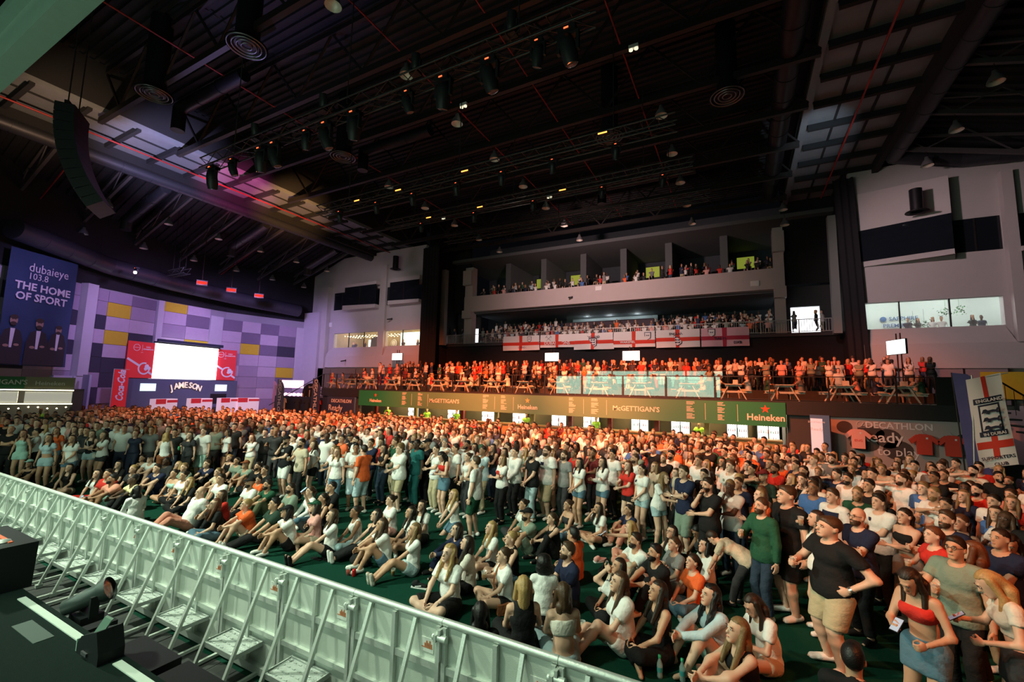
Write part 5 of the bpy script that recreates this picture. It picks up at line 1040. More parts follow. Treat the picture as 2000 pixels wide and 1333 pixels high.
# garment = (prims, cut function)
def garment(ps, kind, loose=0.0):
    c = ps.Rc; up = c@v3(0,0,1); P = []
    neck = ps.NB+c@v3(0,.05,.035)
    hem = ps.P+ps.Rp@v3(0,0,-.10 if ps.sex == 'm' else -.05); hn = -(ps.Rp@v3(0,0,1)); sit = ps.p['pel'][2] < .45
    if sit: hem = ps.P+ps.Rp@v3(0,0,.0)
    g = .016+loose
    if kind in ('tee','polo','long','shirt','jersey','crop','hood'):
        P = ps.torso(g)
        if kind == 'crop': hem = ps.W+ps.Rp@v3(0,0,.02)
        elif not sit: P.append(('e', ps.P+ps.Rp@v3(0,0,.0), ps.Rp, ((.180 if ps.sex == 'f' else .190)+g,(.142 if ps.sex == 'f' else .150)+g,.23+g)))
        if kind != 'crop': P.append(('e', ps.W+(ps.P-ps.W)*.1, (ps.Rp+ps.Rc)/2, ((.136 if ps.sex == 'f' else .158)+g,(.108 if ps.sex == 'f' else .124)+g,.21+g)))
        P = clip_all(P, [(hem, hn)])
        t1 = {'tee':.62,'polo':.60,'jersey':.66,'crop':.45,'long':1.93,'shirt':1.9,'hood':1.94}[kind]
        for i in (0,1): P += ps.arms(i, 0, t1, g+(.004 if t1 < 1 else .0), True)
        nr = .082 if kind in ('tee','jersey','crop') else .070
        def cut(P_, d):
            return np.maximum(d, nr-np.sqrt(((P_-neck)**2).sum(1)))
        return P, cut
    if kind == 'tank':
        P = ps.torso(.012)
        def cut(P_, d):
            q = (P_-ps.Cc)@c
            d = np.maximum(d, (P_-(ps.P+ps.Rp@v3(0,0,-.02)))@hn)
            d = np.maximum(d, .092-np.sqrt(((P_-ps.NB-c@v3(0,.06,.03))**2).sum(1)))
            return np.maximum(d, np.minimum(np.abs(q[:,0])-.118, q[:,2]-.055))
        return P, cut
    if kind == 'bandeau':
        P = ps.torso(.012)
        def cut(P_, d):
            q = (P_-ps.Cc)@c; return np.maximum(d, np.maximum(q[:,2]-.085, -.085-q[:,2]))
        return P, cut
    wt = ps.P+ps.Rp@v3(0,0,.085); wn = ps.Rp@v3(0,0,1)
    L = clip_all(ps.torso(.010)[:2], [(wt, wn)])
    t1 = {'trousers':1.93,'jeans':1.93,'shorts':.95,'hotpants':.42,'skirt':.55,'longshorts':1.12}[kind]
    gg = {'trousers':.018,'jeans':.012,'shorts':.026,'hotpants':.018,'skirt':.022,'longshorts':.03}[kind]
    for i in (0,1): L += ps.legs(i, t1, gg, True)
    if kind == 'skirt':
        e = [ps.hip[i]+(ps.kn[i]-ps.hip[i])*t1 for i in (0,1)]; m0 = (ps.hip[0]+ps.hip[1])/2; m1 = (e[0]+e[1])/2
        L.append(('c', m0, m1+(m1-m0)*.2, .12, .125, [(m1, nrm(m1-m0))]))
    return L, None
def clip_all(prims, pl): return [(*p[:5], (p[5] if len(p) > 5 and p[5] else [])+pl) if p[0] == 'c' else (*p[:4], pl) for p in prims]
def mesh_of(prims, h, cut=None, k=.03, pad=.03):
    lo, hi = bounds(prims, pad)
    def fn(P_):
        d = sdf(prims, P_, k); return cut(P_, d) if cut else d
    return nets(fn, lo, hi, h)
E3 = np.eye(3)
def head_prims(f):
    j = .052 if f else .058
    return [('e', v3(0,-.015,.03), E3, (.076,.096,.094)), ('e', v3(0,.018,-.035), E3, (j,.074,.082)),
            ('c', v3(-.012,.066,-.098), v3(.012,.066,-.098), .020, .020),
            ('c', v3(0,-.02,-.05), v3(0,-.04,-.2), .047 if f else .055, .05 if f else .058)]
def head_mesh(f, h):
    base = head_prims(f)
    def fn(P):
        d = sdf(base, P, .03)
        for k in (1,-1): d = np.maximum(d, -(np.sqrt(((P-v3(k*.031,.112,.010))**2).sum(1))-.022))
        d = smin(d, d_cap(P, v3(0,.088,.012), v3(0,.106,-.026), .008, .014), .012)
        d = smin(d, d_cap(P, v3(-.03,.086,.030), v3(.03,.086,.030), .010, .010), .012)
        for k in (1,-1): d = smin(d, d_ell(P, v3(k*.077,-.012,-.008), E3, (.011,.024,.032)), .008)
        d = smin(d, d_ell(P, v3(0,.084,-.064), E3, (.024,.012,.012)), .01)
        return d
    return nets(fn, v3(-.11,-.13,-.19), v3(.11,.14,.14), h)
def hair_mesh(style, h, g=None):
    g = v3(0,.10,-1) if g is None else g
    sk = [('e', v3(0,-.018,.032), E3, (.083,.104,.101))]
    if style in ('short','crewcut','fade'):
        th = {'short':.016,'crewcut':.003,'fade':.009}[style]
        pr = [('e', v3(0,-.017,.032), E3, (.0790+th*.2,.0985+th*.3,.0955+th*.9))]
        if style == 'short': pr.append(('e', v3(.008,.036,.094), E3, (.056,.046,.036)))
        def fn(P):
            d = sdf(pr, P, .010); return np.maximum(d, (P-v3(0,0,.002))@v3(0,.689,-.725))
        b = (v3(-.11,-.14,-.10), v3(.11,.12,.17))
    elif style == 'curly':
        pr = sk+[('e', v3(0,-.02,.06), E3, (.115,.12,.10)), ('e', v3(0,-.05,-.05), E3, (.13,.09,.13))]
        def fn(P):
            d = sdf(pr, P, .03)+.008*np.sin(P[:,0]*110)*np.sin(P[:,1]*110)*np.sin(P[:,2]*110)
            return np.maximum(d, (P-v3(0,.045,.072))@nrm(v3(0,1.0,-.35)))
        b = (v3(-.16,-.17,-.22), v3(.16,.13,.19))
    else:
        pr = list(sk)
        if style in ('long','longwavy'):
            n = .05
            for k in (1,-1):
                pr += [('c', v3(k*.066,-.02,.05), v3(k*.078,.0,-.12), .032, .034), ('c', v3(k*.078,.0,-.12), v3(k*.085,.03,-.12)+g*.21, .036, .024)]
            pr += [('c', v3(0,-.075,.02), v3(0,-.095,-.10), .060, .065), ('c', v3(.04,-.09,-.10), v3(.045,-.10,-.10)+(g-v3(0,.10,0))*.30, .056, .028), ('c', v3(-.04,-.09,-.10), v3(-.045,-.10,-.10)+(g-v3(0,.10,0))*.30, .056, .028)]
        elif style == 'bob':
            for k in (1,-1): pr += [('c', v3(k*.068,-.02,.05), v3(k*.082,.0,-.14), .034, .036)]
            pr += [('c', v3(0,-.075,.02), v3(0,-.095,-.16), .065, .07)]
        elif style == 'bun': pr += [('e', v3(0,-.125,.075), E3, (.045,.042,.045))]
        elif style == 'pony': pr += [('c', v3(0,-.11,.05), v3(0,-.16,-.02), .030, .034), ('c', v3(0,-.16,-.02), v3(0,-.13,-.28), .036, .018)]
        w = .006 if style == 'longwavy' else .0025
        def fn(P):
            d = sdf(pr, P, .010)+w*np.sin(P[:,0]*160+np.sin(P[:,2]*40)*(2 if style == 'longwavy' else .6))
            q = P-v3(0,.052,.066)
            face = np.maximum(q@nrm(v3(0,1.0,-.55)), np.abs(P[:,0])-(.058 if style in ('long','longwavy','bob') else .2))
            if style in ('long','longwavy','bob'):
                fc = np.maximum(-(P[:,2]-.074+.35*np.abs(P[:,0])), 0)
                hole = np.maximum(np.abs(P[:,0])-.062, np.maximum(P[:,2]-.078, .022-P[:,1]))
                return np.maximum(d, -hole)
            return np.maximum(d, np.minimum((P-v3(0,0,.002))@v3(0,.689,-.725), P[:,1]+.09))
        b = bounds(pr, .03)
    return nets(fn, b[0], b[1], h)
def cap_mesh(h, back=False):
    def fn(P):
        d = d_ell(P, v3(0,-.018,.035), E3, (.092,.112,.108)); d = np.maximum(d, .052-P[:,2])
        s = -1 if back else 1
        br = np.maximum(np.abs(P[:,2]-.062+.25*(P[:,1]*s-.08)*(P[:,1]*s > .08))-.007, np.sqrt((P[:,0]/.085)**2+((P[:,1]*s-.085)/.095)**2)*.08-.08)
        br = np.maximum(br, .05-P[:,1]*s); return np.minimum(d, br)
    return nets(fn, v3(-.12,-.2,.03), v3(.12,.2,.16), h)
def beard_mesh(h):
    def fn(P):
        d = sdf([('e', v3(0,.020,-.052), E3, (.062,.080,.078)), ('c', v3(-.015,.066,-.100), v3(.015,.066,-.100), .024, .024)], P, .02)
        d = np.maximum(d, (P[:,2]+.038)-.25*np.abs(P[:,0])*0); d = np.maximum(d, -.005-P[:,1]+0*P[:,0])
        m = d_ell(P, v3(0,.112,-.063), E3, (.019,.03,.007)); return np.maximum(d, -m)
    return nets(fn, v3(-.09,-.02,-.15), v3(.09,.13,.0), h)
def hand_mesh(grip, h):
    L = [('e', v3(0,.045,0), E3, (.040,.055,.017))]
    a1, a2 = ((.9,1.3) if grip else (.35,.45))
    for x, l in ((.030,.066),(.010,.076),(-.010,.071),(-.029,.054)):
        b = v3(x,.082,0); m = b+v3(x*.12,math.cos(a1),-math.sin(a1))*l*.52; e = m+v3(0,math.cos(a1+a2),-math.sin(a1+a2))*l*.50
        L += [('c', b, m, .0095, .0088), ('c', m, e, .0088, .0070)]
    t = v3(.030,.025,-.004); m = v3(.058,.052,-.014 if not grip else -.026); e = v3(.060,.085,-.022) if not grip else v3(.045,.085,-.048)
    L += [('c', t, m, .014, .0105), ('c', m, e, .0105, .008)]
    lo, hi = bounds(L, .012)
    return nets(lambda P: sdf(L, P, .008), lo, hi, h)
def hand_frame(ps, i):
    d = nrm(ps.hd[i]-ps.el[i]); up = v3(0,0,1) if abs(d[2]) < .85 else nrm(ps.Rc@v3(0,1,0))
    x = nrm(up-(up@d)*d); z = np.cross(x, d); ctr = ps.Cc+ps.Rc@v3(0,.25,-.1)
    sg = 1
    if (ctr-ps.hd[i])@(-z) < 0: sg = -1
    return np.stack([x, d, z*sg], 1), sg < 0
def ball(c, r, n=6, m=4):
    V = [(c[0], c[1], c[2]+r[2])]
    for j in range(1, m):
        t = math.pi*j/m
        for i in range(n):
            a = 2*math.pi*i/n; V.append((c[0]+r[0]*math.sin(t)*math.cos(a), c[1]+r[1]*math.sin(t)*math.sin(a), c[2]+r[2]*math.cos(t)))
    V.append((c[0], c[1], c[2]-r[2])); F = []
    for i in range(n):
        F.append((0, 1+i, 1+(i+1)%n, 1+(i+1)%n))
        for j in range(m-2): F.append((1+j*n+i, 1+(j+1)*n+i, 1+(j+1)*n+(i+1)%n, 1+j*n+(i+1)%n))
        k = 1+(m-2)*n; F.append((k+i, len(V)-1, k+(i+1)%n, k+(i+1)%n))
    return np.array(V), np.array(F)
# ------------------------------------------------------------------ people: factory
SKIN = {'fair':(.74,.47,.35),'light':(.68,.41,.29),'tan':(.56,.31,.195),'brown':(.30,.145,.08),'dark':(.09,.045,.028)}
HAIRC = {'black':(.010,.008,.008),'dark':(.028,.016,.010),'brown':(.075,.038,.018),'auburn':(.16,.055,.022),'blond':(.50,.31,.12),'fair':(.26,.155,.065),'grey':(.22,.21,.20)}
CLOTH = {'white':(.80,.80,.77),'offwhite':(.70,.66,.58),'cream':(.74,.66,.50),'black':(.012,.012,.013),'charcoal':(.035,.036,.040),'navy':(.016,.022,.055),'grey':(.22,.22,.22),'sage':(.22,.28,.22),
 'olive':(.10,.12,.065),'forest':(.018,.085,.045),'teal':(.018,.13,.13),'mint':(.42,.66,.58),'red':(.62,.035,.025),'orange':(.85,.14,.035),'pink':(.78,.38,.34),'maroon':(.15,.018,.02),
 'denim':(.10,.19,.26),'lightdenim':(.38,.52,.56),'darkdenim':(.025,.045,.075),'khaki':(.50,.42,.27),'beige':(.58,.48,.36),'yellow':(.75,.68,.36),'rust':(.26,.085,.035),'blue':(.06,.16,.42),'paleblue':(.50,.64,.70),
 'salmon':(.66,.28,.20),'darkgreen':(.02,.045,.032),'neon':(.45,.85,.08)}
CNAME = {'offwhite':'off-white','lightdenim':'light denim','darkdenim':'dark denim','paleblue':'pale blue','darkgreen':'dark green','neon':'neon green','forest':'green'}
def m_skin(k): return mat('skin_'+k, SKIN[k], .52, noise=.12, nscale=9, spec=.4)
def m_hair(k): return mat('hair_'+k, HAIRC[k], .48, noise=.5, nscale=60, bump=.2, bscale=90, spec=.4)
def m_cloth(k): return mat('cloth_'+k, CLOTH[k], .85, noise=.16, nscale=6, bump=.9, bscale=9, spec=.2)
def np_mesh(name, V, Q, nm=1, mi=None):
    me = bpy.data.meshes.new(name); n = len(Q)
    tri = Q[:,2] == Q[:,3] if n else np.zeros(0, bool)
    if n and tri.any():
        me.from_pydata(V.tolist(), [], [tuple(q[:3]) if t else tuple(q) for q, t in zip(Q.tolist(), tri)])
    else:
        me.vertices.add(len(V)); me.vertices.foreach_set('co', np.ascontiguousarray(V, np.float32).ravel())
        me.loops.add(n*4); me.loops.foreach_set('vertex_index', np.ascontiguousarray(Q, np.int32).ravel())
        me.polygons.add(n); me.polygons.foreach_set('loop_start', np.arange(0, n*4, 4, dtype=np.int32))
        me.update(calc_edges=True)
    for k in range(nm): me.materials.append(None)
    if mi is not None: me.polygons.foreach_set('material_index', np.asarray(mi, np.int32))
    me.polygons.foreach_set('use_smooth', np.ones(n, bool)); me.update(); return me
CACHE = {}
def cached(key, fn):
    if key not in CACHE: CACHE[key] = fn()
    return CACHE[key]
H0 = {0:dict(body=.024, top=.021, head=.0105, hair=.013, hand=.0075), 1:dict(body=.036, top=.034, head=.016, hair=.019, hand=.013)}
def head_np(sex, lod): return cached(('headnp',sex,lod), lambda: head_mesh(sex == 'f', H0[lod]['head']))
def hand_np(g, lod): return cached(('handnp',g,lod), lambda: hand_mesh(g, H0[lod]['hand']))
def get_pose(pn, sex, hy): return cached(('pose',pn,sex,hy), lambda: Pose(pn, sex, hy))
def body_me(pn, sex, hy, lod):
    ps = get_pose(pn, sex, hy)
    def make():
        Vs, Qs, Ms = [], [], []
        def put(V, Q, m):
            Qs.append(Q+sum(len(v) for v in Vs)); Vs.append(V); Ms.append(np.full(len(Q), m))
        V, Q = cached(('bodynp',pn,sex,lod), lambda: mesh_of(get_pose(pn,sex,0.0).body()[:-1], H0[lod]['body'])); put(V, Q, 0)
        V, Q = head_np(sex, lod); put(V@ps.Rh.T+ps.HC, Q, 0)
        for i in (0,1):
            V, Q = hand_np(ps.p['grip'][i], lod); R, fl = hand_frame(ps, i)
            put((V*(.92 if sex == 'f' else 1))@R.T+ps.hd[i]-R[:,1]*.01, Q[:,::-1] if fl else Q, 0)
        for k in (1,-1):
            for c, r, m in ((v3(k*.031,.086,.010), (.013,.007,.0070), 1), (v3(k*.031,.0915,.010), (.0068,.0045,.0075), 2)):
                V, Q = ball(c, r); put(V@ps.Rh.T+ps.HC, Q, m)
            V, Q = ball(v3(k*.033,.0955,.0335), (.020,.006,.0045)); put(V@(ps.Rh@roty(k*.12)).T+ps.HC, Q, 2)
        V, Q = ball(v3(0,.0945,-.064), (.023,.0065,.0075), 8); put(V@ps.Rh.T+ps.HC, Q, 3)
        return np_mesh('person_body', np.concatenate(Vs), np.concatenate(Qs), 4, np.concatenate(Ms))
    return cached(('body',pn,sex,hy,lod), make)
def garm_me(pn, sex, kind, lod, loose=0.0):
    def make():
        p, c = garment(get_pose(pn, sex, 0.0), kind, loose); V, Q = mesh_of(p, H0[lod]['top'], c); return np_mesh(kind, V, Q)
    return cached(('g',pn,sex,kind,lod,loose), make)
def hairs_me(style, lod, ps):
    hp = round(ps.p['hp'], 1) if style in ('long','longwavy') and ps.p['hp'] > .25 else None
    g = None if hp is None else rotx(hp)@v3(0,0,-1)
    return cached(('h',style,lod,hp), lambda: np_mesh('hair', *hair_mesh(style, H0[lod]['hair'], g)))
def shoe_me(pn, sex, i):
    def make():
        h, t, dn = get_pose(pn, sex, 0.0).foot(i); pr = [('c', h+dn*.0, t-nrm(t-h)*.02, .046, .040)]
        q = (h+t)/2+dn*.032
        return np_mesh('shoe', *mesh_of(pr, .02, lambda P, d: np.maximum(d, (P-q)@dn)))
    return cached(('s',pn,sex,i), make)
def omat(o, ms):
    for i, m in enumerate(ms): o.material_slots[i].link = 'OBJECT'; o.material_slots[i].material = m
def hm(ps): 
    M = Matrix.Identity(4)
    for a in range(3):
        for b in range(3): M[a][b] = ps.Rh[a][b]
        M[a][3] = ps.HC[a]
    return M
GN = {'tee':'t_shirt','polo':'polo_shirt','jersey':'football_jersey','crop':'crop_top','long':'long_sleeve_top','shirt':'shirt','hood':'hooded_jacket','tank':'tank_top','bandeau':'bandeau_top','trousers':'trousers','jeans':'jeans','shorts':'shorts','hotpants':'denim_shorts','skirt':'skirt','longshorts':'shorts'}
PEOPLE = []
def surf_y(pr, c, x, z, y0, R, O):
    ys = np.linspace(.30, 0, 120); P = (np.stack([np.full(120,x), ys, np.full(120,z)], 1))@R.T+O
    d = sdf(pr, P); d = c(P, d) if c else d; k = np.argmax(d < 0); return ys[k] if d[k] < 0 else .12
def patch_me(pn, sex, kind, x0, x1, z0, z1, shape, loose=0.0, n=6):
    def make():
        ps = get_pose(pn, sex, 0.0); pr, c = garment(ps, kind, loose); V = []; Q = []
        for j in range(n+1):
            for i in range(n+1):
                u, v = i/n, j/n
                if shape == 'shield' and v < .5: u = .5+(u-.5)*math.sqrt(max(0, 1-((.5-v)/.5)**2))
                x = x0+(x1-x0)*u; z = z0+(z1-z0)*v
                V.append(ps.Cc+ps.Rc@v3(x, surf_y(pr, c, x, z, 0, ps.Rc, ps.Cc)+.009, z))
        for j in range(n):
            for i in range(n): a = j*(n+1)+i; Q.append((a+1, a, a+n+1, a+n+2))
        return np_mesh('print', np.array(V), np.array(Q))
    return cached(('p',pn,sex,kind,x0,z0,x1,z1,shape,loose), make)
def person(label, x, y, pn, sex='m', skin='light', hair='short', hc='dark', top='tee', tc='white', bot='trousers', bc='black', shoe='white', face=0.0, hy=0.0, ht=1.75, girth=1.0, lod=0, z=0.0, ex=(), group=None):
    ps = get_pose(pn, sex, hy); s = ht/1.75
    o = link('person', body_me(pn, sex, hy, lod)); tag(o, label, 'person', group)
    omat(o, (m_skin(skin), mat('eye_white', (.75,.73,.70), .3), mat('eye_dark', (.012,.009,.008), .4), mat('lips_'+skin, tuple(c*f for c, f in zip(SKIN[skin], (.80,.55,.55))), .5)))
    o.location = (x, y, z); o.rotation_euler = (0, 0, face); o.scale = (s*girth, s*girth, s)
    lo = .02 if 'loose' in ex else 0.0
    def child(nm, me, m, M=None):
        c = link(nm, me, o); omat(c, [m])
        if M is not None: c.matrix_local = M
        return c
    if hair: child('hair', hairs_me(hair, lod, ps), m_hair(hc), hm(ps))
    if top:
        t = child(GN[top], garm_me(pn, sex, top, lod, lo), m_cloth(tc))
        for e in ex:
            if isinstance(e, tuple) and e[0] == 'print':
                q = link('print', patch_me(pn, sex, top, *e[1:6], lo), t); omat(q, [m_cloth(e[6])])
    if bot: child(GN[bot] if bot != 'hotpants' else 'shorts', garm_me(pn, sex, bot, lod), m_cloth(bc))
    if shoe:
        for i in (0,1): child('shoe', shoe_me(pn, sex, i), m_cloth(shoe))
    for e in ex:
        if isinstance(e, tuple):
            if e[0] == 'cap': child('cap', cached(('cap',0), lambda: np_mesh('cap', *cap_mesh(.011))), m_cloth(e[1]), hm(ps))
            continue
        if e == 'beard': child('beard', cached(('beard',lod), lambda: np_mesh('beard', *beard_mesh(H0[lod]['hair']))), m_hair(hc), hm(ps))
        if e == 'glasses':
            def mkg():
                b = MB()
                for k in (1,-1):
                    pts = [(k*.032+.021*math.cos(a), .107, .008+.017*math.sin(a)) for a in [2*math.pi*i/10 for i in range(10)]]
                    for i in range(10): b.tube(pts[i], pts[(i+1)%10], .0022, n=4, cap=False)
                    b.tube((k*.053,.106,.012), (k*.078,.0,.012), .0022, n=4)
                b.tube((-.011,.109,.010), (.011,.109,.010), .0022, n=4); return b.mesh('glasses', [None])
            child('glasses', cached('glasses', mkg), m_cloth('black'), hm(ps))
        if e == 'watch':
            R, fl = hand_frame(ps, 1); p = ps.hd[1]-R[:,1]*.03
            b = MB().tube(tuple(p-R[:,1]*.012), tuple(p+R[:,1]*.012), .034, n=10).mesh('watch', [None]); child('watch', b, mat('watch_steel', (.5,.5,.5), .3, .9))
        if e == 'bag':
            b = MB(); a = ps.sh[0]+ps.Rc@v3(-.04,.02,.06); e2 = ps.P+v3(-.20,.06,.02)
            n = 8; L = [a+(e2-a)*i/n+v3(0,.135*math.sin(math.pi*i/n)+.02,0) for i in range(n+1)]
            for i in range(n): b.beam(tuple(L[i]), tuple(L[i+1]), .03, .006)
            b.cbox(tuple(e2+v3(-.03,.03,-.05)), .09, .20, .15); child('shoulder_bag', b.mesh('bag', [None]), m_cloth('offwhite' if tc == 'black' else 'rust'))
    PEOPLE.append((o, ps, s)); return o
def hand_world(o, ps, i=0, fwd=.07, off=(0,0,0)):
    R, fl = hand_frame(ps, i); p = ps.hd[i]+R[:,1]*fwd-R[:,2]*.028+v3(*off)
    a = o.rotation_euler[2]; sx, sy, sz = o.scale
    q = rotz(a)@(p*v3(sx,sy,sz)); return Vector((o.location[0]+q[0], o.location[1]+q[1], o.location[2]+q[2]))
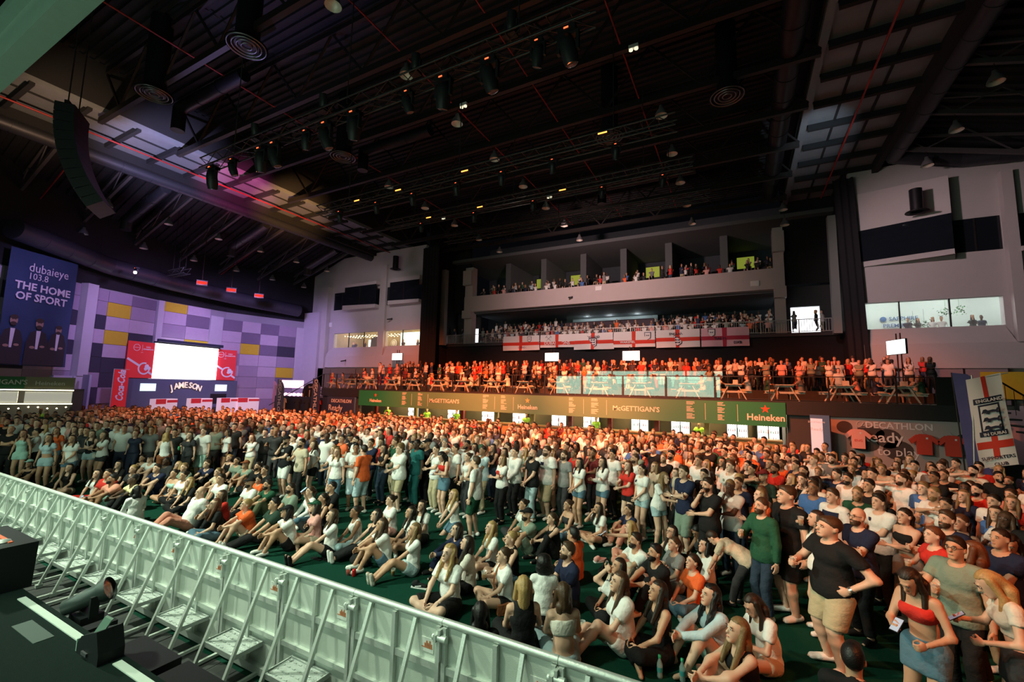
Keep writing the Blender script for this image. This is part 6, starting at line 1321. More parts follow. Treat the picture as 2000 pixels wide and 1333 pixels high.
# ------------------------------------------------------------------ people: who stands and sits where (world x, y in metres)
ROWS = [
 ('bald man in black standing at the far left edge, behind another bald man', -23.94, 5.66, 'SA', 'm', 'tan', '-', 'dark', 'tee', 'black', 'trousers', 'black', 'black', -2.15, 1.76, 1.0, 'beard'),
 ('bald man in black tee with crossed arms at the far left edge', -20.92, 5.06, 'SA', 'm', 'tan', '-', 'dark', 'tee', 'black', 'trousers', 'black', 'black', -2.25, 1.76, 1.0, ''),
 ('woman in mint top and mint shorts beside the bald men', -20.36, 5.21, 'SD', 'f', 'tan', 'long', 'auburn', 'tank', 'mint', 'hotpants', 'mint', 'white', -2.29, 1.66, 1.0, ''),
 ('dark haired woman in white tee and black trousers turned away at far left', -20.62, 5.59, 'SF', 'f', 'tan', 'bun', 'black', 'tee', 'white', 'trousers', 'black', 'black', -3.35, 1.66, 1.0, ''),
 ('auburn haired woman in orange top behind the mint shorts woman', -20.63, 6.05, 'SD', 'f', 'tan', 'long', 'auburn', 'tee', 'orange', 'hotpants', 'denim', 'white', -2.31, 1.66, 1.0, ''),
 ('woman in cropped pale blue jersey and light denim shorts', -18.29, 5.22, 'SD', 'f', 'tan', 'long', 'brown', 'crop', 'paleblue', 'hotpants', 'lightdenim', 'white', -2.43, 1.66, 1.0, ''),
 ('brown haired woman in white tee and denim shorts, hands clasped, at left', -17.61, 5.53, 'SF', 'f', 'tan', 'long', 'brown', 'tee', 'white', 'hotpants', 'denim', 'white', -2.49, 1.66, 1.0, ''),
 ('dark haired woman in white tee one row behind the hands-clasped woman', -20.7, 6.52, 'SD', 'f', 'light', 'long', 'dark', 'tee', 'white', 'trousers', 'black', 'white', -2.35, 1.66, 1.0, ''),
 ('woman in black tank top and light shorts with white shoulder bag', -18.72, 6.34, 'SA', 'f', 'light', 'long', 'brown', 'tank', 'black', 'hotpants', 'lightdenim', 'white', -2.46, 1.66, 1.0, 'bag'),
 ('brown haired woman in white tee and charcoal shorts right of the bag woman', -18.1, 6.43, 'SA', 'f', 'tan', 'long', 'brown', 'tee', 'white', 'hotpants', 'charcoal', 'white', -3.03, 1.66, 1.0, ''),
 ('man in white tee and black trousers holding a beer beside the long haired women', -19.76, 7.37, 'SC', 'm', 'light', 'fade', 'dark', 'tee', 'white', 'trousers', 'black', 'black', -2.45, 1.76, 1.0, 'cup'),
 ('man in white polo just behind the beer holding man at left', -21.53, 8.27, 'SD', 'm', 'light', 'short', 'brown', 'polo', 'white', 'trousers', 'black', 'black', -2.39, 1.76, 1.0, ''),
 ('woman in beige crop top and denim skirt, arms crossed', -19.28, 7.74, 'SA', 'f', 'tan', 'long', 'brown', 'crop', 'beige', 'skirt', 'denim', 'white', -2.49, 1.66, 1.0, ''),
 ('blond woman in white bandeau top and light denim shorts', -18.89, 8.08, 'SA', 'f', 'light', 'bob', 'blond', 'bandeau', 'white', 'hotpants', 'lightdenim', 'white', -2.53, 1.66, 1.0, ''),
 ('long haired blond woman in rust trousers seen from behind', -16.45, 7.4, 'SD', 'f', 'light', 'long', 'blond', 'tank', 'white', 'trousers', 'rust', 'white', -5.12, 1.66, 1.0, ''),
 ('woman in white tank top and black trousers with hand at her chin', -17.7, 8.36, 'SH', 'f', 'light', 'long', 'dark', 'tank', 'white', 'trousers', 'black', 'white', -2.62, 1.66, 1.0, ''),
 ('woman in charcoal tee holding a green can', -16.17, 7.95, 'SC', 'f', 'light', 'long', 'brown', 'tee', 'charcoal', 'trousers', 'black', 'black', -2.72, 1.66, 1.0, 'can'),
 ('man in loose white tee and mint shorts holding a cup', -16.23, 8.4, 'SC', 'm', 'light', 'fade', 'brown', 'tee', 'white', 'longshorts', 'mint', 'white', -2.73, 1.76, 1.0, 'cup loose'),
 ('curly haired woman in white tee and black shorts holding a cup', -16.06, 9.11, 'SC', 'f', 'brown', 'curly', 'dark', 'tee', 'white', 'hotpants', 'black', 'white', -3.38, 1.66, 1.0, 'cup'),
 ('man in grey tee with crossed arms behind the curly haired woman', -17.24, 10.25, 'SA', 'm', 'tan', 'fade', 'brown', 'tee', 'grey', 'trousers', 'black', 'black', -2.72, 1.76, 1.0, ''),
 ('bearded man in dark green tee with crossed arms', -17.0, 10.84, 'SA', 'm', 'tan', 'short', 'dark', 'tee', 'darkgreen', 'trousers', 'black', 'black', -2.75, 1.76, 1.0, 'beard'),
 ('man in white jersey and black trousers right of the dark green tee', -15.71, 10.6, 'SA', 'm', 'light', 'short', 'brown', 'jersey', 'white', 'trousers', 'black', 'black', -3.27, 1.76, 1.0, ''),
 ('man in black tee, black cap and white patterned shorts, hand at mouth', -11.97, 8.5, 'SH', 'm', 'light', '-', 'dark', 'tee', 'black', 'shorts', 'white', 'white', -3.1, 1.76, 1.0, 'cap:black beard print:.0'),
 ('man in white tee and black shorts looking down behind the beige polo man', -12.56, 9.16, 'SF', 'm', 'light', 'short', 'dark', 'tee', 'white', 'shorts', 'black', 'white', -3.4, 1.72, 1.0, ''),
 ('bearded man in beige polo and black trousers with a beer', -11.07, 8.34, 'SC', 'm', 'tan', 'short', 'dark', 'polo', 'beige', 'trousers', 'black', 'black', 3.1, 1.76, 1.0, 'beard cup'),
 ('long haired woman in white tee and black skirt, hand on hip', -11.15, 8.8, 'SG', 'f', 'light', 'long', 'brown', 'tee', 'white', 'skirt', 'black', 'white', 2.76, 1.66, 1.0, ''),
 ('bald bearded man in navy tee behind the hand-on-hip woman', -12.79, 10.43, 'SA', 'm', 'tan', '-', 'brown', 'tee', 'navy', 'trousers', 'black', 'black', -3.04, 1.76, 1.0, 'beard'),
 ('man in black tee and black cap behind the cup holding women', -12.07, 10.27, 'SD', 'm', 'light', '-', 'dark', 'tee', 'black', 'trousers', 'black', 'black', -3.1, 1.76, 1.0, 'cap:black'),
 ('dark haired man in black tee looking at his phone behind the beer pair', -11.43, 10.55, 'SP', 'm', 'tan', 'short', 'dark', 'tee', 'black', 'trousers', 'black', 'black', 2.79, 1.76, 1.0, 'phone'),
 ('fair haired woman in white tee and light shorts holding a beer', -9.89, 8.47, 'SB', 'f', 'light', 'bun', 'fair', 'tee', 'white', 'hotpants', 'lightdenim', 'white', 2.99, 1.66, 1.0, 'cup'),
 ('fair long haired woman in white tee and jeans next to the beer woman', -9.5, 8.23, 'SD', 'f', 'light', 'long', 'fair', 'tee', 'white', 'jeans', 'denim', 'white', 3.39, 1.66, 1.0, ''),
 ('brown skinned man in loose white tee and pale shorts talking with a beer', -9.2, 8.58, 'SK', 'm', 'brown', 'short', 'black', 'tee', 'white', 'longshorts', 'paleblue', 'white', 3.9, 1.76, 1.0, 'cup loose'),
 ('man in bright orange jersey and pale blue shorts with a beer, turned aside', -8.74, 8.43, 'SC', 'm', 'light', 'short', 'dark', 'jersey', 'orange', 'longshorts', 'paleblue', 'white', 1.59, 1.76, 1.0, 'cup'),
 ('man with glasses in white tee behind the orange jersey', -12.11, 11.82, 'SD', 'm', 'light', 'short', 'dark', 'tee', 'white', 'trousers', 'black', 'black', -3.1, 1.76, 1.0, 'glasses'),
 ('dark haired woman in black tank and jeans between orange jersey and white tee', -9.01, 9.43, 'SA', 'f', 'tan', 'long', 'dark', 'tank', 'black', 'jeans', 'darkdenim', 'black', 2.94, 1.66, 1.0, ''),
 ('smiling woman in red top behind the black tank woman', -10.04, 10.38, 'SD', 'f', 'tan', 'long', 'brown', 'tee', 'red', 'jeans', 'denim', 'white', 3.03, 1.66, 1.0, ''),
 ('bearded man in white tee behind the khaki shorts man', -9.79, 10.82, 'SD', 'm', 'tan', 'short', 'dark', 'tee', 'white', 'trousers', 'black', 'black', 3.01, 1.76, 1.0, 'beard'),
 ('fair man in white tee and khaki shorts holding a beer', -8.13, 9.11, 'SB', 'm', 'fair', 'short', 'fair', 'tee', 'white', 'shorts', 'khaki', 'white', 2.86, 1.76, 1.0, 'cup loose'),
 ('tall dark skinned man in teal tee and teal jeans', -8.01, 9.66, 'SD', 'm', 'dark', 'crewcut', 'black', 'tee', 'teal', 'jeans', 'teal', 'black', 2.86, 1.85, 1.0, 'print:teal'),
 ('man in black with a black cap drinking beside the teal tee', -8.0, 10.11, 'SR', 'm', 'tan', '-', 'dark', 'tee', 'black', 'trousers', 'black', 'black', 2.87, 1.82, 1.0, 'cap:black cup'),
 ('long black haired woman in red bandeau and denim skirt with her phone', -6.85, 9.4, 'SP', 'f', 'light', 'long', 'black', 'bandeau', 'red', 'skirt', 'denim', 'white', 2.77, 1.68, 1.0, 'phone'),
 ('man in white tee drinking behind the red bandeau woman', -7.0, 10.09, 'SR', 'm', 'tan', 'short', 'dark', 'tee', 'white', 'shorts', 'black', 'black', 2.54, 1.76, 1.0, 'cup'),
 ('grey haired man in white tee left of the drinking man', -7.94, 10.88, 'SD', 'm', 'light', 'short', 'grey', 'tee', 'white', 'trousers', 'black', 'black', 2.88, 1.76, 1.0, ''),
 ('man in white jersey with teal collar and green shorts holding a beer', -5.3, 8.46, 'SC', 'm', 'light', 'short', 'brown', 'jersey', 'white', 'shorts', 'forest', 'white', 1.76, 1.78, 1.0, 'cup crest'),
 ('woman in pink tank with a hand on her head', -7.08, 11.2, 'ST', 'f', 'tan', 'long', 'dark', 'tank', 'pink', 'trousers', 'black', 'white', 2.83, 1.66, 1.0, ''),
 ('dark haired woman in black tank top with hand at her face, jeans', -6.58, 11.43, 'SH', 'f', 'tan', 'long', 'dark', 'tank', 'black', 'jeans', 'darkdenim', 'black', 2.8, 1.66, 1.0, ''),
 ('blond woman in white tee with pink cartoonish print and black trousers', -5.32, 9.72, 'SA', 'f', 'light', 'bob', 'fair', 'tee', 'white', 'trousers', 'black', 'black', 2.67, 1.66, 1.0, 'printc:red'),
 ('dark haired man in white shirt and black trousers', -5.28, 10.35, 'SF', 'm', 'light', 'short', 'dark', 'shirt', 'white', 'trousers', 'black', 'black', 2.69, 1.78, 1.0, ''),
 ('dark haired woman behind the printed tee woman', -5.88, 10.85, 'SD', 'f', 'tan', 'long', 'dark', 'tee', 'white', 'trousers', 'black', 'white', 2.74, 1.66, 1.0, ''),
 ('blond woman in sage top beside the bald man in black', -5.47, 11.3, 'SB', 'f', 'light', 'long', 'blond', 'tee', 'sage', 'trousers', 'black', 'white', 2.73, 1.66, 1.0, ''),
 ('bald man in black tee and light jeans', -4.73, 10.23, 'SF', 'm', 'light', '-', 'dark', 'tee', 'black', 'jeans', 'lightdenim', 'white', 2.65, 1.78, 1.0, 'beard'),
 ('man with glasses in white printed tee and khaki cargo shorts', -4.5, 10.64, 'SD', 'm', 'light', 'short', 'brown', 'tee', 'white', 'longshorts', 'khaki', 'white', 2.65, 1.84, 1.1, 'glasses beard print:navy loose'),
 ('bearded man in grey polo with open mouth right of the cargo shorts', -4.04, 10.7, 'SD', 'm', 'light', 'short', 'brown', 'polo', 'grey', 'trousers', 'charcoal', 'black', 2.63, 1.76, 1.0, 'beard'),
 ('curly black haired woman in white tee behind the grey polo', -4.57, 13.09, 'SD', 'f', 'brown', 'curly', 'black', 'tee', 'white', 'jeans', 'denim', 'white', 2.72, 1.66, 1.0, ''),
 ('black haired woman in white jersey and denim shorts', -3.55, 10.42, 'SF', 'f', 'tan', 'long', 'black', 'jersey', 'white', 'hotpants', 'denim', 'white', 2.59, 1.66, 1.0, 'crest'),
 ('woman in pink tank top behind the white open shirt', -3.91, 12.45, 'SD', 'f', 'tan', 'pony', 'dark', 'tank', 'pink', 'trousers', 'black', 'white', 2.67, 1.66, 1.0, ''),
 ('dark haired woman in open white shirt and denim shorts, arms folded', -3.06, 10.74, 'SA', 'f', 'light', 'long', 'dark', 'long', 'white', 'hotpants', 'denim', 'white', 2.57, 1.68, 1.0, ''),
 ('man in white polo behind the red jersey woman', -3.03, 11.62, 'SD', 'm', 'tan', 'short', 'black', 'polo', 'white', 'trousers', 'black', 'black', 2.6, 1.76, 1.0, ''),
 ('red haired woman in red jersey and black shorts with a drink', -2.42, 10.69, 'SB', 'f', 'fair', 'long', 'auburn', 'jersey', 'red', 'hotpants', 'black', 'white', 2.54, 1.66, 1.0, 'cup'),
 ('woman in white and teal jersey and light denim shorts', -2.04, 10.38, 'SF', 'f', 'light', 'pony', 'dark', 'jersey', 'white', 'hotpants', 'lightdenim', 'white', 2.51, 1.66, 1.0, 'crest'),
 ('long haired woman in white tee leaning toward the navy jersey man', -1.61, 9.86, 'SL', 'f', 'light', 'long', 'fair', 'tee', 'white', 'hotpants', 'lightdenim', 'white', 4.2, 1.66, 1.0, ''),
 ('man in navy jersey and pale green shorts with folded arms', -1.06, 9.68, 'SA', 'm', 'light', 'short', 'brown', 'jersey', 'navy', 'longshorts', 'sage', 'white', 2.43, 1.82, 1.0, 'crest watch'),
 ('man in black tee and black trousers stroking his chin', -0.55, 8.74, 'SH', 'm', 'light', 'short', 'dark', 'tee', 'black', 'trousers', 'black', 'black', 2.38, 1.8, 1.0, 'beard'),
 ('bearded man in white tee holding a bottle behind the leaning woman', -1.68, 12.47, 'SC', 'm', 'tan', 'short', 'black', 'tee', 'white', 'trousers', 'black', 'black', 2.56, 1.76, 1.0, 'beard bottle'),
 ('fair haired woman in beige behind the teal jersey woman', -1.84, 10.89, 'SD', 'f', 'light', 'bob', 'fair', 'shirt', 'beige', 'trousers', 'black', 'white', 2.52, 1.66, 1.0, ''),
 ('red haired man in loose white tee with small green print', -0.23, 10.91, 'SD', 'm', 'fair', 'short', 'auburn', 'tee', 'white', 'trousers', 'black', 'black', 2.44, 1.85, 1.0, 'print:sage loose'),
 ('blond woman in charcoal left of the red haired man', -0.79, 12.04, 'SD', 'f', 'light', 'long', 'blond', 'tee', 'charcoal', 'trousers', 'black', 'white', 2.51, 1.66, 1.0, ''),
 ('dark long haired woman in white just left of the red haired man', -0.46, 12.7, 'SD', 'f', 'tan', 'long', 'dark', 'tee', 'white', 'trousers', 'black', 'white', 2.51, 1.66, 1.0, ''),
 ('bearded man in green zip hoodie and jeans holding a drink', 0.24, 7.76, 'SC', 'm', 'light', 'fade', 'brown', 'hood', 'forest', 'jeans', 'darkdenim', 'white', 2.31, 1.76, 1.0, 'beard cup'),
 ('big man in black polo and black shorts with white shoes', 0.6, 8.05, 'SD', 'm', 'light', 'short', 'brown', 'polo', 'black', 'shorts', 'black', 'white', 2.11, 1.92, 1.22, ''),
 ('man in maroon cap and dark green tee raising his arm', 0.38, 10.52, 'SR', 'm', 'tan', '-', 'brown', 'tee', 'darkgreen', 'jeans', 'denim', 'black', 2.4, 1.76, 1.0, 'cap:maroon'),
 ('woman in white top drinking from a glass behind the black polo man', 0.92, 7.72, 'SR', 'f', 'light', 'long', 'dark', 'tee', 'white', 'hotpants', 'black', 'white', 1.82, 1.68, 1.0, 'cup'),
 ('heavy man in black polo and khaki shorts with beer, hand on hip', 0.95, 6.87, 'SK', 'm', 'light', 'short', 'brown', 'polo', 'black', 'shorts', 'khaki', 'white', 2.08, 1.8, 1.34, 'cup watch'),
 ('man in white jersey with navy chest panel', 1.33, 9.18, 'SD', 'm', 'light', 'short', 'brown', 'jersey', 'white', 'trousers', 'black', 'black', 2.31, 1.76, 1.0, 'printb:navy'),
 ('bald man with glasses in navy jersey, arms crossed', 1.41, 7.83, 'SA', 'm', 'light', '-', 'brown', 'tee', 'navy', 'trousers', 'black', 'black', 2.25, 1.76, 1.0, 'glasses beard crest'),
 ('dark haired man in white crest jersey holding something', 1.92, 9.12, 'SB', 'm', 'light', 'short', 'dark', 'jersey', 'white', 'trousers', 'black', 'black', 2.28, 1.76, 1.0, 'crest'),
 ('bearded man in white tee behind the navy chest panel', 1.89, 11.2, 'SD', 'm', 'tan', 'short', 'dark', 'tee', 'white', 'trousers', 'black', 'black', 2.37, 1.76, 1.0, 'beard'),
 ('bearded man in off-white tee with hand to his mouth', 1.2, 10.23, 'SH', 'm', 'tan', 'short', 'dark', 'tee', 'offwhite', 'trousers', 'black', 'black', 2.36, 1.76, 1.0, 'beard'),
 ('dark haired man in black tee holding a beer in the right crowd', 2.11, 10.62, 'SC', 'm', 'tan', 'short', 'dark', 'tee', 'black', 'trousers', 'black', 'black', 2.34, 1.76, 1.0, 'cup'),
 ('woman in black bandeau top and grey skirt with folded arms', 2.11, 8.62, 'SA', 'f', 'light', 'pony', 'dark', 'bandeau', 'black', 'skirt', 'grey', 'white', 2.25, 1.68, 1.0, ''),
 ('fair man in white and blue jersey at right', 2.97, 10.91, 'SD', 'm', 'fair', 'short', 'fair', 'jersey', 'blue', 'trousers', 'black', 'black', 2.32, 1.76, 1.0, 'printw:white'),
 ('bearded man in navy tee right of the black bandeau woman', 2.5, 8.37, 'SA', 'm', 'light', 'short', 'brown', 'tee', 'navy', 'trousers', 'black', 'black', 2.23, 1.76, 1.0, 'beard'),
 ('auburn haired woman beside the bearded navy tee man', 2.76, 8.74, 'SD', 'f', 'light', 'pony', 'auburn', 'tank', 'charcoal', 'trousers', 'black', 'black', 2.24, 1.66, 1.0, ''),
 ('man with glasses in sage striped polo looking down with a glass', 2.08, 6.79, 'SC', 'm', 'tan', 'short', 'dark', 'polo', 'sage', 'trousers', 'black', 'black', 2.43, 1.78, 1.0, 'glasses cup hp'),
 ('woman with long dark red hair in red bandeau and denim skirt, phone in hand', 1.52, 5.88, 'SQ', 'f', 'tan', 'long', 'dark', 'bandeau', 'red', 'skirt', 'denim', 'white', 2.4, 1.7, 1.0, 'phone'),
 ('long haired blond woman in cream crop top lit orange, at the lower right', 2.25, 6.07, 'SQ', 'f', 'light', 'long', 'blond', 'crop', 'offwhite', 'skirt', 'charcoal', 'black', 1.52, 1.7, 1.0, 'phone'),
 ('young man in white crest tee near the right edge', 3.65, 10.23, 'SD', 'm', 'light', 'fade', 'dark', 'tee', 'white', 'trousers', 'black', 'black', 2.27, 1.76, 1.0, 'crest'),
 ('bearded man in black near the right edge below the flag', 4.91, 13.48, 'SD', 'm', 'tan', 'fade', 'black', 'tee', 'black', 'trousers', 'black', 'black', 3.04, 1.76, 1.0, 'beard'),
 ('smiling fair haired woman in navy behind the right group', 3.56, 11.07, 'SD', 'f', 'light', 'long', 'fair', 'tee', 'navy', 'trousers', 'black', 'black', 2.3, 1.66, 1.0, ''),
 ('dark haired woman looking down at the right edge', 3.03, 8.09, 'SP', 'f', 'tan', 'long', 'dark', 'tank', 'grey', 'trousers', 'black', 'black', 2.55, 1.66, 1.0, 'phone'),
 ('brown haired woman in pink tee at the right edge', 4.41, 11.71, 'SD', 'f', 'light', 'bun', 'brown', 'tee', 'pink', 'trousers', 'black', 'black', 2.3, 1.66, 1.0, ''),
 ('long auburn haired woman half hidden behind the striped polo man', 2.36, 7.2, 'SD', 'f', 'light', 'long', 'auburn', 'tank', 'black', 'trousers', 'black', 'black', 1.14, 1.66, 1.0, ''),
 ('dark haired man in black seen from behind at the bottom right', 0.84, 5.26, 'TX', 'm', 'tan', 'short', 'black', 'tee', 'black', 'trousers', 'black', 'black', -0.22, 1.95, 1.0, ''),
 ('person in mint cap and black tank sitting behind the barricade', -18.95, 5.09, 'TK', 'f', 'tan', 'bob', 'dark', 'tank', 'black', 'shorts', 'black', 'black', -2.37, 1.66, 1.0, 'cap:mint'),
 ('dark haired man in black sitting with outstretched legs at left', -18.21, 5.71, 'TS', 'm', 'tan', 'short', 'dark', 'tee', 'black', 'trousers', 'black', 'black', -2.45, 1.76, 1.0, ''),
 ('woman in black tank and beige shorts sitting cross-legged', -17.12, 5.4, 'TX', 'f', 'light', 'long', 'dark', 'tank', 'black', 'hotpants', 'beige', '-', -2.52, 1.66, 1.0, ''),
 ('dark haired woman in white and red looking at a phone on the floor', -15.5, 5.47, 'TX', 'f', 'light', 'long', 'dark', 'tee', 'white', 'trousers', 'red', 'black', -2.68, 1.66, 1.0, 'phone'),
 ('man in red tee sitting behind the pale pink tee', -15.0, 5.52, 'TX', 'm', 'tan', 'short', 'dark', 'tee', 'red', 'shorts', 'denim', 'white', -2.73, 1.76, 1.0, ''),
 ('bearded man in pale pink tee and mint shorts hugging his knees', -14.17, 5.36, 'TK', 'm', 'brown', 'short', 'black', 'tee', 'salmon', 'shorts', 'mint', 'white', -3.17, 1.76, 1.0, 'beard loose'),
 ('dark skinned man in pale yellow tee hugging his knees', -13.74, 5.62, 'TK', 'm', 'dark', 'crewcut', 'black', 'tee', 'yellow', 'trousers', 'black', 'black', -3.21, 1.76, 1.0, ''),
 ('woman in white with long black hair seen from behind at the barricade', -12.44, 5.13, 'TX', 'f', 'light', 'long', 'black', 'long', 'white', 'trousers', 'white', '-', -4.76, 1.66, 1.0, ''),
 ('dark haired woman in black sitting behind the bearded man', -16.67, 6.35, 'TX', 'f', 'light', 'long', 'dark', 'tee', 'black', 'trousers', 'black', 'black', -2.61, 1.66, 1.0, ''),
 ('blond woman with a bun in charcoal sitting', -15.56, 6.28, 'TX', 'f', 'light', 'bun', 'blond', 'tee', 'charcoal', 'trousers', 'black', 'white', -2.71, 1.66, 1.0, ''),
 ('dark haired woman in black tank sitting near the black cap', -17.47, 7.26, 'TX', 'f', 'tan', 'bun', 'dark', 'tank', 'black', 'trousers', 'black', 'black', -2.59, 1.66, 1.0, ''),
 ('man in black cap and white tee sitting', -16.94, 7.29, 'TK', 'm', 'light', '-', 'dark', 'tee', 'white', 'shorts', 'black', 'white', -2.64, 1.76, 1.0, 'cap:black'),
 ('man in navy tee and navy shorts hugging his knees', -14.93, 6.62, 'TK', 'm', 'light', 'short', 'dark', 'tee', 'navy', 'shorts', 'navy', 'white', -2.78, 1.76, 1.0, ''),
 ('dark skinned man in charcoal jacket sitting', -15.97, 7.27, 'TX', 'm', 'dark', 'crewcut', 'black', 'long', 'charcoal', 'trousers', 'black', 'white', -2.71, 1.76, 1.0, ''),
 ('short haired blond woman sitting beside a fair man', -15.22, 7.26, 'TX', 'f', 'light', 'bob', 'blond', 'tee', 'charcoal', 'trousers', 'black', 'white', -2.78, 1.66, 1.0, ''),
 ('fair haired man sitting right of the short haired blond', -14.44, 7.05, 'TX', 'm', 'light', 'short', 'fair', 'tee', 'sage', 'trousers', 'black', 'white', -2.84, 1.76, 1.0, ''),
 ('woman in mint bandeau top sitting cross-legged', -13.92, 6.57, 'TX', 'f', 'tan', 'bun', 'dark', 'bandeau', 'mint', 'hotpants', 'denim', '-', -2.89, 1.66, 1.0, ''),
 ('dark haired woman in white tee close behind the blond in black', -13.43, 6.57, 'TX', 'f', 'tan', 'bun', 'dark', 'tee', 'white', 'trousers', 'black', 'white', -2.93, 1.66, 1.0, ''),
 ('long haired blond woman in black sitting cross-legged', -12.49, 6.26, 'TX', 'f', 'light', 'long', 'blond', 'tee', 'black', 'trousers', 'black', '-', -3.03, 1.66, 1.0, ''),
 ('bald man in white tee and salmon trousers leaning back', -11.06, 5.56, 'TB', 'm', 'light', '-', 'dark', 'tee', 'white', 'trousers', 'salmon', '-', 3.09, 1.8, 1.0, 'loose'),
 ('woman with auburn hair and glasses in black resting her chin', -9.84, 5.52, 'TH', 'f', 'light', 'long', 'auburn', 'tee', 'black', 'jeans', 'denim', '-', 2.94, 1.66, 1.0, 'glasses'),
 ('blond woman in orange red tee with wrist bands on her knees', -9.27, 5.82, 'TK', 'f', 'light', 'bun', 'blond', 'tee', 'orange', 'hotpants', 'beige', '-', 2.88, 1.66, 1.0, 'loose'),
 ('dark haired man in dark green tee with outstretched black trousers', -8.66, 5.97, 'TS', 'm', 'tan', 'short', 'black', 'tee', 'darkgreen', 'trousers', 'black', 'white', 2.82, 1.76, 1.0, 'loose'),
 ('black haired woman in white tee and black cap hugging her knees', -8.1, 5.94, 'TK', 'f', 'tan', 'bob', 'black', 'tee', 'white', 'hotpants', 'black', 'white', 2.76, 1.66, 1.0, 'cap:black'),
 ('woman in pink tee and green cap raising her phone high', -7.92, 6.4, 'TP', 'f', 'light', 'bob', 'dark', 'tee', 'pink', 'hotpants', 'beige', '-', 2.76, 1.66, 1.0, 'cap:forest phone'),
 ('long brown haired woman in white jersey with black boots stretched out', -7.16, 6.14, 'TV', 'f', 'light', 'long', 'brown', 'jersey', 'white', 'hotpants', 'black', 'black', 2.67, 1.66, 1.0, ''),
 ('dark haired woman in white tank and pale jeans cross-legged', -6.94, 6.59, 'TX', 'f', 'brown', 'bun', 'dark', 'tank', 'white', 'jeans', 'lightdenim', 'white', 2.67, 1.66, 1.0, ''),
 ('dark haired woman in black tank and black trousers, legs stretched', -6.44, 6.62, 'TS', 'f', 'light', 'bob', 'dark', 'tank', 'black', 'trousers', 'black', 'white', 2.64, 1.66, 1.0, ''),
 ('brown haired man in navy tee sitting behind the white polo', -14.57, 7.76, 'TK', 'm', 'light', 'short', 'brown', 'tee', 'navy', 'trousers', 'black', 'white', -2.85, 1.76, 1.0, ''),
 ('fair haired woman in beige sitting behind the white polo man', -13.27, 7.39, 'TK', 'f', 'light', 'bun', 'fair', 'tee', 'beige', 'hotpants', 'denim', 'white', -2.96, 1.66, 1.0, ''),
 ('dark haired man in white polo sitting', -12.01, 6.76, 'TX', 'm', 'tan', 'short', 'dark', 'polo', 'white', 'trousers', 'black', 'white', -3.09, 1.76, 1.0, ''),
 ('blond woman in black tank with raised elbow sitting far row', -15.38, 8.84, 'TX', 'f', 'light', 'bun', 'blond', 'tank', 'black', 'trousers', 'black', 'white', -2.81, 1.66, 1.0, ''),
 ('dark haired woman in sage tee sitting left of the brown cap', -14.6, 8.64, 'TX', 'f', 'tan', 'pony', 'dark', 'tee', 'sage', 'trousers', 'black', 'white', -2.87, 1.66, 1.0, ''),
 ('man in brown cap and sage tee sitting', -13.55, 8.34, 'TK', 'm', 'tan', '-', 'brown', 'tee', 'sage', 'shorts', 'salmon', 'white', -2.95, 1.76, 1.0, 'cap:rust'),
 ('bearded man in black sitting right of the brown cap', -12.9, 8.29, 'TX', 'm', 'tan', 'short', 'dark', 'tee', 'black', 'trousers', 'black', 'black', -3.01, 1.76, 1.0, 'beard'),
 ('dark haired man in black polo sitting below the patterned shorts', -12.2, 8.06, 'TX', 'm', 'tan', 'short', 'dark', 'polo', 'black', 'trousers', 'black', 'black', -3.08, 1.76, 1.0, ''),
 ('dark haired woman in rust top sitting in the far row', -16.07, 10.08, 'TX', 'f', 'tan', 'long', 'dark', 'tee', 'rust', 'trousers', 'black', 'white', -2.79, 1.66, 1.0, ''),
 ('little blond girl in white sitting in the far row', -15.52, 10.14, 'TX', 'f', 'light', 'bob', 'blond', 'tee', 'white', 'skirt', 'salmon', 'white', -2.83, 1.45, 1.0, ''),
 ('bearded man in black cap and white tee sitting', -10.94, 6.87, 'TX', 'm', 'tan', '-', 'dark', 'tee', 'white', 'trousers', 'black', 'white', 3.08, 1.76, 1.0, 'cap:black beard'),
 ('child in orange shirt sitting behind the green tee man', -11.87, 7.68, 'TX', 'm', 'tan', 'short', 'dark', 'tee', 'orange', 'shorts', 'denim', 'white', -3.1, 1.4, 1.0, ''),
 ('bearded man in green tee and olive trousers sitting', -10.43, 7.04, 'TK', 'm', 'tan', 'short', 'dark', 'tee', 'forest', 'trousers', 'olive', 'white', 3.03, 1.76, 1.0, 'beard'),
 ('bearded man in sage tee sitting behind the raised arm', -9.6, 7.04, 'TX', 'm', 'tan', 'short', 'dark', 'tee', 'sage', 'shorts', 'grey', 'white', 2.94, 1.76, 1.0, 'beard'),
 ('woman in white long sleeves and jeans sitting behind the raised arm', -9.14, 7.22, 'TX', 'f', 'light', 'pony', 'brown', 'long', 'white', 'jeans', 'denim', 'white', 2.91, 1.66, 1.0, ''),
 ('woman in black tank sitting close behind the pink tee', -8.35, 6.95, 'TX', 'f', 'tan', 'pony', 'dark', 'tank', 'black', 'trousers', 'black', 'black', 2.82, 1.66, 1.0, ''),
 ('man with glasses in black shirt sitting behind the pink tee', -8.91, 7.66, 'TX', 'm', 'tan', 'short', 'black', 'polo', 'black', 'trousers', 'black', 'black', 2.89, 1.76, 1.0, 'glasses'),
 ('brown haired woman in red sitting behind the glasses woman', -10.49, 5.98, 'TK', 'f', 'tan', 'long', 'brown', 'tee', 'red', 'trousers', 'black', 'white', 3.02, 1.66, 1.0, ''),
 ('woman with red bow in white tee sitting below the khaki shorts', -6.99, 7.64, 'TX', 'f', 'light', 'bun', 'dark', 'tee', 'white', 'hotpants', 'pink', 'white', 2.72, 1.66, 1.0, ''),
 ('woman with long curly dark hair in white tee sitting', -5.99, 7.15, 'TX', 'f', 'tan', 'longwavy', 'dark', 'tee', 'white', 'hotpants', 'black', 'white', 2.63, 1.66, 1.0, ''),
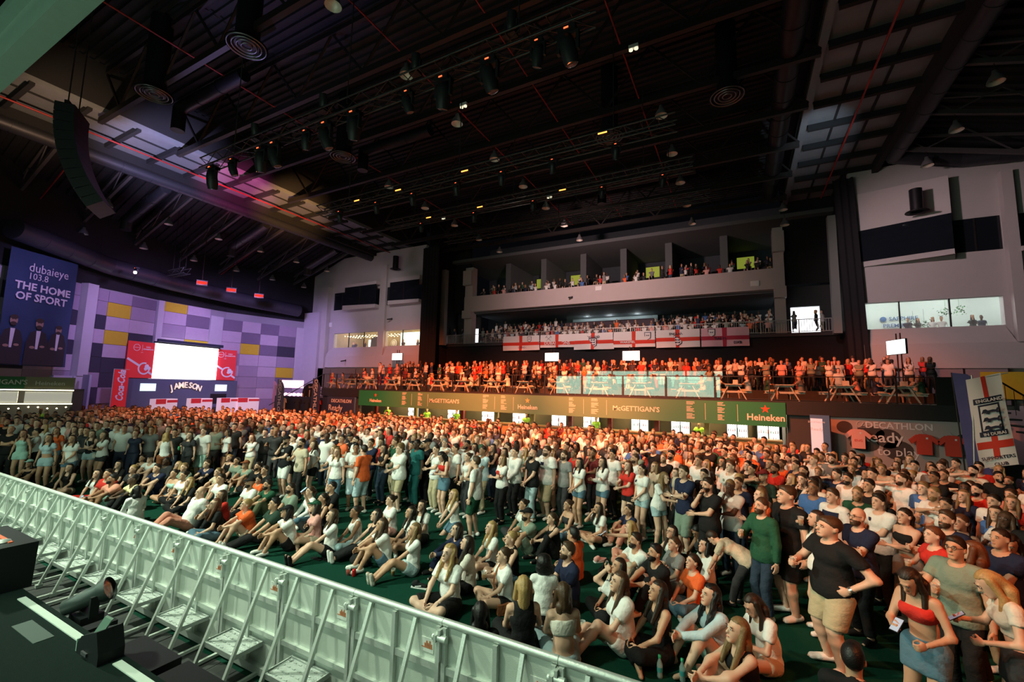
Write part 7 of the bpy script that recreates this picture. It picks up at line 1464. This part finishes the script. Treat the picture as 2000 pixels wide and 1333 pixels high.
 ('dark haired woman in white tee close behind the curly haired one', -6.12, 7.64, 'TX', 'f', 'light', 'long', 'dark', 'tee', 'white', 'trousers', 'black', 'white', 3.17, 1.66, 1.0, ''),
 ('long haired woman in white jersey with red shoulders, denim shorts', -5.91, 6.31, 'TK', 'f', 'tan', 'long', 'brown', 'jersey', 'white', 'hotpants', 'denim', 'white', 2.58, 1.66, 1.0, 'printr:red'),
 ('woman with wavy fair hair in white jersey, bare legs stretched out', -5.24, 6.31, 'TV', 'f', 'tan', 'longwavy', 'fair', 'jersey', 'white', 'hotpants', 'lightdenim', 'offwhite', 2.52, 1.66, 1.0, ''),
 ('blond woman in white tank kneeling by the green shorts man', -5.79, 8.37, 'TN', 'f', 'light', 'long', 'blond', 'tank', 'white', 'skirt', 'denim', 'white', 2.66, 1.66, 1.0, ''),
 ('dark haired woman in navy striped shirt hugging a knee', -4.57, 6.8, 'TK', 'f', 'light', 'bob', 'dark', 'shirt', 'navy', 'trousers', 'navy', 'black', 2.5, 1.66, 1.0, ''),
 ('woman with long dark hair in off-white tee behind the curly blond', -4.03, 6.27, 'TX', 'f', 'light', 'long', 'dark', 'tee', 'offwhite', 'trousers', 'black', 'black', 2.09, 1.66, 1.0, ''),
 ('woman with long curly blond hair in white trimmed tee in the front', -3.95, 5.64, 'TX', 'f', 'fair', 'longwavy', 'blond', 'tee', 'white', 'shorts', 'black', 'black', 3.0, 1.8, 1.08, ''),
 ('straight haired blond woman in white tee sitting', -4.1, 7.16, 'TX', 'f', 'light', 'long', 'blond', 'tee', 'white', 'hotpants', 'black', 'white', 2.49, 1.66, 1.0, ''),
 ('blond woman with tied hair in black tank sitting', -3.53, 6.86, 'TX', 'f', 'light', 'bun', 'blond', 'tank', 'black', 'hotpants', 'denim', 'white', 2.44, 1.66, 1.0, ''),
 ('dark haired woman in white tee behind the black cap man', -4.31, 8.92, 'TX', 'f', 'tan', 'bun', 'dark', 'tee', 'white', 'trousers', 'charcoal', 'black', 2.58, 1.66, 1.0, ''),
 ('man in black cap and sage tee sitting with raised knees', -3.82, 8.17, 'TK', 'm', 'tan', '-', 'dark', 'tee', 'sage', 'shorts', 'sage', 'white', 2.52, 1.76, 1.0, 'cap:black beard'),
 ('brown haired woman in black tank hugging her knees', -3.36, 8.34, 'TK', 'f', 'light', 'pony', 'brown', 'tank', 'black', 'trousers', 'black', 'black', 2.5, 1.66, 1.0, ''),
 ('woman in white tee with black stripes and brown bag holding a cup', -3.27, 6.13, 'TC', 'f', 'light', 'bun', 'brown', 'tee', 'white', 'hotpants', 'black', 'black', 2.38, 1.66, 1.0, 'cup bag'),
 ('woman with curly black hair in white tee seen from behind', -2.62, 6.12, 'TX', 'f', 'tan', 'curly', 'black', 'tee', 'white', 'trousers', 'black', 'black', 0.42, 1.66, 1.0, ''),
 ('woman in charcoal strapless top and jeans sitting', -3.45, 9.41, 'TX', 'f', 'tan', 'bun', 'brown', 'bandeau', 'charcoal', 'jeans', 'denim', 'white', 2.55, 1.66, 1.0, ''),
 ('dark haired woman in white tee with hand at her mouth, sitting', -2.78, 9.6, 'TH', 'f', 'tan', 'long', 'dark', 'tee', 'white', 'hotpants', 'black', 'white', 2.52, 1.66, 1.0, ''),
 ('woman with dark bun in navy tee sitting', -2.19, 9.81, 'TK', 'f', 'tan', 'bun', 'dark', 'tee', 'navy', 'trousers', 'salmon', 'white', 2.49, 1.66, 1.0, ''),
 ('long haired blond woman holding out a yellow phone', -1.83, 8.61, 'TF', 'f', 'light', 'long', 'blond', 'tank', 'beige', 'trousers', 'salmon', 'white', 1.82, 1.66, 1.0, 'phone'),
 ('dark haired man in orange red polo with black collar, back turned', -2.62, 7.44, 'TX', 'm', 'tan', 'short', 'black', 'polo', 'orange', 'trousers', 'black', 'black', 1.37, 1.76, 1.0, ''),
 ('bearded man in dark navy jersey with a gold badge sitting', -2.4, 6.58, 'TX', 'm', 'light', 'short', 'brown', 'jersey', 'navy', 'shorts', 'black', 'black', 2.35, 1.85, 1.0, 'beard crest'),
 ('bearded man in white polo and beige trousers sitting', -1.59, 7.73, 'TK', 'm', 'tan', 'short', 'dark', 'polo', 'white', 'trousers', 'beige', 'white', 2.37, 1.8, 1.0, 'beard'),
 ('dark haired woman with glasses in white tank holding a red drink', -1.17, 8.69, 'TC', 'f', 'light', 'long', 'dark', 'tank', 'white', 'hotpants', 'denim', 'white', 2.4, 1.66, 1.0, 'glasses cupr'),
 ('brown haired woman in grey sitting behind the bearded man in black', -1.05, 8.04, 'TX', 'f', 'light', 'pony', 'brown', 'tee', 'grey', 'trousers', 'grey', 'white', 2.36, 1.66, 1.0, ''),
 ('woman in striped charcoal top resting her head on her arm', -0.68, 9.22, 'TD', 'f', 'brown', 'bun', 'black', 'tank', 'charcoal', 'trousers', 'black', 'black', 2.39, 1.66, 1.0, ''),
 ('bearded man in black tee with arms on his knees', -1.19, 7.26, 'TK', 'm', 'tan', 'short', 'black', 'tee', 'black', 'trousers', 'black', 'white', 2.32, 1.85, 1.0, 'beard'),
 ('dark haired woman in orange red top sitting beside the bearded man in black', -0.7, 7.38, 'TX', 'f', 'light', 'pony', 'dark', 'tee', 'orange', 'jeans', 'denim', 'white', 2.32, 1.66, 1.0, ''),
 ('dark haired woman looking back behind the hand-to-head woman', -1.63, 6.63, 'TX', 'f', 'tan', 'long', 'dark', 'tee', 'white', 'trousers', 'black', 'white', 2.32, 1.66, 1.0, ''),
 ('black haired person in white jacket over black sitting by the green hoodie', -0.59, 8.24, 'TX', 'f', 'light', 'bob', 'black', 'long', 'white', 'trousers', 'black', 'black', 2.33, 1.66, 1.0, ''),
 ('man in beige tee bending down behind the green hoodie man', -0.15, 8.0, 'SN', 'm', 'light', 'short', 'dark', 'tee', 'beige', 'trousers', 'charcoal', 'black', 1.29, 1.45, 1.0, ''),
 ('long haired woman in big white tee, hand in her hair, legs stretched', -1.46, 5.9, 'TR', 'f', 'light', 'long', 'brown', 'tee', 'white', 'hotpants', 'white', 'white', 2.27, 1.85, 1.0, 'loose'),
 ('woman with very long dark hair in black sitting in front', -0.97, 5.95, 'TX', 'f', 'tan', 'long', 'dark', 'tank', 'black', 'trousers', 'black', '-', 2.25, 1.8, 1.0, ''),
 ('black haired woman in pale blue shirt and mint shorts in front', -0.35, 6.16, 'TK', 'f', 'light', 'longwavy', 'black', 'shirt', 'paleblue', 'hotpants', 'mint', '-', 2.23, 1.85, 1.0, ''),
 ('dark haired woman in white tee looking down, behind the blond in front', 0.19, 6.41, 'TD', 'f', 'light', 'long', 'dark', 'tee', 'white', 'hotpants', 'beige', 'white', 2.22, 1.75, 1.0, ''),
 ('long haired fair woman in black strap top at the bottom edge', -0.05, 5.43, 'TK', 'f', 'light', 'long', 'fair', 'tank', 'black', 'hotpants', 'white', '-', 2.18, 1.85, 1.0, ''),
 ('blond woman in black tank seen from behind at the barricade', -2.44, 5.07, 'TX', 'f', 'light', 'bob', 'blond', 'tank', 'black', 'trousers', 'black', '-', 0.61, 1.9, 1.0, ''),
 ('brown haired woman in off-white bandeau seen from behind', -1.97, 5.21, 'TX', 'f', 'light', 'long', 'brown', 'bandeau', 'offwhite', 'jeans', 'lightdenim', '-', 0.6, 1.85, 1.0, ''),
 ('black haired person in black lying low behind the barricade', -2.64, 4.39, 'TX', 'f', 'tan', 'long', 'black', 'tee', 'black', 'trousers', 'black', 'black', 0.49, 1.75, 1.0, ''),
]

M_cupm = mat('clear_plastic_cup', (.85,.88,.85), .08, alpha=.35); M_beer = mat('lager', (.55,.22,.03), .15, spec=.5); M_redd = mat('red_drink', (.5,.05,.03), .15); M_froth = mat('beer_froth', (.75,.68,.5), .8)
def cup(loc, label, m=None, group='drink cups in hands', sc=1.0):
    r = empty('beer_cup', loc, 0, label, 'cup', group); r.scale = (sc,)*3
    c = cached(('cup',0), lambda: MB().lathe([(.0,-.055),(.028,-.055),(.040,.065),(.042,.066),(.042,.062)], n=14).mesh('cup', M_cupm)); link('cup', c, r)
    d = cached(('cup',m.name if m else 'b'), lambda: MB().lathe([(0,-.050),(.026,-.050),(.035,.028),(0,.028)], n=12).mesh('drink', m or M_beer)); link('drink', d, r)
    if not m: link('froth', cached('froth', lambda: MB().lathe([(0,.036),(.035,.034),(.035,.028)], n=12).mesh('froth', M_froth)), r)
    return r
M_phone = mat('phone_body', (.015,.015,.018), .3); M_pscr = mat('phone_screen', (.35,.45,.6), .2, emit=.25, ecol=(.5,.62,.8))
def phone(loc, label, rz, tilt=.9):
    r = empty('mobile_phone', loc, rz, label, 'phone', 'phones in hands'); r.rotation_euler = (tilt,0,rz)
    link('case', cached('ph1', lambda: MB().box(-.037,.037,-.006,.0,-.075,.075).mesh('case', M_phone)), r); link('screen', cached('ph2', lambda: MB().box(-.033,.033,.0,.002,-.068,.068).mesh('screen', M_pscr)), r)
def brief(l):
    for k in (' and ',' with ',' beside ',' behind ',' holding ',' at ',',',' sitting',' seen ',' right ',' left ',' looking ',' between ',' below ',' in the '): 
        i = l.find(k)
        if i > 14: l = l[:i]
    return l
XYT = []
for (lab, x, y, pn, sex, skin, hair, hc, top, tc, bot, bc, shoe, yaw, ht, gi, exs) in ROWS:
    ex = []; items = []
    for e in exs.split():
        if e.startswith('cap:'): ex.append(('cap', e[4:]))
        elif e == 'crest': ex.append(('print',.045,.095,.03,.09,'shield','navy'))
        elif e.startswith('print:'):
            k = e[6:]; k = k if k in CLOTH else 'grey'; ex.append(('print',-.06,.06,.02,.09,'rect',k) if ex != [] or k != 'sage' else ('print',.04,.10,.03,.08,'rect',k))
        elif e.startswith('printb:'): ex.append(('print',-.14,.14,-.02,.10,'rect',e[7:]))
        elif e.startswith('printc:'): ex.append(('print',-.075,.075,-.06,.06,'rect',e[7:]))
        elif e.startswith('printw:'): ex.append(('print',-.10,.10,-.12,.08,'rect',e[7:]))
        elif e.startswith('printv:'): ex.append(('print',-.05,.05,-.20,.10,'rect',e[7:]))
        elif e.startswith('printr:'): ex += [('print',-.14,-.08,.08,.12,'rect',e[7:]),('print',.08,.14,.08,.12,'rect',e[7:])]
        elif e in ('cup','cupr','phone','can','bottle'): items.append(e)
        else: ex.append(e)
    d = math.hypot(x, y)
    o = person(lab, x, y, pn, sex, skin, None if hair == '-' else hair, hc, None if top == '-' else top, tc, bot, bc, None if shoe == '-' else shoe, yaw, 0.0, ht, gi, 0 if d < 13.5 else 1, 0.0, tuple(ex))
    XYT.append((x, y, lab)); ps = PEOPLE[-1][1]
    for it in items:
        p = hand_world(o, ps, 0); b = brief(lab)
        if it == 'cup': cup(p, 'beer cup held by the '+b)
        if it == 'cupr': cup(p, 'cup of red drink held by the '+b, M_redd)
        if it == 'phone': phone(p+Vector((0,0,.03)), 'mobile phone held by the '+b, yaw)
        if it == 'can':
            c = MB().lathe([(0,-.06),(.03,-.058),(.033,-.05),(.033,.05),(.028,.06),(0,.06)], n=12).build('drink_can', mat('green_can', (.03,.3,.12), .35, .5), None, p); tag(c, 'green drink can held by the '+b, 'can')
        if it == 'bottle':
            c = MB().lathe([(0,-.10),(.03,-.10),(.032,.02),(.012,.08),(.012,.14),(0,.14)], n=12).build('beer_bottle', mat('bottle_green_glass', (.02,.12,.05), .15), None, p); tag(c, 'green bottle held by the '+b, 'bottle')
# ------------------------------------------------------------------ standing crowd behind the front rows
FRONT = [(-60,4.6),(-30,4.8),(-21,5.9),(-18,6.6),(-16.3,8.2),(-13,9.7),(-12,9.3),(-9,9.1),(-5,9.7),(-3,11.2),(-1.5,10.6),(0,8.9),(1,8.4),(2.2,7.6),(3.2,6.9),(6,5.8),(20,5.8)]
def front_y(x):
    for (a, p), (b, q) in zip(FRONT[:-1], FRONT[1:]):
        if a <= x <= b: return p+(q-p)*(x-a)/(b-a)
    return 99
CM = scene.camera.matrix_world.inverted()
def px_of(p):
    q = CM@Vector(p); return (1000-843.6*q.x/q.z, 666.5+843.6*q.y/q.z, -q.z)
rq = random.Random(21); cand = []
def blocked(x, y):
    if (y > 19.6 and x > -30) or y > 19.6-max(0, x+1)*.62: return True
    for s in range(0, 33):
        p, n = wpt(s)
        if (Vector((x,y))-p).dot(n) < (3.4 if 5 < s < 18 else 1.6) and abs((Vector((x,y))-p).dot(Vector((-n.y,n.x)))) < 1.2: return True
    if math.hypot(x+33.2,y-8.2) < 3.4 or x < -45 or (x < -29 and y > 22.0): return True
    if math.hypot(x-6.3,y-18.2) < .7 or (x > 7.0 and y > 19): return True
    return False
gy = 4.8
while gy < 29:
    st_ = .60+.010*max(0, gy-10); gx = -44.0
    while gx < 12:
        x = gx+rq.uniform(-.16,.16); y = gy+rq.uniform(-.16,.16); gx += st_
        if y < front_y(x) or any((x-a)**2+(y-b)**2 < .21 for a, b, _ in XYT): continue
        u, v, z = px_of((x,y,1.6))
        if not (-25 < u < 2030) or v > 1320 or z < 1 or (z > 27.5 and x < -20) or blocked(x, y): continue
        if x > 4.5 and y < 9: continue
        cand.append((z, x, y))
    gy += st_
cand.sort()
TOPS = ['white']*9+['black']*6+['navy']*3+['charcoal','grey','red','red','orange','offwhite','maroon','pink','forest','paleblue','beige','sage','blue']
NIND = 300-len(ROWS)
seen = {}
def rand_spec(q):
    sex = 'm' if q.random() < .68 else 'f'
    return dict(sex=sex, skin=q.choice(['fair','light','light','light','tan','tan','tan','brown','dark']), hair=q.choice(['short','short','fade','crewcut','short']) if sex == 'm' else q.choice(['long','long','pony','bun','bob','longwavy']),
        hc=q.choice(['black','dark','dark','dark','brown','brown','fair']) if sex == 'm' else q.choice(['black','dark','brown','brown','auburn','blond','fair']), top=q.choice(['tee','tee','tee','polo','jersey']) if sex == 'm' else q.choice(['tee','tank','crop','tee']), tc=q.choice(TOPS))
HN = {'short':'short','fade':'faded','crewcut':'cropped','long':'long','pony':'tied','bun':'pinned up','bob':'bobbed','longwavy':'wavy'}
GL = {'tee':'tee','polo':'polo','jersey':'jersey','tank':'tank top','crop':'crop top'}
for k, (z, x, y) in enumerate(cand[:NIND]):
    while True:
        s = rand_spec(rq); nb = min(XYT, key=lambda t: (t[0]-x)**2+(t[1]-y)**2); side = 'behind' if nb[1] < y-.25 else ('left of' if x < nb[0] else 'right of')
        lab = '%s with %s %s hair in %s %s %s the %s' % ('man' if s['sex'] == 'm' else 'woman', HN[s['hair']], s['hc'], CNAME.get(s['tc'], s['tc']), GL[s['top']], side, brief(nb[2]))
        lab = ' '.join(lab.split()[:16]); key = ' '.join(lab.split()[:11])
        if key not in seen: seen[key] = 1; break
    yaw = math.atan2(x+11.5, -2.5-y)+rq.uniform(-.35,.35); yaw = math.atan2(-(-11.5-x), (-2.5-y))+rq.uniform(-.3,.3)
    pn = rq.choice(['SD','SD','SA','SC','SH','SF','SB','SR'])
    o = person(lab, x, y, pn, s['sex'], s['skin'], s['hair'], s['hc'], s['top'], s['tc'], 'trousers', rq.choice(['black','black','darkdenim','charcoal','khaki']), 'white', yaw, 0.0, (1.77 if s['sex'] == 'm' else 1.66)+rq.uniform(-.07,.07), 1.0, 1, 0.0,
        ('beard',) if s['sex'] == 'm' and rq.random() < .35 else (), 'standing crowd behind the front rows')
    if pn in ('SC','SB') and z < 12.5: cup(hand_world(o, PEOPLE[-1][1]), 'beer cup held by the '+' '.join(lab.split()[:11]))
# ------------------------------------------------------------------ the rest of the crowd, merged
def tmpl(pn, sex, hair, q):
    ps = get_pose(pn, sex, 0.0); L = []
    for i in (0,1): L += ps.arms(i); 
    for i in (0,1): L += [('e', ps.hd[i], E3, (.04,.05,.04))]
    if pn == 'CH': 
        for i in (0,1): L += ps.legs(i)[1:]
    parts = [('skin', *mesh_of(L, .055*q)), ('top', *mesh_of(garment(ps, 'tee')[0], .060*q, garment(ps, 'tee')[1])), ('bot', *mesh_of(garment(ps, 'trousers' if pn != 'CH' else 'shorts')[0], .085*q))]
    V, Q = cached(('lowhead',q), lambda: head_mesh(False, .032*q)); parts.append(('skin', V@ps.Rh.T+ps.HC, Q))
    for k in (1,-1): V, Q = ball(v3(k*.031,.086,.012), (.017,.010,.010), 5, 3); parts.append(('hair', V@ps.Rh.T+ps.HC, Q))
    V, Q = cached(('lowhair',hair,q), lambda: hair_mesh(hair, .036*q)); parts.append(('hair', V@ps.Rh.T+ps.HC, Q))
    return parts
def crowd(name, label, who, q):
    Vs, Qs, Cs = [], [], []; n0 = 0
    for (x, y, z, yaw, ht, pn, sex, hair, cols) in who:
        s = ht/1.75; R = rotz(yaw)
        for (k, V, Q) in cached(('tmpl',pn,sex,hair,q), lambda: tmpl(pn, sex, hair, q)):
            Vs.append((V*s)@R.T+v3(x,y,z)); Qs.append(Q+n0); n0 += len(V); Cs.append(np.tile(np.array([*cols[k],1.0], np.float32), (len(V),1)))
    me = np_mesh(name, np.concatenate(Vs), np.concatenate(Qs)); a = me.color_attributes.new('tint', 'FLOAT_COLOR', 'POINT'); a.data.foreach_set('color', np.concatenate(Cs).ravel())
    me.materials.clear(); me.materials.append(M_crowd); o = link(name, me); return tag(o, label, 'crowd', None, 'stuff')
M_crowd = bpy.data.materials.new('crowd_tint'); M_crowd.use_nodes = True
nt = M_crowd.node_tree; at_ = nt.nodes.new('ShaderNodeAttribute'); at_.attribute_name = 'tint'; nt.links.new(at_.outputs['Color'], nt.nodes['Principled BSDF'].inputs['Base Color']); nt.nodes['Principled BSDF'].inputs['Roughness'].default_value = .7
def cols_of(s, q, bot=None): return {'skin':SKIN[s['skin']],'hair':HAIRC[s['hc']],'top':CLOTH[s['tc']],'bot':CLOTH[bot or q.choice(['black','darkdenim','charcoal','khaki','navy'])]}
who = []
for z, x, y in cand[NIND:]:
    s = rand_spec(rq); hair = s['hair'] if s['hair'] in ('short','fade','long','bun') else ('short' if s['sex'] == 'm' else 'long')
    yaw = math.atan2(11.5+x, -2.5-y)+rq.uniform(-.35,.35)
    who.append((x, y, 0, yaw, (1.76 if s['sex'] == 'm' else 1.65)+rq.uniform(-.08,.08), rq.choice(['SD','SD','SD','SA','SC','SH']), s['sex'], hair, cols_of(s, rq)))
for x in (-20.2,-17.6,-12.2,-7.6,-2.0,-24.0):
    s = rand_spec(rq); s['tc'] = 'neon'; who.append((x, 25.3, 0, math.pi+rq.uniform(-.5,.5), 1.75, 'SC', 'm', 'short', cols_of(s, rq)))
for dx in (-1.6,.2): s = rand_spec(rq); s['tc'] = 'neon'; who.append((-33.2+dx*.53+.4, 8.2+dx*.85+.5, 0, math.radians(58)+math.pi, 1.72, 'SC', 'm', 'short', cols_of(s, rq)))
crowd('floor_crowd', 'packed standing crowd filling the hall floor back to the bar', who, 1.0)
# people on the raised deck
who = []
for i, x in enumerate(TX):
    for s_ in (-1,1):
        for yy in (-.45,.40):
            if rq.random() < .25: continue
            s = rand_spec(rq); who.append((x+s_*.66, 24.65+yy, 2.96, s_*math.pi/2*1.0+rq.uniform(-.5,.5)+(math.pi if rq.random() < .0 else 0), 1.72, 'CH', s['sex'], 'short' if s['sex'] == 'm' else 'long', cols_of(s, rq, 'khaki')))
for row, (yy, zz, st_) in enumerate(((26.3,3.0,1.1),(28.0,3.5,.62),(28.9,3.5,.70),(30.2,3.8,.75),(31.0,3.8,1.2))):
    x = -28.6
    while x < 7.6:
        s = rand_spec(rq); x += st_*rq.uniform(.75,1.3)
        if (row in (0,) and rq.random() < .5) or (x < -22 and rq.random() < .45): continue
        s['tc'] = rq.choice(TOPS+['white','offwhite','red','orange']); who.append((x, yy+rq.uniform(-.25,.25), zz, math.pi-.35+rq.uniform(-.4,.4), 1.74+rq.uniform(-.1,.08), rq.choice(['SD','SA','SC','SA','SF','SH']), s['sex'], 'short' if s['sex'] == 'm' else 'long', cols_of(s, rq)))
crowd('deck_crowd', 'spectators sitting and standing on the raised deck around the white tables', who, 1.15)
# people on the balconies and in the lounges
who = []
for i in range(6):
    x = -23.4
    while x < 2.2:
        x += rq.uniform(.45,.75)
        if rq.random() < .22 or (i > 3 and -16 < x < -6.5): continue
        s = rand_spec(rq); st_ = rq.random() < .05; who.append((x, 36.9+i*.9, 7.6+i*.30-(0 if st_ else .0), math.pi-.2+rq.uniform(-.3,.3), 1.72, 'SD' if st_ else 'CH', s['sex'], 'short' if s['sex'] == 'm' else 'long', cols_of(s, rq)))
for i in range(3):
    x = -23.6
    while x < 2.0:
        x += rq.uniform(.6,1.25)
        if rq.random() < .25: continue
        s = rand_spec(rq); up = (-12 < x < -9 or -5.5 < x < -2.5) and i == 0; who.append((x, 36.75+i*1.0, 11.9+i*.42+(.12 if not up else .1), math.pi-.2+rq.uniform(-.3,.3), 1.74, 'SA' if up else 'CH', s['sex'], 'short' if s['sex'] == 'm' else 'long', cols_of(s, rq)))
for x, y, zz, yaw, pn in ((-26.0,36.5,7.6,2.6,'SD'),(-25.2,36.6,7.6,.8,'SD'),(-24.2,37.0,7.6,1.2,'SD'),(2.6,36.4,7.6,-1.2,'SD'),(3.6,36.6,7.6,2.8,'SC'),(5.3,36.9,7.6,1.0,'SD'),(4.9,36.6,7.6,-1.8,'SD'),(8.9,33.2,6.25,3.1,'SD'),(9.4,33.4,6.25,3.4,'SD'),(10.0,33.2,6.25,2.9,'SD'),(10.35,33.1,6.25,2.6,'SD'),(11.6,33.0,6.25,3.1,'SD'),(12.1,33.4,6.25,3.0,'SD'),(-37.4,33.6,6.25,3,'SD'),(-36.6,33.2,6.25,3.4,'SD'),(-35.2,33.2,6.25,3,'SD'),(-33.4,33.5,6.25,2.6,'SD'),(-29.9,33.2,6.25,3.2,'SD'),(-28.3,33.5,6.25,3,'SD'),(-27.2,33.3,6.25,3,'SD')):
    s = rand_spec(rq); s['tc'] = rq.choice(['black','white','grey','navy']); who.append((x, y, zz, yaw, 1.74, pn, s['sex'], 'short' if s['sex'] == 'm' else 'long', cols_of(s, rq)))
crowd('balcony_crowd', 'distant spectators on the two balconies and in the lit lounges', who, 1.6)
# ------------------------------------------------------------------ things lying on the carpet
M_wb = mat('water_bottle_plastic', (.55,.75,.72), .08, alpha=.45); M_gcap = mat('green_bottle_cap', (.02,.35,.15), .5)
cup(Vector((-5.47,6.10,.056)), 'beer cup standing on the carpet by the stretched bare legs', None, 'cups on the carpet'); cup(Vector((-6.15,5.72,.056)), 'dark cup standing beside the red can', M_redd, 'cups on the carpet'); cup(Vector((-6.89,6.05,.056)), 'beer cup on the carpet by the pale jeans', None, 'cups on the carpet'); cup(Vector((-8.31,5.62,.056)), 'cup on the carpet near the white cap-wearing woman', M_redd, 'cups on the carpet'); cup(Vector((-2.45,6.65,.056)), 'empty looking cup on the carpet behind the white bandeau woman', None, 'cups on the carpet'); cup(Vector((-2.03,6.12,.056)), 'cup on the carpet before the hand-to-head woman', None, 'cups on the carpet')
tag(MB().lathe([(0,0),(.028,.002),(.033,.012),(.033,.105),(.026,.120),(0,.120)], n=14).build('drink_can', mat('red_can', (.6,.02,.02), .35, .4), None, (-6.03,5.74,0)), 'red drink can standing on the carpet beside the black bag', 'can')
for x, y, lab in ((-.93,5.62,'left'),(-.69,5.68,'right')):
    r = empty('water_bottle', (x,y,0), 0, 'clear water bottle with green cap, %s one of the pair in front' % lab, 'bottle', 'water bottles in front'); MB().lathe([(0,0),(.030,0),(.033,.02),(.030,.06),(.033,.10),(.033,.15),(.014,.20),(.014,.22)], n=14).build('body', M_wb, r); MB().lathe([(0,.245),(.017,.245),(.017,.215)], n=12).build('cap', M_gcap, r); MB().lathe([(.0335,.07),(.0335,.12)], n=14).build('wrapper', mat('bottle_wrapper_teal', (.05,.35,.35), .5), r)
r = empty('pitcher', (-.50,5.80,0), 0, 'clear plastic pitcher with a straw next to the water bottles', 'pitcher'); MB().lathe([(0,0),(.045,0),(.058,.15),(.060,.15)], n=16).build('jug', M_cupm, r); MB().lathe([(0,.005),(.043,.005),(.046,.05),(0,.05)], n=14).build('drink', M_beer, r); MB().tube((-.02,0,.03),(.05,.0,.24),.004,n=5).build('straw', M_white, r)
def bag(x, y, rz, label):
    r = empty('bag', (x,y,0), rz, label, 'bag'); V, Q = mesh_of([('e', v3(0,0,.10), E3, (.19,.13,.11)), ('e', v3(.06,0,.06), E3, (.16,.14,.08))], .03, lambda P, d: np.maximum(d, -P[:,2])); me = np_mesh('body', V, Q); o = link('body', me, r); omat(o, [m_cloth('black')])
    b = MB(); pts = [(-.14+.28*i/8, 0, .16+.16*math.sin(math.pi*i/8)) for i in range(9)]
    for a, c in zip(pts[:-1], pts[1:]): b.tube(a, c, .012, n=6)
    b.build('handle', m_cloth('charcoal'), r)
bag(-6.3,6.12,.4,'black bag lying on the carpet beside the red shouldered jersey'); bag(-2.2,7.95,1.2,'black backpack on the carpet behind the dark navy jersey man')
def sneaker(x, y, rz, label, m='black'):
    r = empty('sneaker', (x,y,0), rz, label, 'shoe'); V, Q = mesh_of([('c', v3(-.09,0,.05), v3(.11,0,.035), .045, .034), ('c', v3(-.09,0,.05), v3(-.05,0,.085), .043, .036)], .014, lambda P, d: np.maximum(d, .018-P[:,2])); o = link('upper', np_mesh('upper', V, Q), r); omat(o, [m_cloth(m)])
    MB().prism([(-.135,0),(.15,0),(.15,.02),(-.135,.02)], -.045, .045).build('sole', m_cloth('white'), r); MB().beam((-.06,-.047,.03),(.05,-.043,.05),.006,.014).build('side_stripe', m_cloth('white'), r)
sneaker(-4.78,5.98,.2,'black sneaker with white stripe near the curly blond woman'); sneaker(-2.5,8.60,.8,'pink and white sneaker on the carpet near the black backpack', 'pink')
for x, y, lab in ((-7.2,5.92,'left'),(-7.02,5.98,'right')): tag(MB().prism([(-.12,0),(.12,0),(.13,.015),(-.13,.015)], -.045, .045).beam((-.02,-.04,.02),(.06,0,.045),.02,.01).beam((-.02,.04,.02),(.06,0,.045),.02,.01).build('flip_flop', m_cloth('black'), None, (x,y,0)), 'black flip-flop on the carpet, %s one of the pair' % lab, 'shoe', 'flip-flops')
